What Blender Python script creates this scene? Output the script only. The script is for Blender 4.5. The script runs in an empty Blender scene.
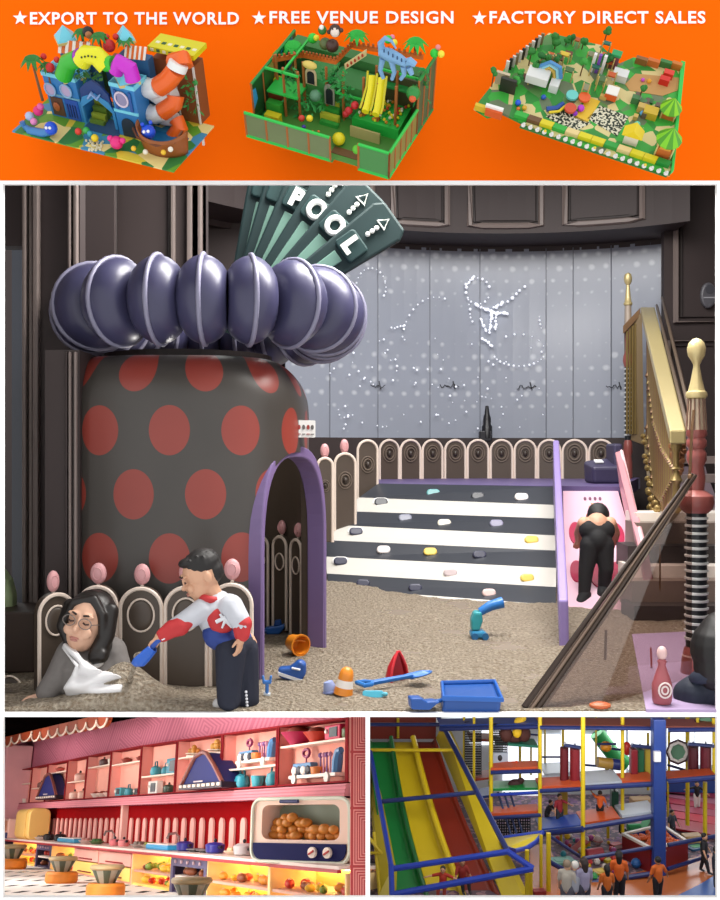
import bpy, math, random
from mathutils import Vector, Matrix
random.seed(7)
S = bpy.context.scene
COL = S.collection
PI = math.pi
R = math.radians
ZC = 5.0                      # eye height; the play room's sand lies 1.05 m below it
FPX = 1000.0                  # focal length in pixels of the 720 x 900 frame

# ---------------------------------------------------------------- camera, world, lights
cam_d = bpy.data.cameras.new('camera')
cam_d.sensor_fit = 'VERTICAL'
cam_d.sensor_height = 36.0
cam_d.lens = 36.0 * FPX / 900.0
cam_d.clip_end = 200
cam = bpy.data.objects.new('camera', cam_d)
COL.objects.link(cam)
cam.location = (0, 0, ZC)
cam.rotation_euler = (R(90), 0, 0)
S.camera = cam
S.view_settings.view_transform = 'Standard'
S.view_settings.look = 'None'
S.view_settings.gamma = 1.0
S.view_settings.exposure = 0.0
S.view_settings.use_curve_mapping = False

world = bpy.data.worlds.new('world')
S.world = world
world.use_nodes = True
wb = world.node_tree.nodes['Background']
wb.inputs[0].default_value = (1, 1, 1, 1)
wb.inputs[1].default_value = 1.18


def area(name, loc, aim, sx, sy, power, color=(1, 1, 1)):
    d = bpy.data.lights.new(name, 'AREA')
    d.shape = 'RECTANGLE'
    d.size = sx
    d.size_y = sy
    d.energy = power
    d.color = color
    o = bpy.data.objects.new(name, d)
    COL.objects.link(o)
    o.location = loc
    z = (Vector(loc) - Vector(aim)).normalized()
    x = (Vector((1, 0, 0)) - z * z.x).normalized()          # long side runs left to right
    y = z.cross(x)
    o.rotation_euler = Matrix((x, y, z)).transposed().to_euler()
    return o


def point(name, loc, power, color=(1, 1, 1), r=0.05):
    d = bpy.data.lights.new(name, 'POINT')
    d.energy = power
    d.color = color
    d.shadow_soft_size = r
    o = bpy.data.objects.new(name, d)
    COL.objects.link(o)
    o.location = loc
    return o


# play room: ceiling lights
area('ceiling_light_front', (0.9, 4.85, ZC + 2.3), (0.5, 5.3, ZC - 1), 2.6, 1.1, 290, (1.0, 0.97, 0.93))
area('ceiling_light_back', (1.0, 8.0, ZC + 3.0), (1.0, 8.8, ZC - 1), 4.0, 2.0, 225, (1.0, 0.98, 0.96))
area('ceiling_light_left', (-0.6, 4.6, ZC + 2.0), (-0.9, 5.3, ZC + 0.3), 1.0, 0.8, 3, (0.95, 0.96, 1.0))


def P(px, py, Y):
    """pixel of the 720 x 900 frame at distance Y -> point of the room"""
    return Vector(((px - 360) / FPX * Y, Y, ZC - (py - 450) / FPX * Y))


# ---------------------------------------------------------------- materials
def lin(h):
    h = h.lstrip('#')
    out = []
    for i in (0, 2, 4):
        c = int(h[i:i + 2], 16) / 255
        out.append(c / 12.92 if c <= 0.04045 else ((c + 0.055) / 1.055) ** 2.4)
    return tuple(out) + (1.0,)


_M = {}


def mat(hexc, rough=0.5, metal=0.0, var=0.06, vs=9.0, bump=0.0, bs=40.0, spec=0.5, emit=0.0):
    key = (hexc, rough, metal, var, vs, bump, bs, spec, emit)
    if key in _M:
        return _M[key]
    m = bpy.data.materials.new('surface_' + hexc.strip('#'))
    m.use_nodes = True
    nt = m.node_tree
    b = nt.nodes['Principled BSDF']
    b.inputs['Roughness'].default_value = rough
    b.inputs['Metallic'].default_value = metal
    b.inputs['Specular IOR Level'].default_value = spec
    c = lin(hexc)
    tc = nt.nodes.new('ShaderNodeTexCoord')
    if var > 0:
        n = nt.nodes.new('ShaderNodeTexNoise')
        n.inputs['Scale'].default_value = vs
        n.inputs['Detail'].default_value = 3
        nt.links.new(tc.outputs['Object'], n.inputs['Vector'])
        mx = nt.nodes.new('ShaderNodeMix')
        mx.data_type = 'RGBA'
        mx.inputs['A'].default_value = tuple(min(1, v * (1 - var)) for v in c[:3]) + (1,)
        mx.inputs['B'].default_value = tuple(min(1, v * (1 + var)) for v in c[:3]) + (1,)
        nt.links.new(n.outputs['Fac'], mx.inputs['Factor'])
        nt.links.new(mx.outputs['Result'], b.inputs['Base Color'])
    else:
        b.inputs['Base Color'].default_value = c
    if bump > 0:
        n2 = nt.nodes.new('ShaderNodeTexNoise')
        n2.inputs['Scale'].default_value = bs
        n2.inputs['Detail'].default_value = 5
        nt.links.new(tc.outputs['Object'], n2.inputs['Vector'])
        bp = nt.nodes.new('ShaderNodeBump')
        bp.inputs['Strength'].default_value = bump
        bp.inputs['Distance'].default_value = 0.02
        nt.links.new(n2.outputs['Fac'], bp.inputs['Height'])
        nt.links.new(bp.outputs['Normal'], b.inputs['Normal'])
    if emit > 0:
        b.inputs['Emission Color'].default_value = c
        b.inputs['Emission Strength'].default_value = emit
    _M[key] = m
    return m


def glass(name, tint, gloss=0.06, rough=0.02):
    if name in _M:
        return _M[name]
    m = bpy.data.materials.new(name)
    m.use_nodes = True
    nt = m.node_tree
    nt.nodes.remove(nt.nodes['Principled BSDF'])
    out = nt.nodes['Material Output']
    t = nt.nodes.new('ShaderNodeBsdfTransparent')
    t.inputs[0].default_value = lin(tint)
    g = nt.nodes.new('ShaderNodeBsdfGlossy')
    g.inputs['Roughness'].default_value = rough
    mx = nt.nodes.new('ShaderNodeMixShader')
    mx.inputs[0].default_value = gloss
    nt.links.new(t.outputs[0], mx.inputs[1])
    nt.links.new(g.outputs[0], mx.inputs[2])
    nt.links.new(mx.outputs[0], out.inputs[0])
    _M[name] = m
    return m


class NX:
    """tiny node-expression helper for pattern materials"""
    def __init__(self, name, rough=0.5, spec=0.5):
        self.m = bpy.data.materials.new(name)
        self.m.use_nodes = True
        self.nt = self.m.node_tree
        self.b = self.nt.nodes['Principled BSDF']
        self.b.inputs['Roughness'].default_value = rough
        self.b.inputs['Specular IOR Level'].default_value = spec
        self.tc = self.nt.nodes.new('ShaderNodeTexCoord')
        sx = self.nt.nodes.new('ShaderNodeSeparateXYZ')
        self.nt.links.new(self.tc.outputs['Object'], sx.inputs[0])
        self.x, self.y, self.z = sx.outputs

    def op(self, o, a, b=None, c=None):
        n = self.nt.nodes.new('ShaderNodeMath')
        n.operation = o
        for i, v in enumerate((a, b, c)):
            if v is None:
                continue
            if isinstance(v, (int, float)):
                n.inputs[i].default_value = v
            else:
                self.nt.links.new(v, n.inputs[i])
        return n.outputs[0]

    def noise(self, scale, detail=3):
        n = self.nt.nodes.new('ShaderNodeTexNoise')
        n.inputs['Scale'].default_value = scale
        n.inputs['Detail'].default_value = detail
        self.nt.links.new(self.tc.outputs['Object'], n.inputs['Vector'])
        return n.outputs['Fac']

    def voro(self, scale, out='Color'):
        n = self.nt.nodes.new('ShaderNodeTexVoronoi')
        n.inputs['Scale'].default_value = scale
        self.nt.links.new(self.tc.outputs['Object'], n.inputs['Vector'])
        return n.outputs[out]

    def mix(self, f, a, b):
        n = self.nt.nodes.new('ShaderNodeMix')
        n.data_type = 'RGBA'
        self.nt.links.new(f, n.inputs['Factor'])
        for k, v in (('A', a), ('B', b)):
            if isinstance(v, str):
                n.inputs[k].default_value = lin(v)
            else:
                self.nt.links.new(v, n.inputs[k])
        return n.outputs['Result']

    def ramp(self, f, stops):
        n = self.nt.nodes.new('ShaderNodeValToRGB')
        n.color_ramp.interpolation = 'CONSTANT'
        e = n.color_ramp.elements
        while len(e) < len(stops):
            e.new(0.5)
        for i, (p, h) in enumerate(stops):
            e[i].position = p
            e[i].color = lin(h)
        self.nt.links.new(f, n.inputs[0])
        return n.outputs[0]

    def bump(self, h, strength=0.3, dist=0.01):
        n = self.nt.nodes.new('ShaderNodeBump')
        n.inputs['Strength'].default_value = strength
        n.inputs['Distance'].default_value = dist
        self.nt.links.new(h, n.inputs['Height'])
        self.nt.links.new(n.outputs[0], self.b.inputs['Normal'])

    def done(self, col):
        self.nt.links.new(col, self.b.inputs['Base Color'])
        return self.m


# ---------------------------------------------------------------- things and meshes
def tag(o, label, cat, group=None, kind=None):
    if label:
        o['label'] = label
    if cat:
        o['category'] = cat
    if group:
        o['group'] = group
    if kind:
        o['kind'] = kind
    return o


def thing(name, label, cat, M, group=None):
    if not isinstance(M, Matrix):
        M = Matrix.Translation(Vector(M))
    o = bpy.data.objects.new(name, None)
    o.empty_display_size = 0.05
    COL.objects.link(o)
    o.matrix_world = M
    o['_m'] = [x for r in M for x in r]
    tag(o, label, cat, group)
    return o


def wm(o):
    while o.parent is not None:
        o = o.parent
    v = list(o['_m'])
    return Matrix((v[0:4], v[4:8], v[8:12], v[12:16]))


def dup(o, M=None, parent=None):
    c = o.copy()
    COL.objects.link(c)
    if parent is not None:
        c.parent = parent
    if M is not None:
        c.matrix_world = M
        c['_m'] = [x for r in M for x in r]
    for ch in list(o.children):
        dup(ch, None, c)
    return c


class MB:
    def __init__(self):
        self.v, self.f = [], []

    def add(self, vs, fs, M=None):
        b = len(self.v)
        self.v.extend([(M @ Vector(p)) if M else Vector(p) for p in vs])
        self.f.extend([tuple(i + b for i in q) for q in fs])
        return self

    def box(self, c, s, M=None):
        x, y, z = (k / 2 for k in s)
        vs = [(c[0] + a * x, c[1] + b * y, c[2] + d * z) for d in (-1, 1) for b in (-1, 1) for a in (-1, 1)]
        return self.add(vs, [(0, 2, 3, 1), (4, 5, 7, 6), (0, 1, 5, 4), (2, 6, 7, 3), (0, 4, 6, 2), (1, 3, 7, 5)], M)

    def span(self, a, b, M=None):
        return self.box([(a[i] + b[i]) / 2 for i in range(3)], [abs(b[i] - a[i]) for i in range(3)], M)

    def hexa(self, q0, q1):
        """two quads (same order) joined into a closed block"""
        return self.add(list(q0) + list(q1), [(3, 2, 1, 0), (4, 5, 6, 7), (0, 1, 5, 4), (1, 2, 6, 5), (2, 3, 7, 6), (3, 0, 4, 7)])

    def slab(self, quad, d):
        d = Vector(d)
        return self.hexa([Vector(p) for p in quad], [Vector(p) + d for p in quad])

    def tube(self, pts, r, n=8, closed=False, flat=1.0):
        pts = [Vector(p) for p in pts]
        m = len(pts)
        rs = r if isinstance(r, (list, tuple)) else [r] * m
        vs, fs = [], []
        up = None
        for i, p in enumerate(pts):
            a = pts[(i - 1) % m] if (i > 0 or closed) else p
            b = pts[(i + 1) % m] if (i < m - 1 or closed) else p
            t = (b - a).normalized() if (b - a).length > 1e-9 else Vector((0, 0, 1))
            if up is None:
                up = Vector((0, 0, 1)) if abs(t.z) < 0.9 else Vector((1, 0, 0))
            s = t.cross(up)
            if s.length < 1e-6:
                s = t.cross(Vector((0.3, 0.9, 0.1)))
            s.normalize()
            up = s.cross(t).normalized()
            for k in range(n):
                an = 2 * PI * (k + 0.5) / n
                vs.append(p + s * math.cos(an) * rs[i] + up * math.sin(an) * rs[i] * flat)
        for i in range(m if closed else m - 1):
            j = (i + 1) % m
            for k in range(n):
                l = (k + 1) % n
                fs.append((i * n + k, i * n + l, j * n + l, j * n + k))
        if not closed:
            fs.append(tuple(range(n - 1, -1, -1)))
            fs.append(tuple((m - 1) * n + k for k in range(n)))
        return self.add(vs, fs)

    def bar(self, a, b, r, n=8, r1=None):
        return self.tube([a, b], [r, r if r1 is None else r1], n)

    def sph(self, c, r, n=12, M=None, m=None):
        r = (r, r, r) if isinstance(r, (int, float)) else r
        m = m or max(5, n // 2 + 1)
        vs, fs = [], []
        for j in range(1, m):
            th = PI * j / m
            for k in range(n):
                ph = 2 * PI * k / n
                vs.append((c[0] + r[0] * math.sin(th) * math.cos(ph), c[1] + r[1] * math.sin(th) * math.sin(ph), c[2] + r[2] * math.cos(th)))
        t, b = len(vs), len(vs) + 1
        vs += [(c[0], c[1], c[2] + r[2]), (c[0], c[1], c[2] - r[2])]
        for j in range(m - 2):
            for k in range(n):
                l = (k + 1) % n
                fs.append((j * n + k, (j + 1) * n + k, (j + 1) * n + l, j * n + l))
        for k in range(n):
            l = (k + 1) % n
            fs.append((t, k, l))
            fs.append((b, (m - 2) * n + l, (m - 2) * n + k))
        return self.add(vs, fs, M)

    def lathe(self, prof, c=(0, 0, 0), n=24, M=None, a0=0.0, a1=2 * PI, closed_prof=False):
        full = abs(a1 - a0 - 2 * PI) < 1e-6
        na = n if full else n + 1
        vs, fs = [], []
        for k in range(na):
            a = a0 + (a1 - a0) * k / n
            for (r, z) in prof:
                vs.append((c[0] + r * math.cos(a), c[1] + r * math.sin(a), c[2] + z))
        m = len(prof)
        for k in range(n):
            l = (k + 1) % na
            for j in range(m if closed_prof else m - 1):
                i = (j + 1) % m
                fs.append((k * m + j, l * m + j, l * m + i, k * m + i))
        if not closed_prof and full:
            if prof[0][0] > 1e-6:
                fs.append(tuple(k * m for k in range(n - 1, -1, -1)))
            if prof[-1][0] > 1e-6:
                fs.append(tuple(k * m + m - 1 for k in range(n)))
        return self.add(vs, fs, M)

    def prism(self, poly, o, ax, ay, d):
        """polygon (u, v) laid out at o along ax, ay and given depth d"""
        o, ax, ay, d = Vector(o), Vector(ax), Vector(ay), Vector(d)
        a = [o + ax * u + ay * v for u, v in poly]
        n = len(a)
        fs = [tuple(range(n - 1, -1, -1)), tuple(range(n, 2 * n))]
        fs += [(i, (i + 1) % n, n + (i + 1) % n, n + i) for i in range(n)]
        return self.add(a + [p + d for p in a], fs)

    def grid(self, fn, nu, nv, wrap=False):
        vs = [fn(i / nu, j / nv) for j in range(nv + 1) for i in range(nu + 1)]
        w = nu + 1
        return self.add(vs, [(j * w + i, j * w + i + 1, (j + 1) * w + i + 1, (j + 1) * w + i) for j in range(nv) for i in range(nu)])

    def build(self, name, m, parent=None, world=False, smooth=False, label=None, cat=None, group=None, kind=None, bevel=0.0, seg=2, remesh=0.0, sm=0, solid=0.0):
        vs = self.v
        M = None
        if parent is not None:
            if world:
                inv = wm(parent).inverted()
                vs = [inv @ p for p in vs]
        elif world is False or world is True:
            lo = Vector([min(p[i] for p in vs) for i in range(3)])
            hi = Vector([max(p[i] for p in vs) for i in range(3)])
            o0 = Vector(((lo.x + hi.x) / 2, (lo.y + hi.y) / 2, lo.z))
            vs = [p - o0 for p in vs]
            M = Matrix.Translation(o0)
        me = bpy.data.meshes.new(name)
        me.from_pydata([tuple(p) for p in vs], [], self.f)
        me.update()
        o = bpy.data.objects.new(name, me)
        COL.objects.link(o)
        if m is not None:
            me.materials.append(m)
        if parent is not None:
            o.parent = parent
        elif M is not None:
            o.matrix_world = M
            o['_m'] = [x for r in M for x in r]
        if remesh:
            md = o.modifiers.new('skin_over', 'REMESH')
            md.mode = 'VOXEL'
            md.voxel_size = remesh
            md.use_smooth_shade = True
            if sm:
                s2 = o.modifiers.new('soften', 'SMOOTH')
                s2.factor = 0.5
                s2.iterations = sm
        if solid:
            md = o.modifiers.new('thickness', 'SOLIDIFY')
            md.thickness = solid
            md.offset = 0
        if bevel:
            md = o.modifiers.new('edge_round', 'BEVEL')
            md.width = bevel
            md.segments = seg
            md.limit_method = 'ANGLE'
            md.angle_limit = R(35)
        if smooth:
            for p in me.polygons:
                p.use_smooth = True
            if smooth != 'all':
                try:
                    me.set_sharp_from_angle(angle=R(40))
                except Exception:
                    pass
        tag(o, label, cat, group, kind)
        return o


def text_mb(txt, width=None, height=None, bold=0.0, spacing=1.0, depth=0.0):
    """lettering in the XY plane, lower left at the origin; returns (MB, w, h)"""
    cu = bpy.data.curves.new('lettering', 'FONT')
    cu.body = txt
    cu.size = 1
    cu.offset = bold
    cu.space_character = spacing
    cu.extrude = depth
    cu.resolution_u = 3
    o = bpy.data.objects.new('lettering', cu)
    COL.objects.link(o)
    dg = bpy.context.evaluated_depsgraph_get()
    me = bpy.data.meshes.new_from_object(o.evaluated_get(dg))
    mb = MB()
    vs = [v.co.copy() for v in me.vertices]
    x0 = min(v.x for v in vs)
    x1 = max(v.x for v in vs)
    y0 = min(v.y for v in vs)
    y1 = max(v.y for v in vs)
    kx = (width / (x1 - x0)) if width else None
    ky = (height / (y1 - y0)) if height else None
    kx = kx or ky
    ky = ky or kx
    mb.add([((v.x - x0) * kx, (v.y - y0) * ky, v.z * min(kx, ky)) for v in vs], [tuple(p.vertices) for p in me.polygons])
    bpy.data.objects.remove(o)
    bpy.data.meshes.remove(me)
    bpy.data.curves.remove(cu)
    return mb, (x1 - x0) * kx, (y1 - y0) * ky


def place(mb, o, ax, ay):
    """put a mesh drawn in XY onto the plane at o with axes ax, ay"""
    o, ax, ay = Vector(o), Vector(ax), Vector(ay)
    n = ax.cross(ay).normalized()
    r = MB()
    r.add([o + ax * p.x + ay * p.y + n * p.z for p in mb.v], mb.f)
    return r


def arch(w, h, n=12):
    """round-topped outline, base centred on u = 0"""
    r = w / 2
    return [(-r, 0), (r, 0)] + [(r * math.cos(PI * i / n), h - r + r * math.sin(PI * i / n)) for i in range(n + 1)]


def rrect(w, h, r, n=5):
    pts = []
    for cx, cy, a in ((w / 2 - r, h / 2 - r, 0), (-w / 2 + r, h / 2 - r, 90), (-w / 2 + r, -h / 2 + r, 180), (w / 2 - r, -h / 2 + r, 270)):
        for i in range(n + 1):
            t = R(a + 90 * i / n)
            pts.append((cx + r * math.cos(t), cy + r * math.sin(t)))
    return pts


def ell(rx, ry, n=20):
    return [(rx * math.cos(2 * PI * i / n), ry * math.sin(2 * PI * i / n)) for i in range(n)]


def RX(a):
    return Matrix.Rotation(a, 4, 'X')


def RY(a):
    return Matrix.Rotation(a, 4, 'Y')


def RZ(a):
    return Matrix.Rotation(a, 4, 'Z')


def T(p):
    return Matrix.Translation(Vector(p))


ORD = ['first', 'second', 'third', 'fourth', 'fifth', 'sixth', 'seventh', 'eighth', 'ninth', 'tenth', 'eleventh', 'twelfth', 'thirteenth', 'fourteenth', 'fifteenth', 'sixteenth']
# ================================================================ THE SETTING
WHITE = mat('#fdfdfd', 1.0, var=0, spec=0.0)
ORANGE = mat('#ff6a0c', 1.0, var=0, spec=0.0)
DARK = mat('#3b302f', 0.6, var=0.08, vs=3)
DARK2 = mat('#2c2423', 0.6, var=0.08, vs=3)
MOULD = mat('#7d706b', 0.45, var=0.05)
BROWN = mat('#4e433a', 0.4, var=0.06, vs=4)
CREAM = mat('#e3d2c4', 0.45, var=0.04)
PINK = mat('#d59d9f', 0.4, var=0.04)
LAV = mat('#8b79b0', 0.45, var=0.05)
PLUM = mat('#5d4f7c', 0.5, var=0.05)

# white borders between the image's panels, built as a wall with three openings, 4 mm per frame pixel
YF = 4.0
mb = MB()


def strip(mb, x0, y0, x1, y1, Y=YF, d=0.02):
    a, b = P(x0, y0, Y), P(x1, y1, Y)
    mb.span((a.x, Y, a.z), (b.x, Y + d, b.z))


strip(mb, -90, 180.6, 3, 990)
strip(mb, 717, 180.6, 810, 990)
strip(mb, 3, 180.6, 717, 184)
strip(mb, 3, 713, 717, 717)
strip(mb, 365.5, 717, 370, 897.5)
strip(mb, 3, 897.5, 717, 990)
mb.build('wall_image_borders', WHITE, kind='structure')
mb = MB()
strip(mb, -90, -425, 810, 181, 4.032, .02)
mb.build('trim_60', DARK2, kind='structure')  # unseen panel added behind the header to stop orange bounce and stray light

# floor slab of the play room, room walls and ceiling
ZS = ZC - 1.05
mb = MB()
mb.span((-2.6, 4.02, ZS - 0.012), (4.9, 12.4, ZS - 0.002))
mb.build('floor', mat('#75695c', 0.8), kind='structure')
mb = MB()
mb.span((-2.6, 4.02, ZC + 3.3), (4.9, 12.4, ZC + 3.4))
mb.build('ceiling', DARK2, kind='structure')

Zt = ZC + 3.3
mb = MB()
mb.span((-2.0, 4.02, ZS), (-1.93, 5.12, Zt))
a, b = P(-30, 0, 5.05), P(80, 0, 5.05)
xn = P(26, 0, 5.05).x
mb.span((xn, 5.05, ZS), (b.x, 5.15, Zt))                      # pier beside the niche
mb.span((-2.0, 5.05, P(0, 246, 5.05).z), (xn, 5.15, Zt))      # wall over the niche
mb.span((-2.0, 5.75, ZS), (b.x, 5.8, Zt))
c = P(206, 0, 6.4)
mb.span((-2.3, 6.4, ZS), (c.x, 6.5, Zt))
mb.hexa([Vector((c.x, 6.4, ZS)), Vector((c.x - 0.1, 6.4, ZS)), Vector((-2.1, 12.2, ZS)), Vector((-2.0, 12.2, ZS))],
        [Vector((c.x, 6.4, Zt)), Vector((c.x - 0.1, 6.4, Zt)), Vector((-2.1, 12.2, Zt)), Vector((-2.0, 12.2, Zt))])
a, b = P(45, 0, 4.56), P(79.5, 350, 4.56)
mb.span((a.x, 4.56, ZS), (b.x, 5.1, b.z))                     # block added before the pier to cover the house's left edge
mb.build('wall_left', DARK, kind='structure')

# mouldings on the left wall, one piece of trim each
n = 0
for (x0, x1, Y, y0, y1, d, m) in [(25, 29, 5.05, 120, 720, .05, MOULD), (30.5, 34, 5.05, 120, 720, .03, MOULD), (35.5, 41, 5.05, 120, 720, .05, MOULD),
                                  (66, 68.5, 4.56, 352, 720, .02, DARK), (70, 72.5, 4.56, 352, 720, .03, MOULD), (75, 78, 4.56, 352, 720, .025, MOULD), (70, 73, 5.05, 120, 300, .045, MOULD), (75, 79, 5.05, 120, 300, .04, MOULD),
                                  (110, 115, 6.4, 60, 420, .05, MOULD), (116.5, 118, 6.4, 60, 420, .03, DARK2),
                                  (169, 171, 6.4, 60, 420, .03, DARK2), (172, 176, 6.4, 60, 420, .05, MOULD), (188, 193, 6.4, 60, 420, .05, MOULD), (199, 203, 6.4, 60, 420, .06, MOULD)]:
    n += 1
    mb = MB()
    a, b = P(x0, y0, Y), P(x1, y1, Y)
    mb.span((a.x, Y - d, max(ZS, b.z)), (b.x, Y, min(Zt, a.z)))
    mb.build('trim_%d' % n, m, kind='structure', bevel=0.006)

# dark niche on the far left
mb = MB()
mb.prism([(-1.95, ZS), (xn, ZS), (xn, P(0, 258, 5.6).z), (-1.95, P(0, 245, 5.6).z)], (0, 5.6, 0), (1, 0, 0), (0, 0, 1), (0, .03, 0))
mb.build('window_1', mat('#2a2e38', 0.25, var=0.1, vs=3), kind='structure')
t = thing('side_panel', 'low dark brown box wall with a pale edge at the far left', 'panel', P(14, 690, 4.75))
mb = MB()
a, b = P(-8, 612, 4.7), P(35, 705, 4.7)
mb.span((a.x, 4.7, ZS), (b.x, 5.0, a.z))
mb.build('panel_body', mat('#3f2f26', 0.5), t, world=True, bevel=.01)
mb = MB()
a, b = P(-8, 692, 4.66), P(36, 678, 4.66)
mb.slab([a, b, b + Vector((0, 0, .02)), a + Vector((0, 0, .02))], (0, .04, 0))
mb.build('ledge', CREAM, t, world=True)

# right wall, with panel mouldings
mb = MB()
yR = 10.8
a = P(664, 0, yR)
mb.span((a.x, yR, ZS), (4.6, yR + .1, Zt))
mb.hexa([Vector((1.62, 4.02, ZS)), Vector((1.7, 4.02, ZS)), Vector((4.6, yR, ZS)), Vector((4.5, yR, ZS))],
        [Vector((1.62, 4.02, Zt)), Vector((1.7, 4.02, Zt)), Vector((4.6, yR, Zt)), Vector((4.5, yR, Zt))])
mb.build('wall_right', DARK, kind='structure')


def frame_on(pts, r, name, m):
    mb = MB()
    mb.tube(pts, r, 6, closed=True)
    return mb.build(name, m, kind='structure')


for (x0, y0, x1, y1) in [(676, 120, 760, 322), (668, 341, 760, 700)]:
    n += 1
    Y = yR - .02
    frame_on([P(x0, y0, Y), P(x1, y0, Y), P(x1, y1, Y), P(x0, y1, Y)], .035, 'trim_%d' % n, MOULD)
    n += 1
    Y = yR - .01
    k = 5
    frame_on([P(x0 + k, y0 + k, Y), P(x1 - k, y0 + k, Y), P(x1 - k, y1 - k, Y), P(x0 + k, y1 - k, Y)], .02, 'trim_%d' % n, DARK2)

# curved back wall: dark soffit band with framed panels above a long run of glass


def yb(px, base=11.0):
    return base + .6 * max(-1.5, 1 - ((px - 500) / 190) ** 2)


def curved(mb, x0, x1, z0, z1, base, nn=28, thick=.06):
    for i in range(nn):
        pa, pb = x0 + (x1 - x0) * i / nn, x0 + (x1 - x0) * (i + 1) / nn
        A, B = P(pa, 450, yb(pa, base)), P(pb, 450, yb(pb, base))
        q = [Vector((A.x, A.y, z0)), Vector((B.x, B.y, z0)), Vector((B.x, B.y, z1)), Vector((A.x, A.y, z1))]
        mb.slab(q, (0, thick, 0))


mb = MB()
curved(mb, 180, 690, ZC + 2.36, Zt, 10.3, thick=.9)
curved(mb, 180, 668, ZS, ZC + .14, 11.0)
curved(mb, 180, 668, ZC + 2.3, ZC + 2.36, 11.0)
mb.span((-2.2, 12.2, ZS), (4.7, 12.3, Zt))
mb.span((P(195, 0, 10.4).x, 10.4, ZC + 1.5), (P(300, 0, 10.4).x, 10.5, Zt))
mb.build('wall_back', DARK, kind='structure')
for (x0, x1) in [(318, 372), (393, 447), (470, 541), (565, 642)]:
    for k, r, m in ((0, .035, MOULD), (4, .018, DARK2)):
        n += 1
        xs = [x0 + k + (x1 - x0 - 2 * k) * i / 6 for i in range(7)]
        z0, z1 = ZC + 2.44 + k * .011, ZC + 3.2
        lo = [Vector((P(x, 450, yb(x, 10.3)).x, yb(x, 10.3) - .01, z0)) for x in xs]
        hi = [Vector((p.x, p.y, z1)) for p in reversed(lo)]
        frame_on(lo + hi, r, 'trim_%d' % n, m)

# glass panes with a dot pattern, reflected light painted in as paler dots
g = NX('dotted_reflection_glass', 0.25)
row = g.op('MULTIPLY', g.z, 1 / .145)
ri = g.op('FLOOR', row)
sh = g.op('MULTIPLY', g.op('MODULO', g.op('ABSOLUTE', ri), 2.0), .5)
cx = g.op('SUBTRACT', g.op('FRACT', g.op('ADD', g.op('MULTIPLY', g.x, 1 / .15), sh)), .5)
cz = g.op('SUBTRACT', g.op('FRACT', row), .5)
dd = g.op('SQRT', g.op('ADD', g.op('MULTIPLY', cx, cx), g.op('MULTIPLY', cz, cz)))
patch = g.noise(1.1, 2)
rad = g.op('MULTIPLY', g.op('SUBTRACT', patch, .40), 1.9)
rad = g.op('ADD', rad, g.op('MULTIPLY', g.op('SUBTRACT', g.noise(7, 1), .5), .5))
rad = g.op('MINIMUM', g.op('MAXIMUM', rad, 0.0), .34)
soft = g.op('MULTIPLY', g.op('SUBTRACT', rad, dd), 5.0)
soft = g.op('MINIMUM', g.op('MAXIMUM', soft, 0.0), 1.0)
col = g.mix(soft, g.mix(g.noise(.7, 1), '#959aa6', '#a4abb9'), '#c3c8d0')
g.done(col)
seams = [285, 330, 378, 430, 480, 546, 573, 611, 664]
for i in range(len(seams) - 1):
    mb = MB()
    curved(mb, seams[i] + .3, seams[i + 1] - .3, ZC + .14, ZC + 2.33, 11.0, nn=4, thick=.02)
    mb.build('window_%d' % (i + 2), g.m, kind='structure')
for s in seams[1:-1]:
    n += 1
    mb = MB()
    p = P(s, 450, yb(s))
    mb.span((p.x - .004, p.y - .012, ZC + .14), (p.x + .004, p.y + .01, ZC + 2.33))
    mb.build('trim_%d' % n, mat('#6f737d', .4), kind='structure')

# small dark marks in a row on the glass
names = ['leftmost', 'second from the left', 'third from the left', 'rightmost']
for i, (x, y) in enumerate([(376, 386), (450, 386), (527, 387), (616, 387)]):
    mb = MB()
    Y = yb(x) - .02
    rr = random.Random(i)
    pts = [P(x - 10 + k * 1.6, y + rr.uniform(-2.2, 2.2), Y) for k in range(13)]
    mb.tube(pts, .006, 4)
    mb.bar(P(x + 3, y - 5, Y), P(x + 5, y + 3, Y), .007, 4)
    tag(mb.build('glass_decal', mat('#23242a', .6)), 'small dark scribbled marking on the back glass, %s of four' % names[i], 'decal', 'scribbled markings on the back glass')

# small glowing balls that imitate lights reflected in the back glass
GLINT = mat('#eef1fa', .3, var=0, emit=.55)


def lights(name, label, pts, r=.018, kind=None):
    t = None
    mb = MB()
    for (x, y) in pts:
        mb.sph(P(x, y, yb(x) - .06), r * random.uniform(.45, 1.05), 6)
    o = mb.build(name, GLINT, kind='stuff')
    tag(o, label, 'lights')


def arc(cx, cy, r, a0, a1, k, ry=None):
    ry = ry or r
    return [(cx + r * math.cos(R(a0 + (a1 - a0) * i / k)), cy - ry * math.sin(R(a0 + (a1 - a0) * i / k))) for i in range(k + 1)]


def line(x0, y0, x1, y1, k):
    return [(x0 + (x1 - x0) * i / k + random.uniform(-.8, .8), y0 + (y1 - y0) * i / k + random.uniform(-.8, .8)) for i in range(k + 1)]


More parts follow.
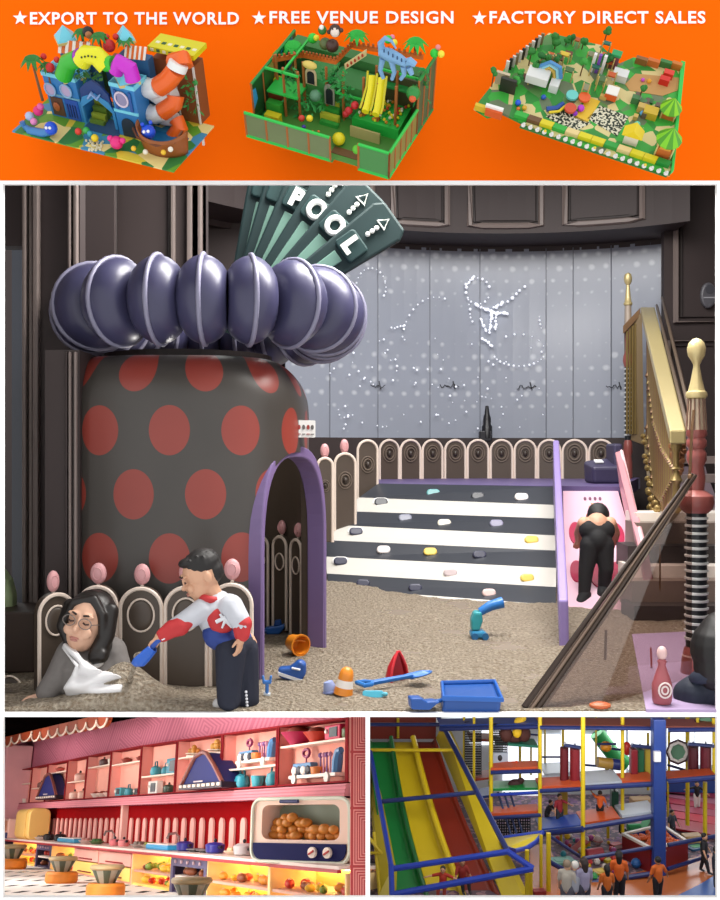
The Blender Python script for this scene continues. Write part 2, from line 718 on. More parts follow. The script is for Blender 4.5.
lights('light_reflection', 'small arc of white light reflections on the back glass just below the fan', arc(371, 288, 15, 20, 165, 9, 20) + arc(371, 288, 15, 20, -30, 3), .014)
lights('light_reflection', 'wide curved row of white light reflections low on the glass left of the middle', arc(436, 345, 34, 170, 75, 10, 48) + line(392, 328, 405, 326, 5), .015)
lights('light_reflection', 'looped cluster of bright white light reflections at the top middle of the glass', arc(478, 291, 12, 20, 330, 13, 13) + line(468, 300, 472, 322, 5) + line(466, 285, 474, 276, 5), .018)
lights('light_reflection', 'starburst of bright white light reflections in the middle of the glass', line(476, 305, 492, 312, 8) + line(492, 312, 508, 314, 8) + line(492, 312, 490, 332, 10) + line(494, 308, 502, 303, 5) + line(508, 302, 524, 286, 4) + line(480, 318, 486, 330, 6) + line(497, 312, 495, 330, 6) + line(482, 338, 492, 346, 5), .022)
lights('light_reflection', 'ring of white light reflections on the glass right of the starburst', arc(519, 352, 26, 200, 340, 12, 14) + arc(519, 352, 26, 20, 120, 5, 18) + line(539, 316, 541, 328, 3), .014)
lights('light_reflection', 'scattered white light reflections low on the glass above the arched pads', [(random.uniform(330, 545), random.uniform(338, 430)) for k in range(90)], .013)

# dark ornament at the foot of the glass
t = thing('bottle_ornament', 'small dark slender ornament standing at the foot of the back glass', 'ornament', P(487, 438, 11.3))
mb = MB()
mb.lathe([(.0, 0), (.06, .0), (.06, .13), (.045, .15), (.045, .22), (.03, .27), (.018, .36), (.0, .37)], n=10)
mb.build('ornament_body', mat('#15151a', .4), t, smooth=True)
mb = MB()
mb.box((-.02, 0, .02), (.14, .1, .12))
mb.build('ornament_foot', mat('#1d1d24', .4), t, bevel=.01)

# round grey speaker on the right wall
t = thing('wall_speaker', 'grey oval loudspeaker with a light band on the dark right wall', 'speaker', P(709, 295, yR - .06))
mb = MB()
mb.prism(ell(.085, .14), (0, 0, 0), (1, 0, 0), (0, 0, 1), (0, .06, 0))
mb.build('housing', mat('#5b5a60', .4), t, bevel=.02)
mb = MB()
mb.span((-.06, -.008, -.035), (.085, .001, -.022))
mb.build('light_band', mat('#a9aab0', .4), t)
mb = MB()
mb.prism(ell(.05, .05), (0.01, -.005, .06), (1, 0, 0), (0, 0, 1), (0, .01, 0))
mb.build('cone', mat('#45454c', .5), t)

# ================================================================ SAND
from mathutils import noise as mnoise


def sand_h(x, y):
    h = .018 * mnoise.noise((x * 2.6, y * 2.6, 1.7)) + .009 * mnoise.noise((x * 8, y * 8, 4.2)) + .004 * mnoise.noise((x * 21, y * 21, 9)) + .0025 * mnoise.noise((x * 50, y * 50, 3))
    h += .105 * math.exp(-((x + .985) / .13) ** 2 - ((y - 4.19) / .11) ** 2)
    h += .045 * math.exp(-((x + .98) / .26) ** 2 - ((y - 4.15) / .15) ** 2)
    h -= .01 * math.exp(-((x + .52) / .16) ** 2 - ((y - 4.05) / .12) ** 2)
    h += .05 * math.exp(-((x + .35) / .5) ** 2 - ((y - 7.6) / .5) ** 2)
    h *= min(1, max(.12, (y - 4.03) / .12)) if h < 0 else 1
    if x > .27 * y - .0 and y < 5.9:
        h = min(h, .0)
    return max(h, -.02)


def ground(px, py):
    """point of the sand seen at a pixel"""
    Y = 1050 / (py - 450)
    for _ in range(6):
        p = P(px, py, Y)
        Y = (1.05 - sand_h(p.x, p.y) - .006) * 1000 / (py - 450)
    p = P(px, py, Y)
    p.z = ZS + .006 + sand_h(p.x, p.y)
    return p


s = NX('sand_grains', .95, .15)
f1 = s.op('MINIMUM', s.op('MAXIMUM', s.op('ADD', s.op('MULTIPLY', s.op('SUBTRACT', s.noise(62, 7), .5), 3.2), .5), 0.0), 1.0)
f2 = s.noise(9, 3)
f3 = s.noise(380, 2)
col = s.mix(f1, '#a8927a', '#f3e6d2')
col = s.mix(s.op('MULTIPLY', f2, .55), col, '#cdb99f')
s.done(col)
s.bump(s.op('ADD', s.op('MULTIPLY', f1, 1.0), s.op('MULTIPLY', f3, .5)), 1.0, .045)
mb = MB()
mb.grid(lambda u, v: (-1.92 + 4.5 * u, 4.03 + 3.9 * v ** 1.35, (ZS + .006 + sand_h(-1.92 + 4.5 * u, 4.03 + 3.9 * v ** 1.35)) if v > 0 else ZS - .0015), 300, 190)
tag(mb.build('sand', s.m, smooth='all', kind='stuff'), 'pale beige play sand covering the floor of the pit', 'sand')

# ================================================================ CLIMBING RAMP, PLATFORM, SLIDE
STR_D = mat('#31343b', .35, var=.05)
STR_W = mat('#c2bfb7', .45, var=.03)
Lp = [(378, 483.5), (359, 497.5), (343, 511), (325, 524.5), (324, 540), (325, 556.5), (327, 573.5), (329, 588), (330, 602)]
Rp = [(556, 486.5), (556, 505), (556, 518.5), (556, 535.5), (556, 550.5), (556, 568), (556, 587), (556, 605), (556, 622)]
ramp = thing('climbing_ramp', 'sloping climbing ramp in wide black and white stripes with small coloured holds', 'climbing ramp', P(440, 600, 7.0))


def rampY(k, side):
    a, b = ((9.0, 7.5) if side == 0 else (8.4, 6.75))
    return a + (b - a) * k / 7


def ramp_pt(px, py):
    """point of the ramp face at a pixel"""
    best = None
    for k in range(8):
        u = (px - Lp[k][0]) / (Rp[k][0] - Lp[k][0])
        ya = Lp[k][1] + u * (Rp[k][1] - Lp[k][1])
        yc = Lp[k + 1][1] + u * (Rp[k + 1][1] - Lp[k + 1][1])
        if ya <= py <= yc or k == 7:
            w = (py - ya) / (yc - ya)
            Y = (rampY(k, 0) * (1 - u) + rampY(k, 1) * u) * (1 - w) + (rampY(k + 1, 0) * (1 - u) + rampY(k + 1, 1) * u) * w
            return P(px, py, Y)


for k in range(8):
    q = [P(*Lp[k], rampY(k, 0)), P(*Rp[k], rampY(k, 1)), P(*Rp[k + 1], rampY(k + 1, 1)), P(*Lp[k + 1], rampY(k + 1, 0))]
    mb = MB()
    mb.slab(q, (0, .06, -.08))
    mb.build('black_stripe' if k % 2 == 0 else 'white_stripe', STR_D if k % 2 == 0 else STR_W, ramp, world=True, label='charcoal stripe of the ramp' if k % 2 == 0 else 'off-white stripe of the ramp')
HC = {'n': '#34364a', 'g': '#7d8090', 't': '#5f9a9c', 'w': '#e8e0dc', 'y': '#e3c45c', 'p': '#d9bcb6', 'd': '#3a3c42', 'c': '#dcd8c8', 'l': '#8a88a0', 'k': '#b9a9aa'}
HN = {'n': 'navy', 'g': 'grey-blue', 't': 'teal', 'w': 'white', 'y': 'yellow', 'p': 'pale pink', 'd': 'dark grey', 'c': 'cream', 'l': 'lilac grey', 'k': 'pinkish grey'}
for (x, y, c) in [(381, 502.5, 'd'), (405, 518.5, 'g'), (433, 493.5, 't'), (356, 531.8, 'n'), (383.5, 550, 'w'), (430, 552, 'y'), (340.5, 561.5, 'n'), (363, 583.5, 'n'), (415, 588, 'n'),
                  (477.5, 496.5, 'd'), (521, 497.5, 'w'), (444, 523.5, 'c'), (496, 524, 'l'), (531, 540, 'y'), (479, 555, 'n'), (450, 573, 'k'), (526.5, 578, 'y'), (488.5, 593, 'p')]:
    p = ramp_pt(x, y)
    mb = MB()
    k = p.y / 1000
    mb.prism(rrect(13.5 * k, 8 * k, 3.8 * k), p + Vector((0, .03, -.01)), (1, 0, 0), (0, .35, .94), (0, -.075, .02))
    mb.build('climbing_hold', mat(HC[c], .35), ramp, world=True, bevel=.012, seg=3, label='%s climbing hold' % HN[c])
    if c in 'dn' and abs(y - 502.5) < 1 or (c == 'n' and y < 565 and x < 400):
        mb = MB()
        mb.prism(rrect(17 * k, 10.5 * k, 5 * k), p + Vector((0, .035, -.012)), (1, 0, 0), (0, .35, .94), (0, -.042, .012))
        mb.build('hold_ring', mat('#f2f0ec', .4), ramp, world=True, bevel=.006)

mb = MB()
q = [P(372, 484, 9.1), P(378, 483.5, 9.0), P(556, 486.5, 8.4), P(620, 490.5, 8.25), P(640, 480, 11.0), P(500, 477, 11.4), P(350, 477, 11.2)]
base = [Vector((p.x, p.y, P(500, 486, 8.4).z)) for p in q]
mb.add(base + [p + Vector((0, 0, -.12)) for p in base], [tuple(range(7)), tuple(range(13, 6, -1))] + [(i, 7 + i, 7 + (i + 1) % 7, (i + 1) % 7) for i in range(7)])
plat = tag(mb.build('platform', PLUM), 'dull purple raised platform running behind the top of the striped ramp', 'platform')
ZPL = P(500, 486, 8.4).z

t = thing('padded_block', 'dark purple padded block with a small white label on the platform near the slide', 'block', Vector((P(603, 0, 9.1).x, 9.1, ZPL)))
mb = MB()
k = .0091
mb.hexa([Vector((-13 * k, -.14, 0)), Vector((15 * k, -.14, 0)), Vector((15 * k, .2, 0)), Vector((-14 * k, .2, 0))],
        [Vector((-15 * k, -.16, .155)), Vector((15 * k, -.16, .155)), Vector((15 * k, .2, .24)), Vector((-15 * k, .2, .2))])
mb.build('block_body', mat('#3d3853', .45), t, bevel=.03, seg=3)
mb = MB()
mb.span((8 * k, -.1, .15), (17 * k, .2, .36))
mb.build('block_back', mat('#3d3853', .45), t, bevel=.02)
mb = MB()
mb.slab([Vector((-9 * k, -.06, .185)), Vector((-1 * k, -.06, .185)), Vector((-1 * k, .02, .205)), Vector((-9 * k, .02, .205))], (0, -.004, .01))
mb.build('label_plate', WHITE, t)

# pink slide
sl = thing('slide', 'pale pink slide panel with crimson dots between purple and pink side boards', 'slide', P(600, 600, 6.8))
s0 = [P(563, 491, 8.25), P(618, 491, 8.25)]
s1 = [P(566, 612, 6.55), P(652, 612, 6.55)]
mb = MB()
mb.slab([s0[0], s0[1], s1[1], s1[0]], (0, .05, -.08))
mb.build('slide_bed', mat('#e2b9ca', .35, var=.03), sl, world=True)


def slide_pt(px, py):
    w = (py - 491) / (612 - 491)
    return P(px, py, 1 / (1 / 8.25 * (1 - w) + 1 / 6.55 * w))


su = (s0[1] - s0[0]).normalized()
sv = ((s0[0] + s0[1]) / 2 - (s1[0] + s1[1]) / 2).normalized()
sn = su.cross(sv).normalized()
for (x, y, rx, ry) in [(576, 534, 7, 9), (617, 535, 7, 9), (577, 572, 7, 8), (618, 576, 9, 10), (597, 574, 8, 10)]:
    p = slide_pt(x, y)
    mb = MB()
    mb.prism(ell(rx * p.y / 1000, ry * p.y / 380), p, su, sv, sn * .012)
    mb.build('crimson_dot', mat('#b0294e', .4), sl, world=True, label='crimson dot on the slide')
mb = MB()
for i in range(4):
    p = slide_pt(585 + i * 5, 499)
    mb.prism(ell(.012, .03, 8), p, su, sv, sn * .006)
mb.build('lettering', mat('#6b4a5c', .5), sl, world=True)
mb = MB()
A = [P(551, 440, 8.6), P(551, 490, 8.6), P(558.5, 652, 5.35), P(557, 606, 5.35)]
A = [P(553, 440, 8.5), P(553, 492, 8.5), P(559.5, 655, 5.3), P(558.5, 600, 5.3)]
mb.slab(A, (.052, 0, 0))
mb.build('side_board', LAV, sl, world=True, bevel=.012, label='purple side board of the slide')
mb = MB()
B = [P(615, 452, 8.3), P(620, 492, 8.3), P(652, 640, 6.3), P(640, 555, 6.3)]
mb.hexa(B, [P(621, 450, 8.35), P(629, 492, 8.35), P(664, 640, 6.35), P(648, 550, 6.35)])
mb.build('side_board', mat('#c58a92', .4), sl, world=True, bevel=.01, label='dusty pink side board of the slide')
mb = MB()
mb.tube([P(621.5, 451, 8.29), P(631, 492, 7.6), P(645, 553, 6.25)], .014, 6)
mb.build('edge_strip', mat('#e8c2c6', .4), sl, world=True)

# ================================================================ ARCHED WALL PADS


def pad(name, label, group, a, b, h, medal, ball=None, th=.05, r=.009):
    a, b = Vector(a), Vector(b)
    c = (a + b) / 2
    d = b - a
    w = math.hypot(d.x, d.y)
    M = T((c.x, c.y, min(a.z, b.z))) @ RZ(math.atan2(d.y, d.x))
    t = thing(name, label, 'wall pad', M, group)
    mb = MB()
    mb.prism(arch(w * .97, h, 14), (0, 0, 0), (1, 0, 0), (0, 0, 1), (0, th, 0))
    mb.build('pad_body', BROWN, t, bevel=.008)
    mb = MB()
    o = arch(w * .94, h * .985, 16)
    o = o[1:] + o[:1]
    mb.tube([Vector((u, -.002, v)) for u, v in o], r, 6)
    mb.build('trim_piping', CREAM, t, smooth=True)
    if medal == 'ring':
        mb = MB()
        mb.tube([Vector((u, -.004, v + h * .72)) for u, v in ell(w * .30, w * .37, 24)], .0045, 6, closed=True)
        mb.build('medallion_ring', CREAM, t, smooth=True)
        mb = MB()
        mb.sph((0, 0, h * .72), (w * .27, .012, w * .34), 16)
        mb.build('medallion', BROWN, t, smooth=True)
    else:
        for i, (kx, ky) in enumerate(((.30, .36), (.2, .25), (.11, .15))):
            mb = MB()
            if i < 2:
                mb.tube([Vector((u, -.004 - i * .006, v + h * .66)) for u, v in ell(w * kx, w * ky, 20)], w * .035, 6, closed=True)
                mb.build('medallion_ring', mat('#6a5d52', .4), t, smooth=True)
            else:
                mb.sph((0, 0, h * .66), (w * kx, .03, w * ky), 12)
                mb.build('medallion', mat('#3c332d', .4), t, smooth=True)
    if ball:
        bx, bz, rx, rz = ball
        mb = MB()
        mb.sph((bx, th * .5, bz), (rx, rx * .7, rz), 18)
        mb.tube([Vector((bx + u, th * .5 - rx * .6, bz + v)) for u, v in ell(rx * .55, rz * .55, 16)], .003, 5, closed=True)
        mb.build('ball_finial', PINK, t, smooth='all', label='pink ball on top of the pad')
        mb = MB()
        mb.bar((bx, th * .5, h - .01), (bx, th * .5, bz - rz * .9), .008, 6)
        mb.build('ball_peg', CREAM, t)
    return t


Yp = 4.42
kz = Yp / 1000
G = 'arched pads along the front of the polka-dot house'
zb = ZS + .0
labs = ['arched brown wall pad with pink ball at the left shoulder of the seated woman',
        'arched brown wall pad with pink ball directly behind the head of the seated woman',
        'arched brown wall pad with pink ball between the seated woman and the boy',
        'arched brown wall pad with pink ball partly behind the boy\'s reaching arm and face',
        'arched brown wall pad with pink ball behind the boy\'s back']
for i, (x0, x1, top, bx, by) in enumerate([(38, 75, 591, 55.5, 580), (77, 118, 585.5, 97, 574), (119, 163, 587, 141, 575), (164, 208, 586, 186, 573), (209, 253, 583, 231.5, 570)]):
    y0 = Yp + (.0 if i else -.12)
    a, b = P(x0, 0, y0), P(x1, 0, Yp)
    a.z = b.z = zb
    ztop = P(0, top, Yp).z
    h = ztop - zb
    cx = (x0 + x1) / 2
    pad('arched_pad', labs[i], G, a, b, h, 'ring', ((bx - cx) * kz, h + (top - by) * kz, 8.2 * kz if i else 6.5 * kz, 10.8 * kz))
a, b = P(-12, 0, 4.5), P(31, 0, 4.5)
a.z = b.z = zb
pad('arched_pad', 'short arched brown wall pad cut off by the lower left corner', G, a, b, P(0, 695, 4.5).z - zb, 'ring')
# beside and behind the ramp
Gb = 'arched pads around the ramp and platform'
side = [(317, 333, 7.8, 7.82, 457, 527, (326, 448)), (334, 356, 8.25, 8.3, 452.5, 520, (345, 446)), (357, 378, 8.95, 9.0, 439.5, 500, None)]
for i, (x0, x1, Y0, Y1, top, bot, bl) in enumerate(side):
    a, b = P(x0, 0, Y0), P(x1, 0, Y1)
    a.z = b.z = P(0, bot, Y0).z - .12
    h = P(0, top, (Y0 + Y1) / 2).z - a.z
    k = (Y0 + Y1) / 2000
    pad('arched_pad', 'arched brown wall pad stepping up the left edge of the ramp, %s from the house' % ORD[i], Gb, a, b, h, 'oval', (0, h + 6 * k, 4.6 * k, 7.5 * k) if bl else None, r=.012)
bk = [(379, 399.5), (400, 421), (422, 443), (444.5, 466), (467, 489), (490, 513), (514, 536.5), (537.5, 561), (562, 587.5), (588.5, 614)]
for i, (x0, x1) in enumerate(bk):
    Y0, Y1 = [10.3 + .35 * (1 - ((x - 500) / 130) ** 2) for x in (x0, x1)]
    a, b = P(x0, 0, Y0), P(x1, 0, Y1)
    a.z = b.z = ZPL - .02
    h = P(0, 439.5, (Y0 + Y1) / 2).z - a.z
    pad('arched_pad', 'arched brown wall pad behind the purple platform, %s from the left' % ORD[i], Gb, a, b, h, 'oval', r=.013)
# ================================================================ POLKA-DOT HOUSE
HC0 = Vector((-.905, 5.27, ZS))
HA, HB, HN_ = .63, .735, 2.9
house = thing('polka_dot_house', 'dark play house with red polka dots, purple arched doorway and a ring of fat beads', 'play house', HC0)


def plan(a, ra=HA, rb=HB, ex=HN_):
    c_, s_ = abs(math.cos(a)), abs(math.sin(a))
    r = ((c_ / ra) ** ex + (s_ / rb) ** ex) ** (-1 / ex)
    return Vector((r * math.cos(a), r * math.sin(a), 0))


def loop(n, off=0.0, start=-PI / 2, **kw):
    """n points evenly spaced along the rounded plan, with outward normals"""
    raw = [plan(start + 2 * PI * i / 1440, **kw) for i in range(1441)]
    acc = [0.0]
    for i in range(1440):
        acc.append(acc[-1] + (raw[i + 1] - raw[i]).length)
    out, k = [], 0
    for j in range(n):
        tgt = acc[-1] * ((j + off) % n) / n
        k = max(i for i in range(0, 1441, 1) if acc[i] <= tgt) if True else k
        k = min(k, 1439)
        tn = (raw[k + 1] - raw[k]).normalized()
        f = (tgt - acc[k]) / max(1e-9, acc[k + 1] - acc[k])
        out.append((raw[k].lerp(raw[k + 1], f), Vector((tn.y, -tn.x, 0)), tn))
    return out, acc[-1]


d = NX('polka_dot_vinyl', .38)
uvn = d.nt.nodes.new('ShaderNodeUVMap')
su_ = d.nt.nodes.new('ShaderNodeSeparateXYZ')
d.nt.links.new(uvn.outputs[0], su_.inputs[0])
U_, V_ = su_.outputs[0], su_.outputs[1]
NW = 128
lp_, per = loop(NW)
DP = per / round(per / .325)
rowz = d.op('ADD', d.op('MULTIPLY', d.op('SUBTRACT', V_, 1.05 + .09), 1 / .291), 20.5)
rI = d.op('FLOOR', rowz)
sh = d.op('MULTIPLY', d.op('MODULO', rI, 2.0), .5)
uu = d.op('ADD', d.op('ADD', d.op('MULTIPLY', U_, 1 / DP), 40.377), sh)
cu = d.op('MULTIPLY', d.op('SUBTRACT', d.op('FRACT', uu), .5), DP)
cv = d.op('MULTIPLY', d.op('SUBTRACT', d.op('FRACT', rowz), .5), .291)
e1 = d.op('POWER', d.op('DIVIDE', cu, .093), 2.0)
e2 = d.op('POWER', d.op('DIVIDE', cv, .114), 2.0)
ins = d.op('LESS_THAN', d.op('ADD', e1, e2), 1.0)
d.done(d.mix(ins, d.mix(d.noise(4, 3), '#3d3935', '#47423e'), d.mix(d.noise(3, 2), '#86352c', '#943f35')))

prof = [(0, -.06), (0, .3), (0, .7), (0, 1.24)] + [(.2 - .2 * math.cos(R(a)), 1.24 + .26 * math.sin(R(a))) for a in range(10, 91, 10)]
prof = prof + [(ins_ + .035, min(z, 1.46)) for ins_, z in reversed(prof)]
m_ = len(prof)
mb = MB()
for (pt, nr, tn) in lp_:
    for ins_, z in prof:
        mb.v.append(pt * (1 - ins_ / pt.length) + Vector((0, 0, z)))
mb.f = [(k * m_ + j, ((k + 1) % NW) * m_ + j, ((k + 1) % NW) * m_ + (j + 1) % m_, k * m_ + (j + 1) % m_) for k in range(NW) for j in range(m_)]
wall = mb.build('house_wall', d.m, house, smooth=True)
wall.data.materials.append(BROWN)
for pi_, pg in enumerate(wall.data.polygons):
    if pi_ % m_ >= 13:
        pg.material_index = 1
uvl = wall.data.uv_layers.new(name='UVMap')
for pi_, pg in enumerate(wall.data.polygons):
    k0 = pi_ // m_
    for li in pg.loop_indices:
        vi = wall.data.loops[li].vertex_index
        k = vi // m_
        if k0 == NW - 1 and k == 0:
            k = NW
        # arc length measured from the front middle; the far half runs negative
        uvl.data[li].uv = (per * k / NW, wall.data.vertices[vi].co.z)

# doorway: a flat arch cut through the shell on the right-hand front
dL = P(257, 0, 4.60) - HC0
dR = P(321, 0, 5.25) - HC0
dL.z = dR.z = 0
dt = (dR - dL).normalized()
da = Vector((dt.y, -dt.x, 0))
dm = (dL + dR) / 2
DW = (dR - dL).length / 2


def door_outline(w, h, spring, n=20):
    pw = lambda q: math.copysign(abs(q) ** .72, q)
    return [(w, -.03)] + [(w * pw(math.cos(PI * i / n)), spring + (h - spring) * abs(math.sin(PI * i / n)) ** .8) for i in range(n + 1)] + [(-w, -.03)]


H_, SP = 1.06, .56
mb = MB()
mb.prism(door_outline(DW * .97, H_ - .02, SP), dm - da * .30, dt, Vector((0, 0, 1)), da * .7)
cut = mb.build('cutter', None, house)
md = wall.modifiers.new('cut', 'BOOLEAN')
md.object = cut
md.solver = 'EXACT'
dg = bpy.context.evaluated_depsgraph_get()
nm = bpy.data.meshes.new_from_object(wall.evaluated_get(dg))
wall.modifiers.clear()
wall.data = nm
for pg in nm.polygons:
    c_ = pg.center
    if c_.z < 1.2 and (abs(c_.x) / HA) ** HN_ + (abs(c_.y) / HB) ** HN_ < .955:
        pg.material_index = 1
bpy.data.objects.remove(cut)
# purple door lining: a deep arched frame
vs, fs = [], []
o = door_outline(1, 1, SP, 24)
for i, (u, v) in enumerate(o):
    iw, ow = DW * .935, DW * 1.03
    v0 = v
    hv = lambda h: v0 if v0 <= SP else SP + (v0 - SP) / (1 - SP) * (h - SP)
    for w_, h_, dep in ((ow, H_ + .01, .03), (iw, H_ - .045, .03), (iw, H_ - .045, -.07), (ow, H_ + .01, -.07)):
        vs.append(dm + dt * u * w_ + Vector((0, 0, hv(h_))) + da * dep)
for i in range(len(o) - 1):
    for k in range(4):
        l = (k + 1) % 4
        fs.append((i * 4 + k, i * 4 + l, i * 4 + 4 + l, i * 4 + 4 + k))
fs += [(0, 1, 2, 3), tuple(reversed(range(len(o) * 4 - 4, len(o) * 4)))]
mb = MB()
mb.add(vs, fs)
mb.build('door_lining', mat('#77638f', .4), house, bevel=.008)
# arched pads lining the inside of the house, seen through its doorway
Gi = 'arched pads inside the polka-dot house'


def inner_wall(px):
    """point where the ray of a pixel column leaves the house at the back"""
    Y = 6.2
    while Y > 4.9:
        x, y = (px - 360) / 1000 * Y - HC0.x, Y - HC0.y
        if (abs(x) / (HA - .055)) ** HN_ + (abs(y) / (HB - .055)) ** HN_ < 1:
            break
        Y -= .01
    return P(px, 450, Y)


for i, (x0, x1, top) in enumerate([(248, 270, 536), (271, 289, 537), (290.5, 302, 540)]):
    a, b = inner_wall(x0), inner_wall(x1)
    if i == 2:
        a, b = P(x0, 450, 5.66), P(x1, 450, 5.55)
    Ym = (a.y + b.y) / 2
    a.z = b.z = ZS + .01
    h = P(0, top, Ym).z - ZS
    w = min(.13, (b - a).length)
    c_ = (a + b) / 2
    dv = (b - a).normalized() * w / 2
    pad('arched_pad', 'arched brown pad with pink ball inside the doorway, %s from the left' % ORD[i], Gi, c_ - dv, c_ + dv, h, 'ring', (0, h + .045, .03, .042), th=.03)
# small white sign beside the doorway top
sg = MB()
Ys = 4.98
c0 = P(303.5, 429, Ys) - HC0
sgx = Vector((.83, .56, 0)).normalized()
sg.prism(rrect(.115, .085, .006), c0 + Vector((0, -.02, 0)), sgx, (0, 0, 1), (.012, -.02, 0))
so = sg.build('sign', mat('#d9d7d4', .5), house, label='small white sign with red pictograms')
for k, (dx, m) in enumerate(((-.038, '#8b2f2a'), (-.012, '#5a5654'), (.014, '#8b2f2a'), (.038, '#5a5654'))):
    mb = MB()
    q = c0 + Vector((.0125, -.0412, 0)) + sgx * dx
    mb.prism(ell(.008, .012, 10), q + Vector((0, 0, .008)), sgx, (0, 0, 1), (.002, -.003, 0))
    mb.prism([(-.009, 0), (.009, 0), (.009, .004), (-.009, .004)], q + Vector((0, 0, -.028)), sgx, (0, 0, 1), (.002, -.003, 0))
    mb.build('pictogram', mat(m, .5), house)

# ring of beads: ribbed segments strung round the top
RC = Vector((-.77 + .905, 0, 1.05 + .70))
BR = .208
BEAD = mat('#403f5c', .36, var=.05)
RIB = mat('#85839a', .4, var=.03)
NB = 19
rl, rper = loop(NB, .22, ra=.59, rb=.615, ex=2.7)
BWD = rper / NB
bd = MB()
nn, mm = 10, 24
for j in range(nn + 1):
    f = j / nn
    rad = BR * (.64 + .36 * math.sin(PI * f) ** .7)
    for k in range(mm):
        b = 2 * PI * k / mm
        x = rad * math.cos(b)
        bd.v.append(Vector(((f - .5) * BWD * (1.0 + .55 * x), -x, rad * math.sin(b))))
bd.f = [(j * mm + k, j * mm + (k + 1) % mm, (j + 1) * mm + (k + 1) % mm, (j + 1) * mm + k) for j in range(nn) for k in range(mm)]
bd.f += [tuple(range(mm - 1, -1, -1)), tuple(nn * mm + k for k in range(mm))]
rb = MB()
rb.tube([Vector((0, (BR + .002) * math.cos(2 * PI * k / 28), (BR + .002) * math.sin(2 * PI * k / 28))) for k in range(28)], .012, 6, closed=True)
b0 = bd.build('roof_bead', BEAD, house, smooth='all')
r0 = rb.build('bead_rib', RIB, b0, smooth='all', label='pale piping rib')
for i, (pt, nr, tn) in enumerate(rl):
    o = b0 if i == 0 else dup(b0, None, house)
    o.matrix_local = T(RC + pt) @ RZ(math.atan2(tn.y, tn.x))
# flat roof under the ring
mb = MB()
mb.lathe([(.44, 1.5), (.44, 1.54), (.28, 1.54), (.28, 1.5)], n=40, closed_prof=True)
mb.build('roof_disc', DARK2, house)

# ================================================================ FAN OF TEAL BLADES BEHIND THE RING
fan = thing('letter_fan', 'fan of dark teal blades with white letters POOL rising from the bead ring', 'fan sign', P(236, 330, 5.45))
TEAL = mat('#0b2a2b', .6, var=.06)
TEAL2 = mat('#123535', .6, var=.06)
PALE = mat('#6c9385', .6, var=.04)
LET = mat('#eef0ea', .5, var=.02)
piv = (229, 333)
letters = {0: 'L', 1: 'O', 2: 'O', 3: 'P'}
for i in range(6):
    ang = R((35.3, 45, 54.2, 62.6, 69.5, 75.5)[i])
    Y = 5.10 + i * .062
    k = Y / 1000
    o = P(piv[0], piv[1], Y)
    ax = Vector((math.cos(ang), 0, math.sin(ang)))
    ay = Vector((-math.sin(ang), 0, math.cos(ang)))
    w0, w1, L = 8 * k, 23 * k, 203 * k
    mb = MB()
    mb.prism([(0, -w0), (L - .05, -w1), (L, -w1 * .75), (L, w1 * .75), (L - .05, w1), (0, w0)], o, ax, ay, (0, .05, 0))
    bl = mb.build('fan_blade', TEAL, fan, world=True, bevel=.012)
    mb = MB()
    mb.prism([(30 * k, -3.2 * k), (134 * k, -6.5 * k), (134 * k, 6.5 * k), (30 * k, 3.2 * k)], o + Vector((0, -.008, 0)), ax, ay, (0, .02, 0))
    mb.build('stripe', PALE, bl, world=True, bevel=.004)
    mb = MB()
    mb.prism(rrect(24 * k, 27 * k, 4 * k), o + ax * 150 * k + Vector((0, -.022, 0)), ax, ay, (0, .03, 0))
    mb.build('letter_pad', TEAL2, bl, world=True, bevel=.008)
    if i in letters:
        if letters[i] == 'O':
            mb = MB()
            mb.tube([o + ax * (150 * k + u) + ay * v + Vector((0, -.03, 0)) for u, v in ell(8.2 * k, 7.6 * k, 24)], 2.9 * k, 8, closed=True, flat=1)
        else:
            tm, tw, thh = text_mb(letters[i], height=19 * k, bold=.06, depth=.04)
            mb = place(tm, o + ax * (150 * k) + Vector((0, -.036, 0)) + ay * (-tw / 2) - ax * 11 * k, ay * -1, ax)
            tm.v = [Vector((p.x - tw / 2, p.y - thh / 2, p.z)) for p in tm.v]
            mb = place(tm, o + ax * 150 * k + Vector((0, -.036, 0)), -ay, ax)
        mb.build('letter', LET, bl, world=True, label='raised white letter %s' % letters[i])
        mb = MB()
        for q in range(3):
            mb.sph(o + ax * (170 + 5.4 * q) * k + Vector((0, -.012, 0)), (2.6 * k, .012, 2.6 * k), 10)
        mb.build('dots', LET, bl, world=True, smooth=True)
        mb = MB()
        tr = [o + ax * (186 * k + u * k) + ay * v * k + Vector((0, -.01, 0)) for u, v in ((0, -5.5), (9.5, 0), (0, 5.5))]
        mb.tube(tr, 1.5 * k, 6, closed=True)
        mb.build('arrowhead', LET, bl, world=True)

# ================================================================ STAIR BALUSTRADE ON THE RIGHT
GOLD = mat('#8f7a4a', .36, .45, var=.05)
GOLD2 = mat('#a99a6c', .35, .35, var=.04)
BRZ = mat('#8a6b4e', .35, .5, var=.08)
REDB = mat('#8a453f', .35, var=.06)


def newel(name, label, cx, Y, prof, parts):
    k = Y / 1000
    base = P(cx, parts[-1][2], Y)
    t = thing(name, label, 'newel post', base)
    for (nm, hexc, yb_, yt, pr) in [(q[0], q[1], q[2], q[3], q[4]) for q in parts]:
        mb = MB()
        mb.lathe([(r * k, (parts[-1][2] - y) * k) for r, y in pr], n=24)
        mb.build(nm, mat(hexc[0], hexc[1], hexc[2], var=.04), t, smooth=True)
    return t, k


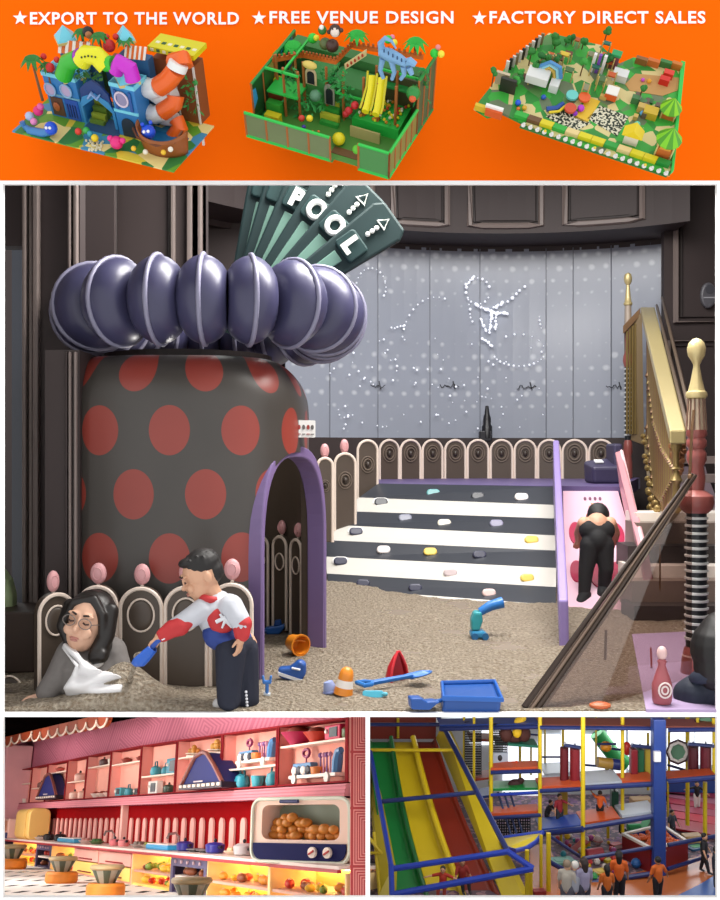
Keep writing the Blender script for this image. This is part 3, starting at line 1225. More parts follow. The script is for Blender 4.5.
gold = ('#cdbb86', .35, .3)
red = ('#93504a', .3, 0)
np_, k = newel('newel_post', 'near turned newel post with gold ball finial, red beads and black and white banding', 696.5, 4.67, None, [
    ('finial', gold, 364, 338, [(0, 338), (4, 339.2), (7.5, 343), (9.2, 349), (8.2, 356), (5, 361), (3.2, 365), (3.4, 368)]),
    ('finial_cone', gold, 393, 365, [(2.6, 364), (3.4, 368), (5.5, 380), (8.2, 391), (9.8, 392), (10.6, 395), (9.8, 398), (8, 399)]),
    ('shaft', ('#b7a48c', .4, .1), 431, 398, [(7.6, 398), (8.2, 410), (9, 422), (9.6, 431)]),
    ('beads', red, 512, 430, [(9.8, 430), (10.2, 435), (8.2, 438), (9.8, 441), (9.8, 446), (7.6, 449), (9.6, 453), (9.8, 460), (7, 466), (8.6, 478), (7.4, 490), (10, 491.5), (16, 496), (17.3, 502), (15.5, 509), (11, 513)]),
    ('post_core', ('#22262b', .3, 0), 646, 511, [(9.8, 511), (10.5, 646)]),
    ('foot', red, 690, 640, [(8, 640), (8.5, 645), (12, 648), (14.5, 660), (15.5, 672), (13, 690), (13, 698)])])
for i in range(17):
    mb = MB()
    y = 518 + i * 7.5
    mb.lathe([((9.3 + i * .04) * k, (690 - y - 1.5) * k), ((11.2 + i * .04) * k, (690 - y - 1) * k), ((11.4 + i * .04) * k, (690 - y + 1) * k), ((9.3 + i * .04) * k, (690 - y + 1.6) * k)], n=20)
    mb.build('white_band', mat('#d9dbd8', .35), np_, smooth=True)
for i in range(12):
    mb = MB()
    a = 2 * PI * i / 12
    mb.bar((8.0 * k * math.cos(a), 8 * k * math.sin(a), (690 - 399) * k), (9.8 * k * math.cos(a), 9.8 * k * math.sin(a), (690 - 430) * k), .004, 5)
    mb.build('flute', mat('#7c5f50', .4), np_)
mb = MB()
mb.lathe([(9.5 * k, (690 - 653) * k), (13.5 * k, (690 - 654.5) * k), (13.8 * k, (690 - 656) * k), (9.5 * k, (690 - 658) * k)], n=20)
mb.build('white_band', mat('#d9b9b2', .35), np_)

Yfar = 10.6
fn, k = newel('newel_post', 'far turned newel post with gold ball finial at the top of the stairs', 628, Yfar, None, [
    ('finial', gold, 285, 273, [(0, 272.5), (3, 274), (4.2, 278), (3.6, 282), (1.6, 285.5)]),
    ('finial_cone', gold, 304, 284, [(1.5, 284.5), (2.6, 296), (3.4, 302), (4.4, 303), (4.2, 305), (3, 306)]),
    ('shaft', ('#a89a8c', .4, .1), 330, 305, [(3.2, 305), (3.7, 330)]),
    ('beads', red, 368, 329, [(2.6, 329), (3.2, 340), (2.4, 350), (4.6, 356), (5.2, 361), (3.6, 367)]),
    ('post_core', ('#22262b', .3, 0), 440, 366, [(3.3, 366), (3.3, 440)]),
    ('foot', red, 470, 438, [(2.6, 438), (4.2, 443), (4.6, 452), (3.4, 456), (4.4, 462), (4.4, 482)])])
for i in range(15):
    mb = MB()
    y = 369 + i * 4.7
    mb.lathe([(3.1 * k, (470 - y - .9) * k), (4.0 * k, (470 - y - .7) * k), (4.0 * k, (470 - y + .7) * k), (3.1 * k, (470 - y + .9) * k)], n=14)
    mb.build('white_band', mat('#d4d6d6', .35), fn, smooth=True)

bal = thing('stair_balustrade', 'steep gold stair balustrade with flat handrail and close gold spindles on the right', 'balustrade', P(655, 524, 8.3))


def bx(Y):
    return 3.02 + (Y - 10.5) * .2545


def rail_z(Y):
    return ZC + 1.5 + (Y - 10.5) * .278


def str_z(Y):
    return max(ZC - .5 + (7 - min(7, Y)) * .14, ZC + .12 + (Y - 10.5) * .335)


mb = MB()
q = []
for Y, w in ((10.5, .075), (5.5, .045)):
    q.append([Vector((bx(Y) - w, Y, rail_z(Y))), Vector((bx(Y) + w, Y, rail_z(Y))), Vector((bx(Y) + w, Y, rail_z(Y) - .08)), Vector((bx(Y) - w, Y, rail_z(Y) - .08))])
mb.hexa(q[0], q[1])
mb.build('handrail', GOLD2, bal, world=True, bevel=.01)
mb = MB()
for off in (.095, .15):
    mb.tube([Vector((bx(10.5) + off, 10.5, rail_z(10.5) + (.1 if off > .1 else .02))), Vector((bx(5.5) + off * .6, 5.5, rail_z(5.5)))], .014, 5)
mb.build('edge_bar', mat('#5a4a3c', .35, .4), bal, world=True)
ys = [10.4 - 4.75 * (i / 27) ** .8 for i in range(28)]
for i, Y in enumerate(ys):
    mb = MB()
    z0, z1 = str_z(Y), rail_z(Y) - .07
    x = bx(Y)
    r = .022
    pr = [(r, 0), (r, .12), (r * 1.7, .14), (r * .8, .18), (r * .75, (z1 - z0) * .5), (r * 1.5, (z1 - z0) * .52), (r * .75, (z1 - z0) * .55), (r * .8, z1 - z0 - .1), (r * 1.5, z1 - z0 - .06), (r, z1 - z0)]
    mb.lathe(pr, (x, Y, z0), n=10)
    mb.build('spindle', GOLD if i % 2 else BRZ, bal, world=True, smooth=True)
mb = MB()
pts = [Vector((bx(Y), Y, str_z(Y))) for Y in (10.6, 9.5, 8.5, 7.5, 6.9, 5.7)]
mb.tube(pts, .045, 8)
for i in range(60):
    Y = 10.5 - 3.5 * i / 59
    mb.sph((bx(Y) - .05 * math.sin(i * 1.3), Y, str_z(Y) + .06 + .05 * math.cos(i * 1.9)), .03, 6)
mb.build('stringer_ornament', mat('#a98f5a', .3, .6), bal, world=True, smooth=True, label='gold scrolled ornament along the stair string')
mb = MB()
for i in range(26):
    a = i * .8
    c = P(678 + 7 * math.cos(a) * (1 - i / 40), 442 + i * 1.1 + 4 * math.sin(a), 5.9)
    mb.sph(c, .022, 6)
mb.build('scroll', mat('#9c6c48', .3, .5), bal, world=True, smooth=True)
# landing panel between far newel and rail
mb = MB()
A = [P(625, 328, Yfar), P(642, 312, 10.5), P(644, 445, 10.5), P(626, 438, Yfar)]
mb.slab(A, (0, .04, 0))
mb.build('landing_panel', mat('#7d6a4c', .4, .3), bal, world=True)
mb = MB()
mb.hexa([P(623, 326, Yfar - .08), P(640, 308, Yfar - .08), P(640, 316, Yfar - .08), P(623, 334, Yfar - .08)], [P(623, 326, Yfar + .1), P(640, 308, Yfar + .1), P(640, 316, Yfar + .1), P(623, 334, Yfar + .1)])
mb.build('landing_rail', BRZ, bal, world=True)
for i in range(6):
    x = 627 + i * 2.8
    mb = MB()
    mb.bar(P(x, 434, Yfar - .06), P(x, 331 - i * 2.5, Yfar - .06), .012, 6)
    mb.build('spindle', GOLD, bal, world=True)
# stair string (mauve side of the flight)
t = thing('stair_flight', 'mauve-grey closed side of the staircase below the gold spindles', 'staircase', Vector((bx(8.5) + .1, 8.5, ZS)))
mb = MB()
mb.prism([(Y, str_z(Y)) for Y in (10.6, 9.4, 8.2, 7.1)] + [(7.1, ZS + .0), (10.6, ZS + .0)], (0, 0, 0), (.2545, 1, 0), (0, 0, 1), (.5, 0, 0))
for i in range(len(mb.v)):
    mb.v[i].x += bx(0) + .03
mb.build('string_board', mat('#6f6068', .45), t, world=True)
for i in range(6):
    Y = 9.9 - i * .5
    mb = MB()
    mb.span((bx(Y) + .1, Y - .25, str_z(Y) - .05), (bx(Y) + .9, Y + .25, str_z(Y) + .02))
    mb.build('tread', mat('#8a7c78', .5), t, world=True)

# glass balustrade sloping down to the front
gb = thing('glass_balustrade', 'sloping glass balustrade with a dark bronze handrail crossing the lower right', 'balustrade', P(650, 695, 4.3))
g0, g1 = P(524, 707, 4.06), P(692, 474, 4.58)
mb = MB()
mb.slab([g0, g1, P(692, 692, 4.58), P(600, 707, 4.06)], (0, .012, 0))
mb.build('glass_pane', glass('bronze_glass', '#d8cdc8', .07), gb, world=True)
for dy, r, m in ((0, .014, '#3a2f29'), (6.0, .010, '#7d6a5c'), (11, .013, '#3d322b'), (15.5, .006, '#8d7a6b')):
    mb = MB()
    mb.tube([g0 + Vector((dy * .0042, -.004, -.0016 * dy)), (g0 + g1) / 2 + Vector((dy * .0035, -.004, -.001 * dy)), g1 + Vector((dy * .0014, -.004, -.0005 * dy))], [r, r * .8, r * .55], 8)
    mb.build('handrail', mat(m, .3, .5), gb, world=True, smooth=True)
mb = MB()
mb.tube([P(694, 410, 4.45), P(692, 430, 4.45), P(690, 470, 4.5), P(689, 478, 4.55)], .007, 6)
mb.sph(P(690, 476, 4.5), .012, 8)
mb.build('end_rod', BRZ, gb, world=True)
mb = MB()
mb.bar(P(606, 630, 4.28), P(605, 660, 4.28), .006, 6)
mb.bar(P(660, 545, 4.48), P(660, 590, 4.48), .004, 6)
mb.build('glass_clamp', BRZ, gb, world=True)

# striped steps behind the glass
st = thing('striped_steps', 'grey, black and white striped steps seen through the glass balustrade', 'steps', P(690, 600, 6.2))
for i, (y0, y1, h) in enumerate([(513, 523, '#e6ddd4'), (523, 546, '#75685f'), (546, 566, '#2f2b2a'), (566, 581, '#e2d8ce'), (581, 606, '#7d6d63'), (606, 640, '#3b3432')]):
    Y0 = 6.9 - i * .16
    mb = MB()
    x0 = 637 if i < 2 else 628 + (i - 2) * 2
    a, b = P(x0, y0, Y0), P(770, y1 + 3, Y0)
    mb.span((a.x, Y0, b.z), (b.x, Y0 + .3, a.z))
    mb.build('step_band', mat(h, .45), st, world=True)
# lavender floor mat with a pawn ornament
lp = thing('lavender_mat', 'lavender floor mat behind the glass at the lower right', 'floor mat', P(680, 690, 4.4))
mb = MB()
q = []
for x, y in ((632, 634), (760, 628), (760, 709.5), (646, 709.5)):
    Yq_ = 1040 / (y - 450)
    q.append(P(x, y, Yq_))
mb.slab(q, (0, 0, -.03))
mb.build('mat_body', mat('#a995b8', .45), lp, world=True)
mb = MB()
Yq_ = 1010 / (657 - 450)
mb.slab([P(650, 648, 1038 / 198), P(651.6, 648, 1038 / 198), P(652.4, 668, 1038 / 218), P(650.6, 668, 1038 / 218)], (0, 0, .003))
mb.build('slot', mat('#7a3038', .4), lp, world=True)
pw = thing('pawn_ornament', 'dusty red pawn-shaped ornament with white ring pattern by the lower right corner', 'ornament', P(662, 703, 4.1))
k = 4.1e-3
mb = MB()
mb.lathe([(8.5 * k, 0), (9.5 * k, .01), (10 * k, 18 * k), (7 * k, 28 * k), (3.6 * k, 38 * k), (3, 0)][:5] + [(4.6 * k, 42 * k), (3 * k, 44 * k)], n=20)
mb.build('pawn_body', mat('#a2545a', .4), pw, smooth=True)
mb = MB()
mb.sph((0, 0, 50 * k), (5.2 * k, 5.2 * k, 7 * k), 14)
mb.build('pawn_head', mat('#d9b3b0', .4), pw, smooth=True)
mb = MB()
for rr in (3.2, 6.2):
    mb.tube([Vector((u * k, -10.2 * k, 15 * k + v * k)) for u, v in ell(rr, rr * 1.2, 16)], .004, 5, closed=True)
mb.build('ring_pattern', mat('#e0cfcb', .4), pw)
point('house_fill_light', (HC0.x + .12, HC0.y - .05, ZS + 1.2), 7, (1, .96, .9), .08)  # unseen fill light added to brighten the pads inside the house
# ================================================================ PEOPLE
SKIN = '#c99878'


def cap(mb, a, b, ra, rb, n=12):
    a, b = Vector(a), Vector(b)
    mb.sph(a, ra, n)
    mb.sph(b, rb, n)
    if (a - b).length > 1e-5:
        mb.tube([a, b], [ra * .99, rb * .99], n)
    return mb


def chain(mb, pts, rs, n=12):
    for i in range(len(pts) - 1):
        cap(mb, pts[i], pts[i + 1], rs[i], rs[i + 1], n)
    return mb


def head_parts(mb, M, k):
    mb.sph((0, .012 * k, .02 * k), (.078 * k, .092 * k, .095 * k), 18, M)
    mb.sph((0, -.022 * k, -.045 * k), (.058 * k, .066 * k, .066 * k), 16, M)
    mb.sph((0, -.05 * k, -.088 * k), (.026 * k, .026 * k, .02 * k), 10, M)          # chin
    mb.sph((0, -.094 * k, -.022 * k), (.0135 * k, .018 * k, .013 * k), 10, M)       # nose tip
    mb.sph((0, -.084 * k, .0 * k), (.008 * k, .012 * k, .026 * k), 10, M)           # bridge
    for s in (-1, 1):
        mb.sph((s * .034 * k, -.074 * k, -.03 * k), (.024 * k, .018 * k, .022 * k), 10, M)  # cheeks
        mb.sph((s * .03 * k, -.078 * k, .032 * k), (.026 * k, .012 * k, .009 * k), 8, M)    # brow
        mb.sph((s * .079 * k, .012 * k, -.005 * k), (.011 * k, .02 * k, .03 * k), 10, M)    # ears
    mb.sph((0, -.083 * k, -.058 * k), (.022 * k, .012 * k, .009 * k), 8, M)         # lips


def face_parts(t, M, k, closed=False, glasses=False):
    for s in (-1, 1):
        if closed:
            mb = MB()
            mb.tube([M @ Vector((s * (.018 + .012 * i) * k, (-.089 + .004 * abs(i - 1)) * k, (.006 - .004 * (1 - abs(i - 1))) * k)) for i in range(3)], .0035 * k, 5)
            mb.build('eyelid', mat('#3a2621', .6), t, world=True)
        else:
            mb = MB()
            mb.sph((s * .031 * k, -.077 * k, .01 * k), (.014 * k, .011 * k, .0085 * k), 12, M)
            e = mb.build('eye', mat('#e9e4df', .3, var=0), t, world=True, smooth=True)
            mb = MB()
            mb.sph((s * .031 * k, -.086 * k, .01 * k), (.0075 * k, .004 * k, .0075 * k), 10, M)
            mb.build('iris', mat('#21140f', .2, var=0), e, world=True, smooth=True)
        mb = MB()
        mb.tube([M @ Vector((s * (.014 + .016 * i) * k, (-.092 + .007 * i) * k, (.031 + .004 * (1 - abs(i - 1))) * k)) for i in range(3)], .0042 * k, 5)
        mb.build('eyebrow', mat('#2a1d19', .8), t, world=True)
        if glasses:
            mb = MB()
            mb.tube([M @ Vector((s * .032 * k + u * k, -.1 * k, .006 * k + v * k)) for u, v in ell(.025, .019, 16)], .0018 * k, 5, closed=True)
            mb.bar(M @ Vector((s * .057 * k, -.1 * k, .008 * k)), M @ Vector((s * .083 * k, -.0 * k, .012 * k)), .0016 * k, 5)
            mb.build('glasses_rim', mat('#77706c', .3, .6), t, world=True)
    mb = MB()
    mb.sph((0, -.089 * k, -.054 * k), (.02 * k, .008 * k, .0045 * k), 10, M)
    mb.sph((0, -.088 * k, -.062 * k), (.016 * k, .008 * k, .005 * k), 10, M)
    mb.build('lips', mat('#b0776c', .55), t, world=True, smooth=True)


def hand(mb, wrist, d, palm_n, k, curl=.6):
    """palm, four bent fingers of unequal length and a thumb; k = hand length"""
    wrist, d, nrm = Vector(wrist), Vector(d).normalized(), Vector(palm_n).normalized()
    side = d.cross(nrm).normalized()
    nrm = side.cross(d).normalized()
    c = wrist + d * .26 * k
    cap(mb, wrist, c, .15 * k, .19 * k, 10)
    for q in (-.13, 0, .13):
        cap(mb, wrist + side * q * .6 * k, wrist + d * .5 * k + side * q * k, .12 * k, .105 * k, 8)
    for i, (off, ln) in enumerate(((-.2, .40), (-.067, .46), (.067, .43), (.2, .34))):
        p = wrist + d * .52 * k + side * off * k
        pts, ang, dirv = [p], 0, d
        for s in range(3):
            ang += curl * (.5 + .35 * s)
            dirv = (d * math.cos(ang) + nrm * math.sin(ang)).normalized()
            p = p + dirv * ln * k * (.42, .33, .25)[s]
            pts.append(p)
        chain(mb, pts, [.075 * k, .07 * k, .064 * k, .055 * k], 8)
    p = wrist + d * .15 * k - side * .15 * k
    t1 = p + (d * .55 - side * .7 + nrm * .25).normalized() * .26 * k
    t2 = t1 + (d * .8 - side * .05 + nrm * .5).normalized() * .22 * k
    chain(mb, [p, t1, t2], [.09 * k, .08 * k, .062 * k], 8)


# ---- seated woman
Yw = 4.25
kw = Yw / 1000


def Wp(px, py, dy=0.0):
    return P(px, py, Yw + dy)


wo = thing('person', 'person with long black hair and glasses dozing in a grey cardigan, half buried in sand', 'person', Wp(92, 704))
Mh = T(Wp(88, 622, -.03)) @ RY(R(13)) @ RZ(R(-10)) @ RX(R(-4))
mb = MB()
head_parts(mb, Mh, 1.12)
chain(mb, [Wp(91, 640, .02), Wp(95, 664, .0)], [.052, .056])
chain(mb, [Wp(74, 655, .03), Wp(62, 676, 0), Wp(49, 693, -.04)], [.05, .045, .035])
chain(mb, [Wp(113, 655, .03), Wp(123, 678, 0), Wp(126, 694, -.05)], [.05, .045, .035])
hand(mb, Wp(48, 694, -.05), (-.6, -.3, -.3), (.3, -1, 0), .13, .4)
hand(mb, Wp(126, 694, -.05), (.5, -.3, -.2), (-.3, -1, 0), .13, .4)
chain(mb, [Wp(94, 668, .04), Wp(95, 685, .03)], [.10, .12])
chain(mb, [Wp(88, 690, .02), Wp(125, 692, -.02), Wp(140, 694, .0)], [.07, .05, .03])
chain(mb, [Wp(100, 690, .08), Wp(120, 692, .08), Wp(145, 695, .06)], [.06, .05, .03])
mb.build('body', mat('#cfa389', .5, var=.04), wo, world=True, remesh=.006, sm=4)
face_parts(wo, Mh, 1.12, closed=True, glasses=True)
mb = MB()
mb.sph((0, .026, .046), (.1, .1, .092), 18, Mh)
mb.sph((0, .05, -.03), (.098, .075, .1), 16, Mh)
chain(mb, [Mh @ Vector((.085, .0, .07)), Mh @ Vector((.1, -.015, -.03)), Mh @ Vector((.085, -.035, -.12)), Wp(101, 655, -.1)], [.035, .036, .034, .03])
chain(mb, [Wp(101, 645, -.04), Wp(101, 655, -.09)], [.05, .035])
chain(mb, [Mh @ Vector((-.088, -.02, .05)), Mh @ Vector((-.098, -.02, -.04)), Wp(70, 645, -.06), Wp(72, 652, -.06)], [.03, .026, .022, .012])
chain(mb, [Mh @ Vector((.02, -.05, .105)), Mh @ Vector((.075, -.05, .05)), Mh @ Vector((.088, -.035, -.02))], [.02, .018, .02])
chain(mb, [Mh @ Vector((.02, -.05, .105)), Mh @ Vector((-.06, -.055, .07)), Mh @ Vector((-.086, -.035, .0))], [.02, .018, .018])
mb.build('hair', mat('#17120f', .45, var=.2, vs=40), wo, world=True, remesh=.006, sm=5)
mb = MB()
chain(mb, [Wp(73, 655, .02), Wp(111, 653, .02)], [.075, .072])
chain(mb, [Wp(88, 672, .03), Wp(92, 680, .02)], [.135, .135])
chain(mb, [Wp(104, 672, .03), Wp(104, 680, .02)], [.115, .12])
chain(mb, [Wp(72, 656, .02), Wp(59, 678, -.01), Wp(47, 693, -.05)], [.074, .062, .05])
chain(mb, [Wp(112, 655, .02), Wp(122, 677, -.01), Wp(127, 697, -.06)], [.068, .054, .045])
mb.build('cardigan', mat('#77726f', .85, var=.12, vs=60), wo, world=True, remesh=.008, sm=5)
mb = MB()
up = [(67, 641), (75, 650), (84, 660), (93, 667), (102, 671), (112, 673), (121, 677), (123, 684)]
dn = [(62, 647), (69, 656), (76, 666), (72, 676), (64, 688), (68, 698), (92, 700), (118, 700)]


def cloth(u, v):
    s = u * 7
    i = min(6, int(s))
    f = s - i
    a = Vector((up[i][0] + (up[i + 1][0] - up[i][0]) * f, up[i][1] + (up[i + 1][1] - up[i][1]) * f))
    b = Vector((dn[i][0] + (dn[i + 1][0] - dn[i][0]) * f, dn[i][1] + (dn[i + 1][1] - dn[i][1]) * f))
    p = a + (b - a) * v
    bul = .02 * math.sin(v * 9 + u * 7) * (.3 + v) + .014 * math.sin(u * 23 + v * 5)
    d = -.155 - .02 * math.sin(PI * v) + bul
    if u < .25:
        d += .10 * (1 - u / .25)
    return Wp(p.x, p.y, d)


mb.grid(cloth, 42, 16)
mb.build('white_bib', mat('#dedcdc', .8, var=.04), wo, world=True, smooth='all', solid=.008)
mb = MB()
chain(mb, [Wp(87, 664, -.09), Wp(94, 668, -.1), Wp(101, 663, -.085)], [.012, .012, .012])
mb.build('collar', mat('#d8d4d0', .8), wo, world=True, smooth=True)

# ---- boy with the shovel
Yb = 4.09
kb = Yb / 1000


def Bp(px, py, dy=0.0):
    return P(px, py, Yb + dy)


bo = thing('person', 'boy in a white, red and blue tracksuit top tipping sand from a blue shovel', 'person', Bp(238, 711))
Mb = T(Bp(201, 576)) @ RY(R(-6)) @ RZ(R(-68)) @ RX(R(16))
hk = .86
mb = MB()
head_parts(mb, Mb, hk)
chain(mb, [Bp(208, 588, .01), Bp(215, 603, .02)], [.045, .048])
chain(mb, [Bp(217, 612, .01), Bp(229, 638, .02)], [.06, .055])
chain(mb, [Bp(202, 612, -.02), Bp(180, 624, -.07), Bp(160, 637, -.1)], [.04, .032, .022])
chain(mb, [Bp(232, 606, -.05), Bp(241, 622, -.08), Bp(241, 637, -.1)], [.04, .032, .022])
hand(mb, Bp(161, 637, -.1), (-.8, -.1, -.55), (.2, -.3, -.9), .082, .75)
hand(mb, Bp(241, 636, -.1), (-.12, -.1, -1), (-1, .3, 0), .088, .35)
chain(mb, [Bp(231, 650, .0), Bp(228, 680, -.03), Bp(229, 700, -.03)], [.045, .04, .03])
chain(mb, [Bp(243, 645, .05), Bp(246, 680, .04), Bp(248, 700, .03)], [.06, .045, .03])
mb.build('body', mat('#c99a7c', .5, var=.04), bo, world=True, remesh=.0038, sm=3)
face_parts(bo, Mb, hk, closed=True)
mb = MB()
mb.sph((0, .024 * hk, .052 * hk), (.084 * hk, .09 * hk, .074 * hk), 18, Mb)
mb.sph((0, .056 * hk, .01 * hk), (.074 * hk, .06 * hk, .07 * hk), 14, Mb)
mb.sph((0, -.045 * hk, .088 * hk), (.055 * hk, .036 * hk, .022 * hk), 12, Mb)
for i in range(26):
    a = i * 2.4
    q = math.sqrt(i / 26) * .075 * hk
    p0 = Mb @ Vector((q * math.cos(a), .015 * hk + q * math.sin(a), .105 * hk - q * .35))
    mb.add([], [])
    cap(mb, p0, p0 + (p0 - Bp(202, 578)).normalized() * .02, .012, .003, 6)
mb.build('hair', mat('#14100f', .6, var=.2, vs=60), bo, world=True, remesh=.0045, sm=1)
WHT = mat('#b9bbc2', .7, var=.06, vs=30)
RED = mat('#b3282b', .65, var=.06, vs=20)
NAVY = mat('#171b2c', .8, var=.1, vs=20)
mb = MB()
chain(mb, [Bp(205, 609, .0), Bp(229, 606, .0)], [.05, .052])
chain(mb, [Bp(216, 611, .02), Bp(225, 632, .03)], [.088, .084])
chain(mb, [Bp(203, 610, -.03), Bp(190, 618, -.055), Bp(176, 626, -.075)], [.05, .043, .036])
chain(mb, [Bp(231, 607, -.05), Bp(239, 619, -.08), Bp(242, 626, -.09)], [.052, .044, .038])
mb.build('jacket', WHT, bo, world=True, remesh=.006, sm=4)
mb = MB()
chain(mb, [Bp(180, 626, -.075), Bp(172, 629, -.085), Bp(163, 635, -.098)], [.041, .037, .029])
chain(mb, [Bp(196, 617, -.06), Bp(178, 628, -.085)], [.026, .03])
mb.build('red_sleeve', RED, bo, world=True, remesh=.005, sm=3)
mb = MB()
chain(mb, [Bp(242, 624, -.085), Bp(242, 634, -.098)], [.042, .033])
mb.build('red_sleeve', RED, bo, world=True, remesh=.005, sm=3)
mb = MB()
for i in range(9):
    a = 2 * PI * i / 8
    pass
cpts = [Bp(209 + 8.5 * math.cos(a), 597 + 3.2 * math.cos(a + .9), .005 + .052 * math.sin(a)) for a in [2 * PI * i / 14 for i in range(14)]]
mb.tube(cpts, .016, 8, closed=True)
mb.build('red_collar', RED, bo, world=True, smooth='all')
mb = MB()
pl = [(0, 0), (10, -7), (13, -2), (17, 2), (21, 8), (20, 16), (12, 18), (5, 14), (6, 8), (1, 6)]
for (ox, oy, dz) in [(211, 613, 0)]:
    for j in range(6):
        pass
mb.sph(Bp(222, 620, -.05), (.06, .034, .056), 14, None)
mb.sph(Bp(213, 617, -.045), (.035, .025, .025), 12, None)
mb.build('red_chest_panel', RED, bo, world=True, remesh=.005, sm=3)
mb = MB()
mb.tube([Bp(216, 622, -.092), Bp(224, 618, -.094), Bp(232, 627, -.08)], [.008, .011, .006], 6)
mb.tube([Bp(220, 614, -.088), Bp(225, 621, -.094), Bp(222, 628, -.088)], [.005, .008, .004], 6)
mb.build('white_flash', mat('#d2d3d8', .7), bo, world=True, smooth=True)
mb = MB()
chain(mb, [Bp(219, 633, .0), Bp(235, 640, .02)], [.07, .072])
mb.sph(Bp(227, 636, .02), (.088, .1, .036), 14)
mb.build('blue_hem', mat('#22397f', .7), bo, world=True, remesh=.006, sm=4)
mb = MB()
mb.tube([Bp(161, 633.5, -.112), Bp(164, 639.5, -.112)], [.012, .012], 6)
mb.build('white_cuff', mat('#dfe0e4', .7), bo, world=True, smooth=True)
mb = MB()
mb.sph(Bp(236, 644, .02), (.076, .085, .06), 16)
mb.sph(Bp(228, 641, .02), (.055, .08, .04), 14)
chain(mb, [Bp(231, 650, -.03), Bp(229, 680, -.03), Bp(229, 700, -.03)], [.066, .055, .05])
chain(mb, [Bp(243, 650, .04), Bp(246, 680, .04), Bp(247, 700, .03)], [.066, .056, .052])
mb.build('trousers', NAVY, bo, world=True, remesh=.006, sm=4)
mb = MB()
for i in range(5):
    mb.sph(Bp(246 + .3 * i, 692 + i * 3.4, -.028), (.006, .004, .006), 8)
mb.build('trouser_print', mat('#d8d8de', .6), bo, world=True)
for x, dy in ((225, -.05), (246, .01)):
    mb = MB()
    chain(mb, [Bp(x + 3, 703, dy + .05), Bp(x - 7, 704, dy + .04)], [.03, .024])
    mb.build('shoe', mat('#c4c2c0', .6), bo, world=True, remesh=.006, sm=2)

# shovel in his hand, and the sand pouring off it
sh = thing('sand_shovel', 'blue toy scoop held in the boy\'s outstretched hand, pouring sand', 'toy shovel', Bp(146, 650, -.11))
mb = MB()
ax = (P(136, 661, 3.98) - P(157, 642, 3.98)).normalized()
ay = Vector((0, 1, 0)).cross(ax).normalized()
p0 = P(152, 646.5, 3.975)


def scoop(u, v):
    w = (.030 + .012 * math.sin(PI * min(1, u * 1.2) * .5)) * (1 if u < .75 else 1 - .5 * (u - .75) / .25)
    a = PI * (v - .5) * 1.25
    return p0 + ax * .098 * u + Vector((0, -1, 0)) * math.sin(a) * w + ay * (-math.cos(a) * w * .85)


mb.grid(scoop, 12, 12)
mb.build('scoop_bowl', mat('#1e58b8', .35), sh, world=True, smooth='all', solid=.004)
mb = MB()
mb.tube([p0 + ax * .01, p0 - ax * .03, P(160, 639.5, 3.98)], [.013, .0095, .0095], 8)
mb.build('handle', mat('#1b49a0', .35), sh, world=True, smooth=True)
mb = MB()
mb.sph(p0 + ax * .06, (.03, .025, .02), 10)
mb.tube([P(137, 662, 3.975), P(134, 668, 3.99), P(131, 675, 4.03), P(130.5, 680, 4.1)], [.006, .008, .009, .012], 7)
tag(mb.build('pouring_sand', s.m, smooth=True, kind='stuff'), 'thin stream of sand falling from the blue scoop onto the mound', 'sand')

# ---- boy climbing the slide
Yc = 6.75


def Cp(px, py, dy=0.0):
    return P(px, py, Yc + dy)


ch = thing('person', 'child in black bending forward and climbing up the pink slide', 'person', Cp(592, 603))
mb = MB()
Mc = T(Cp(597, 514, .16)) @ RX(R(62)) @ RZ(R(180)) @ Matrix.Scale(.85, 4)
head_parts(mb, Mc, 1.0)
chain(mb, [Cp(597, 518, .1), Cp(597, 524, .03)], [.05, .06])
chain(mb, [Cp(597, 524, .05), Cp(597, 538, .01)], [.078, .06])
chain(mb, [Cp(584, 523, .05), Cp(579, 533, .16), Cp(579, 542, .22)], [.045, .036, .026])
chain(mb, [Cp(610, 523, .05), Cp(615, 533, .16), Cp(614, 542, .22)], [.045, .036, .026])
hand(mb, Cp(579, 541, .22), (0, .6, -.3), (0, .3, -1), .11, .3)
hand(mb, Cp(614, 541, .22), (0, .6, -.3), (0, .3, -1), .11, .3)
chain(mb, [Cp(590, 545), Cp(586, 572), Cp(584, 598)], [.05, .035, .024])
chain(mb, [Cp(605, 545), Cp(606, 570), Cp(604, 590, .05)], [.05, .035, .024])
mb.build('body', mat('#c9977c', .55, var=.04), ch, world=True, remesh=.006, sm=3)
mb = MB()
mb.sph((0, .02, .04), (.09, .1, .085), 16, Mc)
mb.sph((0, .06, -.01), (.082, .07, .085), 14, Mc)
mb.build('hair', mat('#0e0c0c', .6), ch, world=True, remesh=.008, sm=2)
BLK = mat('#0d0d10', .8, var=.1, vs=20)
mb = MB()
chain(mb, [Cp(589, 530, .03), Cp(605, 530, .03)], [.07, .07])
mb.sph(Cp(597, 540, .0), (.078, .085, .085), 16)
chain(mb, [Cp(590, 545, 0), Cp(586, 570, 0), Cp(584, 594, 0)], [.07, .052, .04])
chain(mb, [Cp(604, 545, 0), Cp(606, 568, .0), Cp(604, 588, .05)], [.07, .053, .042])
mb.build('trousers', BLK, ch, world=True, remesh=.008, sm=4)
mb = MB()
chain(mb, [Cp(585, 595, .0), Cp(580, 603, -.06)], [.045, .035])
mb.build('shoe', BLK, ch, world=True, remesh=.007, sm=2)
mb = MB()
chain(mb, [Cp(604, 588, .05), Cp(602, 593, -.0)], [.045, .035])
mb.build('shoe', BLK, ch, world=True, remesh=.007, sm=2)

# ---- person cut off by the lower right corner
Yq = 4.16


def Qp(px, py, dy=0.0):
    return P(px, py, Yq + dy)


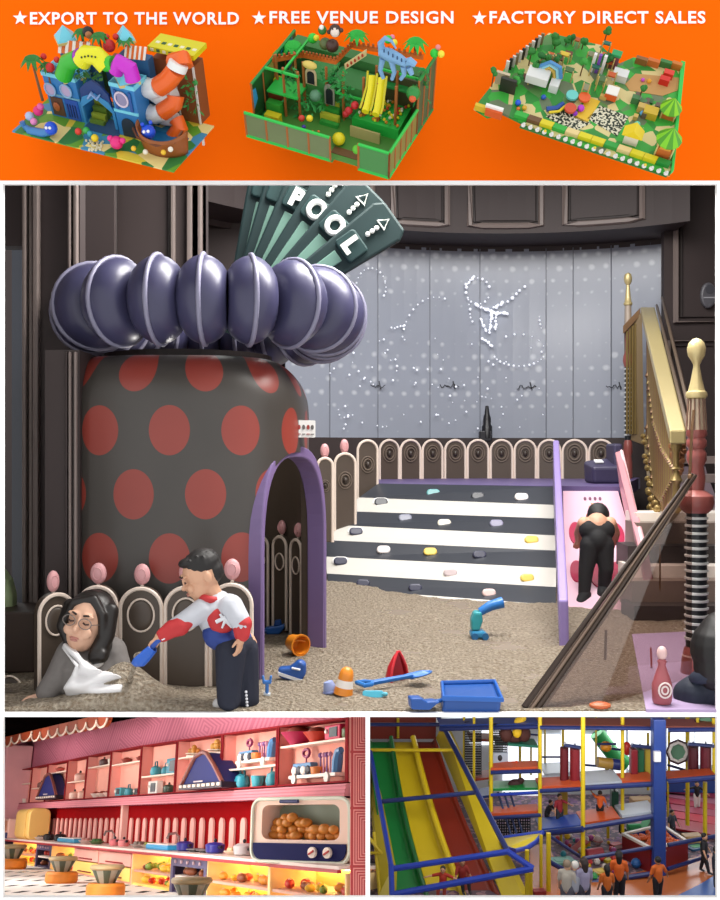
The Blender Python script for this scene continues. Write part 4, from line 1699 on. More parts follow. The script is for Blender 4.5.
qp = thing('person', 'person with black hair in a dark navy jacket, cut off by the lower right corner', 'person', Qp(718, 690))
mb = MB()
Mq = T(Qp(722, 648)) @ RZ(R(150))
head_parts(mb, Mq, 1.25)
chain(mb, [Qp(722, 665, .01), Qp(721, 685, .01)], [.055, .06])
chain(mb, [Qp(720, 690, .01), Qp(720, 690, .01)], [.11, .11])
mb.build('body', mat('#c9977c', .55, var=.04), qp, world=True, remesh=.007, sm=3)
mb = MB()
mb.sph((0, .01, .03), (.1, .12, .125), 18, Mq)
mb.sph((0, .06, -.06), (.105, .09, .12), 16, Mq)
mb.sph((0, .02, .0), (.125, .138, .13), 16, Mq)
mb.sph((0, .03, -.12), (.085, .08, .07), 14, Mq)
mb.build('hair', mat('#0f0d0d', .55), qp, world=True, remesh=.008, sm=3)
mb = MB()
chain(mb, [Qp(697, 696, .02), Qp(742, 696, .02)], [.09, .09])
chain(mb, [Qp(720, 690, .01), Qp(720, 688, .01)], [.12, .12])
chain(mb, [Qp(696, 694, .0), Qp(687, 694, .03)], [.07, .06])
chain(mb, [Qp(746, 694, .0), Qp(753, 694, .03)], [.07, .06])
mb.build('jacket', mat('#1b2333', .7, var=.12, vs=20), qp, world=True, remesh=.008, sm=4)
mb = MB()
mb.tube([Qp(721 + 26 * math.cos(a), 682 + 5 * math.sin(a + .5), .01 + .1 * math.sin(a)) for a in [2 * PI * i / 16 for i in range(16)]], .03, 8, closed=True)
mb.build('collar', mat('#232c3e', .7), qp, world=True, smooth='all')

# ================================================================ SAND TOYS
BL = mat('#1c5ba9', .35)
BL2 = mat('#174a93', .35)
ORG = mat('#dd8522', .35)
TEALT = mat('#2a8f97', .35)


def gp(px, py, dz=0):
    p = ground(px, py)
    p.z += dz
    return p


def bucket(mb, k, h, r0, r1, wall=.006, M=None, n=24):
    mb.lathe([(r0, 0), (r1, h), (r1 + .008, h), (r1 + .008, h - .012), (r1 + .001, h - .014), (r1 - wall, h - .002), (r0 - wall, wall), (0, wall), (0, 0)], n=n, M=M)


# blue boat by the doorway
t = thing('toy_boat', 'small blue toy boat by the left foot of the doorway', 'toy boat', gp(275, 634))
mb = MB()
mb.prism([(-.05, .0), (.025, 0), (.05, .028), (.06, .06), (.02, .05), (-.02, .045), (-.055, .04)], (0, -.028, 0), (1, 0, 0), (0, 0, 1), (0, .056, 0))
mb.build('hull', BL, t, bevel=.012, seg=3)
mb = MB()
mb.prism([(-.008, .045), (.04, .05), (.035, .085), (.0, .08)], (0, -.02, 0), (1, 0, 0), (0, 0, 1), (0, .04, 0))
mb.build('cabin', BL2, t, bevel=.008)
mb = MB()
mb.sph((-.05, 0, .02), (.03, .03, .014), 10)
mb.build('bow', BL2, t, smooth=True)
# orange bucket lying on its side
M = T(gp(292, 653) + Vector((0, 0, .055))) @ RZ(R(35)) @ RX(R(92)) @ Matrix.Scale(.8, 4)
t = thing('toy_bucket', 'orange toy bucket lying on its side by the doorway', 'toy bucket', M)
mb = MB()
bucket(mb, 1, .11, .05, .062)
mb.build('bucket_body', ORG, t, smooth=True)
mb = MB()
mb.tube([Vector((.066 * math.cos(a), .02 * math.sin(a), .108 - .05 * math.sin(a))) for a in [PI * i / 12 for i in range(13)]], .004, 6)
mb.build('bucket_handle', mat('#e79a3a', .4), t, smooth=True)
# blue and white boat
t = thing('toy_boat', 'blue toy boat with a white stripe, stuck upright in the sand beside the boy', 'toy boat', T(gp(290, 680)) @ RY(R(18)))
mb = MB()
mb.prism([(-.055, 0), (.045, 0), (.062, .05), (.045, .10), (.012, .105), (-.02, .06), (-.07, .04)], (0, -.03, 0), (1, 0, 0), (0, 0, 1), (0, .06, 0))
mb.build('hull', mat('#22519c', .35), t, bevel=.014, seg=3)
mb = MB()
mb.prism([(-.058, .012), (.05, .012), (.054, .026), (-.064, .026)], (0, -.034, 0), (1, 0, 0), (0, 0, 1), (0, .068, 0))
mb.build('white_stripe', mat('#e4e4e6', .4), t)
mb = MB()
mb.tube([Vector((-.01, -.034, .062)), Vector((.03, -.034, .066))], .005, 6)
mb.build('deck_line', mat('#d8d8dc', .4), t)
# small blue fork
t = thing('toy_spade', 'tiny blue toy spade with a white grip standing upright in the sand', 'toy spade', gp(267, 695))
mb = MB()
mb.prism([(-.018, .05), (.018, .05), (.022, .085), (.012, .085), (.010, .065), (-.010, .065), (-.012, .085), (-.022, .085)], (0, -.008, 0), (1, 0, 0), (0, 0, 1), (0, .016, 0))
mb.build('spade_blade', mat('#3f7fd0', .35), t, bevel=.004)
mb = MB()
mb.bar((0, 0, .01), (0, 0, .055), .008, 8)
mb.build('spade_shaft', mat('#3f7fd0', .35), t)
mb = MB()
mb.bar((-.014, 0, .008), (.014, 0, .004), .009, 8)
mb.build('spade_grip', mat('#dfe6ee', .4), t)
# orange and white cone
t = thing('toy_cone', 'toy traffic cone in orange and white leaning in the sand', 'toy cone', T(gp(343, 694)) @ RY(R(10)) @ RZ(R(20)) @ Matrix.Diagonal((.82, .82, 1, 1)))
mb = MB()
mb.lathe([(.052, 0), (.046, .03)], n=22)
mb.build('cone_base', ORG, t, smooth=True)
mb = MB()
mb.lathe([(.046, .03), (.04, .062)], n=22)
mb.build('white_band', mat('#e7dfd8', .4), t, smooth=True)
mb = MB()
mb.lathe([(.04, .062), (.038, .085), (.03, .105), (.015, .115), (0, .116)], n=22)
mb.build('cone_top', ORG, t, smooth=True)
t = thing('toy_mold', 'small lavender toy sand mold leaning against the orange cone', 'toy mold', T(gp(331, 693)) @ RY(R(-14)))
mb = MB()
mb.lathe([(.026, 0), (.03, .02), (.02, .05), (0, .055)], n=14)
mb.build('mold_body', mat('#8f9cc8', .4), t, smooth=True)
mb = MB()
mb.tube([Vector((u, v, .008)) for u, v in ell(.032, .032, 14)], .004, 5, closed=True)
mb.build('mold_rim', mat('#7f8cbc', .4), t)
# red half bucket
t = thing('toy_mold', 'red pointed toy sand mold standing in the sand behind the blue spade', 'toy mold', T(gp(398, 681)) @ RZ(R(-25)) @ Matrix.Scale(1.08, 4))
mb = MB()
mb.lathe([(.048, .0), (.05, .02), (.04, .06), (.02, .1), (.004, .122)], n=20, a0=R(60), a1=R(260))
mb.build('mold_shell', mat('#c1202b', .35), t, smooth=True, solid=.006)
mb = MB()
e0, e1 = R(60), R(260)
pr = [(.05, .0), (.052, .02), (.042, .06), (.022, .1), (.005, .124)]
mb.tube([Vector((r * math.cos(e1), r * math.sin(e1), z)) for r, z in pr] + [Vector((r * math.cos(e0), r * math.sin(e0), z)) for r, z in reversed(pr)], .006, 6)
mb.build('mold_rim', mat('#d8343c', .35), t, smooth=True)
mb = MB()
mb.prism([(-.04, .005), (.035, .0), (.003, .118)], (0, 0, 0), (.82, .5, 0), (0, 0, 1), (-.004, .006, 0))
mb.build('mold_face', mat('#a51a24', .4), t)
# long blue spade
a, b = gp(360, 692, .02), gp(431, 684, .03)
d_ = (b - a)
ln = d_.length
Ms = T(a) @ Matrix(((d_.x / ln, -d_.y / ln, 0, 0), (d_.y / ln, d_.x / ln, 0, 0), (d_.z / ln, 0, 1, 0), (0, 0, 0, 1)))
t = thing('toy_spade', 'long blue toy spade lying flat on the sand', 'toy spade', Ms)
mb = MB()
mb.tube([Vector((.06, 0, .012)), Vector((ln * .62, 0, .018)), Vector((ln * .72, 0, .02))], [.012, .011, .014], 8)
mb.build('spade_shaft', mat('#2168b4', .35), t, smooth=True)
mb = MB()


def blade(u, v):
    w = .036 * math.sin(PI * min(1, .25 + u * .62)) * (1.0 if u < .7 else 1 - .6 * ((u - .7) / .3) ** 2)
    return Vector((ln * (.7 + .3 * u), (v - .5) * 2 * w, .018 - .012 * math.cos((v - .5) * PI) + .012 * u))


mb.grid(blade, 12, 8)
mb.build('spade_blade', mat('#1f66b6', .35), t, smooth='all', solid=.006)
mb = MB()
mb.tube([Vector((.065, 0, .014)), Vector((.04, .03, .014)), Vector((.004, .032, .014)), Vector((.004, -.032, .014)), Vector((.04, -.03, .014))], .010, 8, closed=True)
mb.build('d_grip', mat('#2a74c0', .35), t, smooth=True)
t = thing('toy_mold', 'flat turquoise toy mold half under the grip of the long blue spade', 'toy mold', gp(373, 697))
mb = MB()
mb.prism(rrect(.09, .035, .012), (0, 0, .012), (1, 0, 0), (0, .5, .86), (0, .012, -.006))
mb.build('mold_body', mat('#3d9db4', .4), t, bevel=.004)
mb = MB()
mb.sph((.05, 0, .012), (.014, .01, .01), 8)
mb.build('mold_tab', mat('#57adc0', .4), t, smooth=True)
# blue scoop in front of the tub
t = thing('toy_scoop', 'blue toy scoop lying in the sand left of the big blue tub', 'toy scoop', T(gp(421, 709)) @ RZ(R(10)))
mb = MB()
mb.prism([(-.045, .006), (.03, 0), (.055, .02), (.075, .03), (.05, .035), (.02, .034), (-.005, .05), (-.05, .052)], (0, -.03, 0), (1, 0, 0), (0, 0, 1), (0, .06, 0))
mb.build('scoop_body', BL2, t, bevel=.01, seg=3)
mb = MB()
mb.tube([Vector((.06, 0, .027)), Vector((.10, .01, .032))], .008, 8)
mb.build('scoop_handle', BL, t)
# big blue tub
p = P(468, 713, 4.12)
p.z = ZS - .02
t = thing('sand_tub', 'large blue plastic tub at the front of the sand pit', 'tub', p)
mb = MB()
k = 4.12e-3
mb.hexa([Vector((-28 * k, -.10, 0)), Vector((28 * k, -.10, 0)), Vector((28 * k, .06, 0)), Vector((-28 * k, .06, 0))],
        [Vector((-27 * k, -.12, .075)), Vector((30 * k, -.12, .068)), Vector((30 * k, .1, .088)), Vector((-24 * k, .1, .082))])
mb.build('tub_body', mat('#18488e', .3), t, bevel=.015, seg=3)
mb = MB()
mb.tube([Vector((-27 * k, -.12, .078)), Vector((30 * k, -.12, .072)), Vector((30 * k, .1, .092)), Vector((-24 * k, .1, .086))], .011, 8, closed=True)
mb.build('tub_rim', mat('#1f5cae', .3), t, smooth=True)
# turquoise and blue dumper
t = thing('toy_dumper', 'turquoise and blue toy tipper lying at the foot of the ramp', 'toy truck', gp(480, 638))
k = 5.8e-3
mb = MB()
mb.prism([(-10 * k, 2 * k), (6 * k, 0), (8 * k, 4 * k), (2 * k, 8 * k), (-9 * k, 8 * k)], (0, -.05, 0), (1, 0, 0), (0, 0, 1), (0, .1, 0))
mb.build('chassis', mat('#2b7fa8', .35), t, bevel=.012)
mb = MB()
mb.prism([(-9 * k, 8 * k), (-1 * k, 8 * k), (2 * k, 17 * k), (1 * k, 26 * k), (-6 * k, 26 * k), (-9 * k, 18 * k)], (0, -.045, 0), (1, 0, 0), (0, 0, 1), (0, .09, 0))
mb.build('cab', TEALT, t, bevel=.012)
mb = MB()
mb.tube([Vector((0, 0, 25 * k)), Vector((10 * k, 0, 31 * k)), Vector((22 * k, .01, 34 * k))], [4 * k, 5 * k, 5.5 * k], 10)
mb.build('tipper_bin', mat('#1f6bb3', .35), t, smooth=True)
for x in (-6, 4):
    mb = MB()
    mb.bar((x * k, -.06, 3 * k), (x * k, -.045, 3 * k), 3.4 * k, 12)
    mb.build('wheel', mat('#1d5d8a', .4), t)
# orange scrap at the lower edge behind the glass
t = thing('toy_mold', 'small orange toy half buried in sand at the lower edge under the glass balustrade', 'toy mold', gp(600, 707))
mb = MB()
mb.sph((0, 0, .006), (.045, .03, .016), 14)
mb.build('mold_body', mat('#b5572f', .4), t, smooth=True)
mb = MB()
mb.tube([Vector((u, v, .01)) for u, v in ell(.04, .027, 14)], .004, 5, closed=True)
mb.build('mold_rim', mat('#c46a3c', .4), t)
# green armchair edge at the far left
t = thing('green_armchair', 'pale green padded seat with a cream oval at the left edge of the room', 'armchair', P(4, 613, 4.9))
k = 4.9e-3
mb = MB()
mb.prism([(-14 * k, 0), (11 * k, 0), (11 * k, 18 * k), (7 * k, 34 * k), (-2 * k, 46 * k), (-14 * k, 48 * k)], (0, -.05, 0), (1, 0, 0), (0, 0, 1), (0, .1, 0))
mb.build('seat_back', mat('#a9bd8c', .45), t, bevel=.025, seg=3)
mb = MB()
mb.tube([Vector((1 * k + u, -.055, 33 * k + v)) for u, v in ell(3.4 * k, 7.5 * k, 18)], .006, 6, closed=True)
mb.build('oval_trim', mat('#d8d6c2', .45), t, smooth=True)
# ================================================================ TOY KITCHEN (lower left opening): whole kitchen tilted about the camera to match its horizon in the image
TH = math.atan(.369)
KM = T((0, 0, ZC)) @ RX(-TH)
KS = 1.25                     # kitchen scaled up about the camera, which pushes it back behind the front wall
KW = KM @ T((-.05, 5.625, 0)) @ RZ(math.atan2(.878432, -.477867)) @ Matrix.Scale(KS, 4)      # x along the wall to the left and away, y into the room, z up
cK, sK = math.cos(TH), math.sin(TH)
KN = Vector((-.878432, -.477867))
KD = Vector((-.477867, .878432))
KA = Vector((-.04, 4.5))


def kray(px, py):
    x, y = (px - 360) / FPX, (py - 450) / FPX
    return x, cK + y * sK, sK - y * cK


def kw(px, py, d):
    """pixel -> (t, v) on the plane d in front of the long wall"""
    u, w, v = kray(px, py)
    lam = (KA.dot(KN) + d) / (u * KN.x + w * KN.y)
    return (Vector((lam * u, lam * w)) - KA).dot(KD), lam * v


FV = -.362


def kfloor(px, py):
    u, w, v = kray(px, py)
    lam = FV / v
    p = Vector((lam * u, lam * w)) - KA
    return p.dot(KD), p.dot(KN)


def kbuild(mb, name, m, M=KW, **kk):
    for i, p in enumerate(mb.v):
        mb.v[i] = M @ p
    return mb.build(name, m, **kk)


w_ = NX('pink_line_wall', .8, .08)
ax_ = w_.op('ABSOLUTE', w_.op('SUBTRACT', w_.op('FRACT', w_.op('MULTIPLY', w_.op('ADD', w_.x, w_.y), 1.6)), .5))
az_ = w_.op('ABSOLUTE', w_.op('SUBTRACT', w_.op('FRACT', w_.op('MULTIPLY', w_.z, 2.4)), .5))
mm_ = w_.op('MAXIMUM', w_.op('MULTIPLY', ax_, 1.5), az_)
ln_ = w_.op('GREATER_THAN', w_.op('FRACT', w_.op('MULTIPLY', mm_, 16.0)), .55)
w_.done(w_.mix(ln_, '#c9788a', '#b5657a'))
r_ = NX('red_maze_wall', .8, .1)
ax_ = r_.op('ABSOLUTE', r_.op('SUBTRACT', r_.op('FRACT', r_.op('ADD', r_.op('MULTIPLY', r_.x, 4.2), .12)), .5))
az_ = r_.op('ABSOLUTE', r_.op('SUBTRACT', r_.op('FRACT', r_.op('MULTIPLY', r_.z, 4.2)), .5))
mm_ = r_.op('MAXIMUM', ax_, az_)
ln_ = r_.op('GREATER_THAN', r_.op('FRACT', r_.op('MULTIPLY', mm_, 22.0)), .5)
r_.done(r_.mix(ln_, '#e89a94', '#bb4a4c'))
INT = mat('#eda797', .8, var=.04, spec=.1)
INT2 = mat('#e39a90', .8, var=.04, spec=.1)
DRED = mat('#861a22', .8, var=.04, spec=.1)
BACKR = mat('#86060c', .9, var=.05, spec=.05)
KCREAM = mat('#f0d9c8', .5, var=.03)
YLIT = mat('#fbd377', .8, var=.04, spec=.1)
NAVYK = mat('#2c2f63', .35)
TEALK = mat('#2c93a4', .35)

# setting of the kitchen
mb = MB()
mb.prism([(-.1, FV - .02), (8.4, FV - .02), (8.4, .87), (5.55, .87), (-.1, .407)], (0, 0, 0), (1, 0, 0), (0, 0, 1), (0, -.04, 0))
kbuild(mb, 'wall_back', w_.m, kind='structure')
mb = MB()
mb.span((7.75, 0, FV), (7.85, 3.4, .9))
kbuild(mb, 'wall_left', mat('#d98f9c', .8, spec=.1), kind='structure')
mb = MB()
mb.span((-.3, -.02, FV - .03), (8.4, 4.0, FV))
f_ = NX('dash_floor', .6, .12)
fx = f_.op('MULTIPLY', f_.op('ADD', f_.x, f_.op('MULTIPLY', f_.y, -.10)), 1 / .135)
fy = f_.op('MULTIPLY', f_.y, 1 / .62)
fi = f_.op('FLOOR', fy)
fx = f_.op('ADD', fx, f_.op('MULTIPLY', f_.op('MODULO', f_.op('ABSOLUTE', fi), 2.0), .5))
cu = f_.op('ABSOLUTE', f_.op('SUBTRACT', f_.op('FRACT', fx), .5))
cv = f_.op('ABSOLUTE', f_.op('SUBTRACT', f_.op('FRACT', fy), .5))
ins = f_.op('MULTIPLY', f_.op('LESS_THAN', cu, .22), f_.op('LESS_THAN', cv, .15))
f_.done(f_.mix(ins, '#f8f2ec', '#1c1416'))
kbuild(mb, 'floor', f_.m, kind='structure')
mb = MB()
a = kw(-8, 735, .3)
mb.add([(8.4, -.1, .80), (2.3, -.1, .655), (2.3, 3.0, .655), (8.4, 3.0, .80)] + [(8.4, -.1, .83), (2.3, -.1, .665), (2.3, 3.0, .665), (8.4, 3.0, .83)],
       [(0, 1, 2, 3), (7, 6, 5, 4), (0, 4, 5, 1), (1, 5, 6, 2), (2, 6, 7, 3), (3, 7, 4, 0)])
kbuild(mb, 'ceiling', mat('#060404', .9, spec=.0), kind='structure')
mb = MB()
mb.span((-.037 * KS, 4.0 * KS, -.36 * KS), (.029, 4.02 * KS, .373 * KS))
kbuild(mb, 'wall_right', r_.m, M=KM, kind='structure')
mb = MB()
x0 = P(367.8, 0, 4.02).x
mb.hexa([P(366.2, 718, 4.021), P(369.4, 718, 4.021), P(369.4, 905, 4.021), P(366.2, 905, 4.021)],
        [P(366.4, 718, 6.6), P(369.2, 718, 6.6), P(369.2, 905, 6.6), P(366.4, 905, 6.6)])
mb.build('wall_middle', mat('#e9e4e0', .8), kind='structure')

for nm_, t_, v_, pw_ in (('kitchen_light_near', .9, .46, 50), ('kitchen_light_middle', 2.9, .62, 50), ('kitchen_light_far', 5.1, .69, 46)):
    area(nm_, KW @ Vector((t_, 1.05, v_)), KW @ Vector((t_, .0, -.1)), .35, 2.3, pw_, (1, .93, .87)).rotation_euler = (KW.to_3x3().normalized() @ Matrix(((1, 0, 0), (0, 1, 0), (0, 0, 1))) @ Matrix.Rotation(R(-58), 3, 'X')).to_euler()

# scalloped awning
aw = thing('awning', 'dark orange scalloped awning edged in white under the black ceiling', 'awning', KW @ Vector((5, .3, .72)))
kWi = wm(aw).inverted()


def kpart(mb, name, m, par, M=KW, **kk):
    for i, p in enumerate(mb.v):
        mb.v[i] = M @ p
    return mb.build(name, m, par, world=True, **kk)


awx = [-2, 6.5, 13.5, 22, 33.5, 42, 50.5, 59.5, 68.5, 78, 88, 98.5, 109]
for i in range(len(awx) - 1):
    cx = (awx[i] + awx[i + 1]) / 2
    yt = 731 - cx * .205
    if 13 <= cx <= 30:
        yt -= 1.5
    t0, vt = kw(awx[i], yt, .3)
    t1, _ = kw(awx[i + 1], yt, .3)
    tc, vb = kw(cx, yt + 17, .3)
    w2 = abs(t1 - t0) / 2
    h = vt - vb
    sc = [(-w2 * .96, h + .06), (-w2 * .96, h * .4)] + [(w2 * .96 * math.cos(PI + PI * k / 10), h * .4 + h * .4 * math.sin(PI + PI * k / 10)) for k in range(1, 10)] + [(w2 * .96, h * .4), (w2 * .96, h + .06)]
    mb = MB()
    mb.prism(sc, ((t0 + t1) / 2, .3, vb), (1, 0, 0), (0, 0, 1), (0, -.03, 0))
    kpart(mb, 'scallop', mat('#a8431a' if i % 2 else '#94370f', .6), aw)
    mb = MB()
    mb.tube([Vector(((t0 + t1) / 2 + u, .305, vb + v)) for u, v in sc[1:-1]], .008, 5)
    kpart(mb, 'scallop_edge', KCREAM, aw)

# upper cabinets: ten open units
tb = [6.86, 6.27, 5.6, 4.85, 4.2, 3.52, 2.78, 2.06, 1.31, .576, -.135]
shelf_f = [.55, .38, .72, .42, .70, .68, .36, .66, .34, .66]
CD = .085


def ctop(t):
    return .402 + .06 * min(1, max(0, (t + .1) / 3.2)) ** .8


VB = .143
cabs = ['at the far left end', 'second from the far left, holding the pans', 'third from the far left with a dark blue hood', 'fourth from the left with the pale pots', 'fifth from the left with a row of cups', 'sixth from the left with a teal radio',
        'in the middle with teal kettles and a toy oven', 'with the big blue hood in front', 'with a toy tea trolley above teal cups', 'nearest, with the second toy tea trolley']
SH = []
for i in range(10):
    t0, t1 = tb[i + 1], tb[i]
    v0 = VB - .004 * (i < 2)
    a, b = ctop(t0), ctop(t1)
    c = thing('wall_cabinet', 'open pink wall cabinet, %s' % cabs[i], 'cabinet', KW @ Vector(((t0 + t1) / 2, .0, v0)), 'pink open wall cabinets')
    mb = MB()
    mb.hexa([Vector((t0, .002, v0)), Vector((t1, .002, v0)), Vector((t1, .002, b)), Vector((t0, .002, a))], [Vector((t0, .012, v0)), Vector((t1, .012, v0)), Vector((t1, .012, b)), Vector((t0, .012, a))])
    kpart(mb, 'back_panel', INT, c)
    for t, tp in ((t0 + .004, a), (t1 - .004, b)):
        mb = MB()
        mb.span((t - .008, .012, v0), (t + .008, CD, tp))
        kpart(mb, 'side_panel', INT2, c)
        mb = MB()
        mb.span((t - .012, CD, v0), (t + .012, CD + .006, tp))
        kpart(mb, 'edge_trim', DRED, c)
    mb = MB()
    mb.hexa([Vector((t0, .012, a - .008)), Vector((t1, .012, b - .008)), Vector((t1, CD + .008, b - .008)), Vector((t0, CD + .008, a - .008))], [Vector((t0, .012, a)), Vector((t1, .012, b)), Vector((t1, CD + .008, b)), Vector((t0, CD + .008, a))])
    kpart(mb, 'top_panel', DRED, c)
    mb = MB()
    mb.span((t0, .012, v0), (t1, CD + .006, v0 + .007))
    kpart(mb, 'bottom_panel', DRED, c)
    sv_ = v0 + (min(a, b) - v0) * shelf_f[i]
    mb = MB()
    mb.span((t0 + .012, .012, sv_), (t1 - .012, CD - .004, sv_ + .009))
    kpart(mb, 'shelf', KCREAM, c)
    SH.append((t0, t1, v0 + .007, sv_ + .009))
# light band under the cabinets
t = thing('light_shelf', 'pale pink light shelf running under the wall cabinets', 'shelf', KW @ Vector((3, .05, .1)))
mb = MB()
mb.hexa([Vector((-.13, .003, .092)), Vector((6.8, .003, .092)), Vector((6.8, .1, .088)), Vector((-.13, .1, .088))], [Vector((-.13, .003, .138)), Vector((6.8, .003, .138)), Vector((6.8, .088, .138)), Vector((-.13, .088, .138))])
kpart(mb, 'shelf_body', mat('#d98a94', .8, spec=.1), t)
for v in (.098, .112, .127):
    mb = MB()
    mb.span((-.13, .098 - (v - .088) * .2, v), (6.8, .102 - (v - .088) * .2, v + .004))
    kpart(mb, 'stripe', mat('#bf5f6c', .5), t)
# red splashback with rounded slats
sp = thing('splashback', 'dark red splashback with a row of pale pink round-topped slats', 'splashback', KW @ Vector((3, .01, -.16)))
mb = MB()
mb.span((-.1, .002, -.164), (6.6, .009, .086))
kpart(mb, 'red_panel', BACKR, sp)
st_ = [5.615 - .155 * k for k in range(15)] + [3.129 - .1535 * k for k in range(16)]
for tt in st_:
    mb = MB()
    mb.prism([(u, v) for u, v in arch(.064, .165, 8)], (tt, .012, -.158), (1, 0, 0), (0, 0, 1), (0, .012, 0))
    kpart(mb, 'slat', mat('#e3a59b', .7, spec=.15), sp)
mb = MB()
mb.span((3.245, .01, -.16), (3.295, .05, .09))
kpart(mb, 'post', mat('#e9b3a8', .5), sp)

# worktop
t = thing('worktop', 'long white worktop with a red front edge', 'worktop', KW @ Vector((3, .13, -.185)))
mb = MB()
mb.span((-.40, .004, -.178), (6.7, .262, -.166))
kpart(mb, 'worktop_slab', mat('#ecd9cf', .35, var=.03), t)
mb = MB()
mb.span((-.40, .25, -.19), (6.7, .268, -.177))
kpart(mb, 'front_edge', mat('#a82028', .4), t)

# base units
be = [6.454, 6.023, 5.016, 4.468, 3.737, 3.062, 2.318, 1.599, 1.053, .30, -.41]
kinds = ['n', 'y', 'o', 'y', 'd', 'd', 'y', 'o', 'y', 'y']
bl = ['narrow dark base unit at the far end', 'yellow lit display unit left of the far toy oven', 'small far navy toy oven unit with racks', 'yellow lit display unit right of the far toy oven', 'pink drawer unit, farther of the two', 'pink drawer unit, nearer of the two',
      'yellow lit display unit behind the stools', 'near navy toy oven unit with racks of red food', 'yellow lit display unit right of the near toy oven', 'yellow lit display unit below the bread oven']
BAY = []
for i in range(10):
    t0, t1 = be[i + 1], be[i]
    kd = kinds[i]
    c = thing('base_unit', bl[i], 'cabinet', KW @ Vector(((t0 + t1) / 2, .11, FV)), 'kitchen base units')
    z0, z1 = FV, -.19
    bm = {'y': YLIT, 'd': mat('#e7a08f', .5), 'o': mat('#3a2f4e', .4), 'n': mat('#4a3346', .5)}[kd]
    mb = MB()
    mb.span((t0, .0, z0), (t1, .015, z1))
    kpart(mb, 'back_panel', bm, c)
    for tt in (t0, t1):
        mb = MB()
        s_ = .012 if tt == t0 else -.012
        mb.span((tt, .015, z0), (tt + s_, .235, z1))
        kpart(mb, 'side_panel', mat('#f0cf92', .5) if kd == 'y' else bm, c)
    mb = MB()
    mb.span((t0 + .012, .015, z0), (t1 - .012, .225, z0 + .012))
    kpart(mb, 'plinth', bm, c)
    if kd in 'yo':
        vm = -.275
        mb = MB()
        mb.hexa([Vector((t0 + .012, .015, vm)), Vector((t1 - .012, .015, vm)), Vector((t1 - .012, .225, vm - .016)), Vector((t0 + .012, .225, vm - .016))],
                [Vector((t0 + .012, .015, vm + .008)), Vector((t1 - .012, .015, vm + .008)), Vector((t1 - .012, .225, vm - .004)), Vector((t0 + .012, .225, vm - .004))])
        kpart(mb, 'shelf', mat('#c79a86' if kd == 'y' else '#e6d6cc', .5), c)
        BAY.append((i, t0, t1, vm, kd))
    if kd == 'y':
        for vv in (z1 - .008, -.297):
            mb = MB()
            mb.span((t0 + .03, .02, vv), (t1 - .03, .03, vv + .005))
            kpart(mb, 'lamp_strip', mat('#ffdf8e', .4, var=0, emit=26.0), c, label='glowing yellow lamp strip')
    if kd == 'o':
        mb = MB()
        mb.span((t0, .225, -.232), (t1, .238, z1))
        kpart(mb, 'control_panel', mat('#4b4468', .4), c)
        for k in range(5):
            mb = MB()
            tt = t0 + (t1 - t0) * (.16 + .17 * k)
            mb.bar((tt, .238, -.21), (tt, .246, -.21), .009, 8)
            kpart(mb, 'knob', mat('#c0a0a8', .4), c)
        for tt in (t0 + .02, t1 - .02):
            mb = MB()
            mb.span((tt - .02, .225, z0), (tt + .02, .238, -.232))
            kpart(mb, 'door_frame', mat('#4b4468', .4), c)
    if kd == 'd':
        for vv0, vv1 in ((-.268, -.197), (-.35, -.276)):
            mb = MB()
            mb.span((t0 + .02, .2, vv0), (t1 - .02, .238, vv1))
            dr = kpart(mb, 'drawer', mat('#eaa596', .5) if vv0 > -.3 else YLIT, c)
            mb = MB()
            mb.span((t0 + .25 * (t1 - t0), .238, vv0 + .012), (t0 + .75 * (t1 - t0), .246, vv0 + .018))
            kpart(mb, 'drawer_handle', DRED, dr)

# toy food on the lit shelves: one prototype per colour, copied
FOODC = [('#d8902c', 'orange'), ('#c23a2e', 'red'), ('#e6c440', 'yellow'), ('#7c9a3a', 'green'), ('#8a4a2c', 'brown')]
protos = {}
rf = random.Random(5)
for (i, t0, t1, vm, kd) in BAY:
    for lev, vbase in (('upper', vm + .008), ('lower', FV + .012)):
        n_ = 11 if kd == 'y' and t1 < 2.4 else (7 if kd == 'y' else 5)
        cset = FOODC if kd == 'y' else FOODC[1:2] + FOODC[4:5]
        for k in range(n_):
            hexc, cn = cset[rf.randrange(len(cset))]
            tt = t0 + .05 + (t1 - t0 - .1) * (k + .5) / n_
            dd_ = rf.uniform(.10, .19)
            sc = rf.uniform(.8, 1.2)
            M = KW @ T((tt, dd_, vbase - (.012 * dd_ / .22 if lev == 'upper' else 0))) @ RZ(rf.uniform(0, 6)) @ Matrix.Diagonal((sc * 1.5, sc, sc, 1))
            lab = '%s toy food, %s shelf, %s' % (cn, lev, bl[i])
            grp = '%s toy food, %s shelf, %s' % (cn, lev, bl[i])
            if hexc not in protos:
                o = thing('toy_food', lab, 'toy food', M, grp)
                mb = MB()
                mb.sph((0, 0, .017), (.022, .02, .018), 10)
                mb.build('food_body', mat(hexc, .5), o, smooth='all')
                mb = MB()
                mb.sph((.008, 0, .033), (.007, .007, .005), 6)
                mb.build('food_top', mat('#e8c9a0' if hexc != '#7c9a3a' else '#4c6a2a', .5), o, smooth='all')
                protos[hexc] = o
            else:
                o = dup(protos[hexc], M)
                tag(o, lab, 'toy food', grp)

# things on the wall cabinets
def kthing(name, label, cat, t, d, v, group=None, rz=0):
    return thing(name, label, cat, KW @ T((t, d, v)) @ RZ(rz), group)


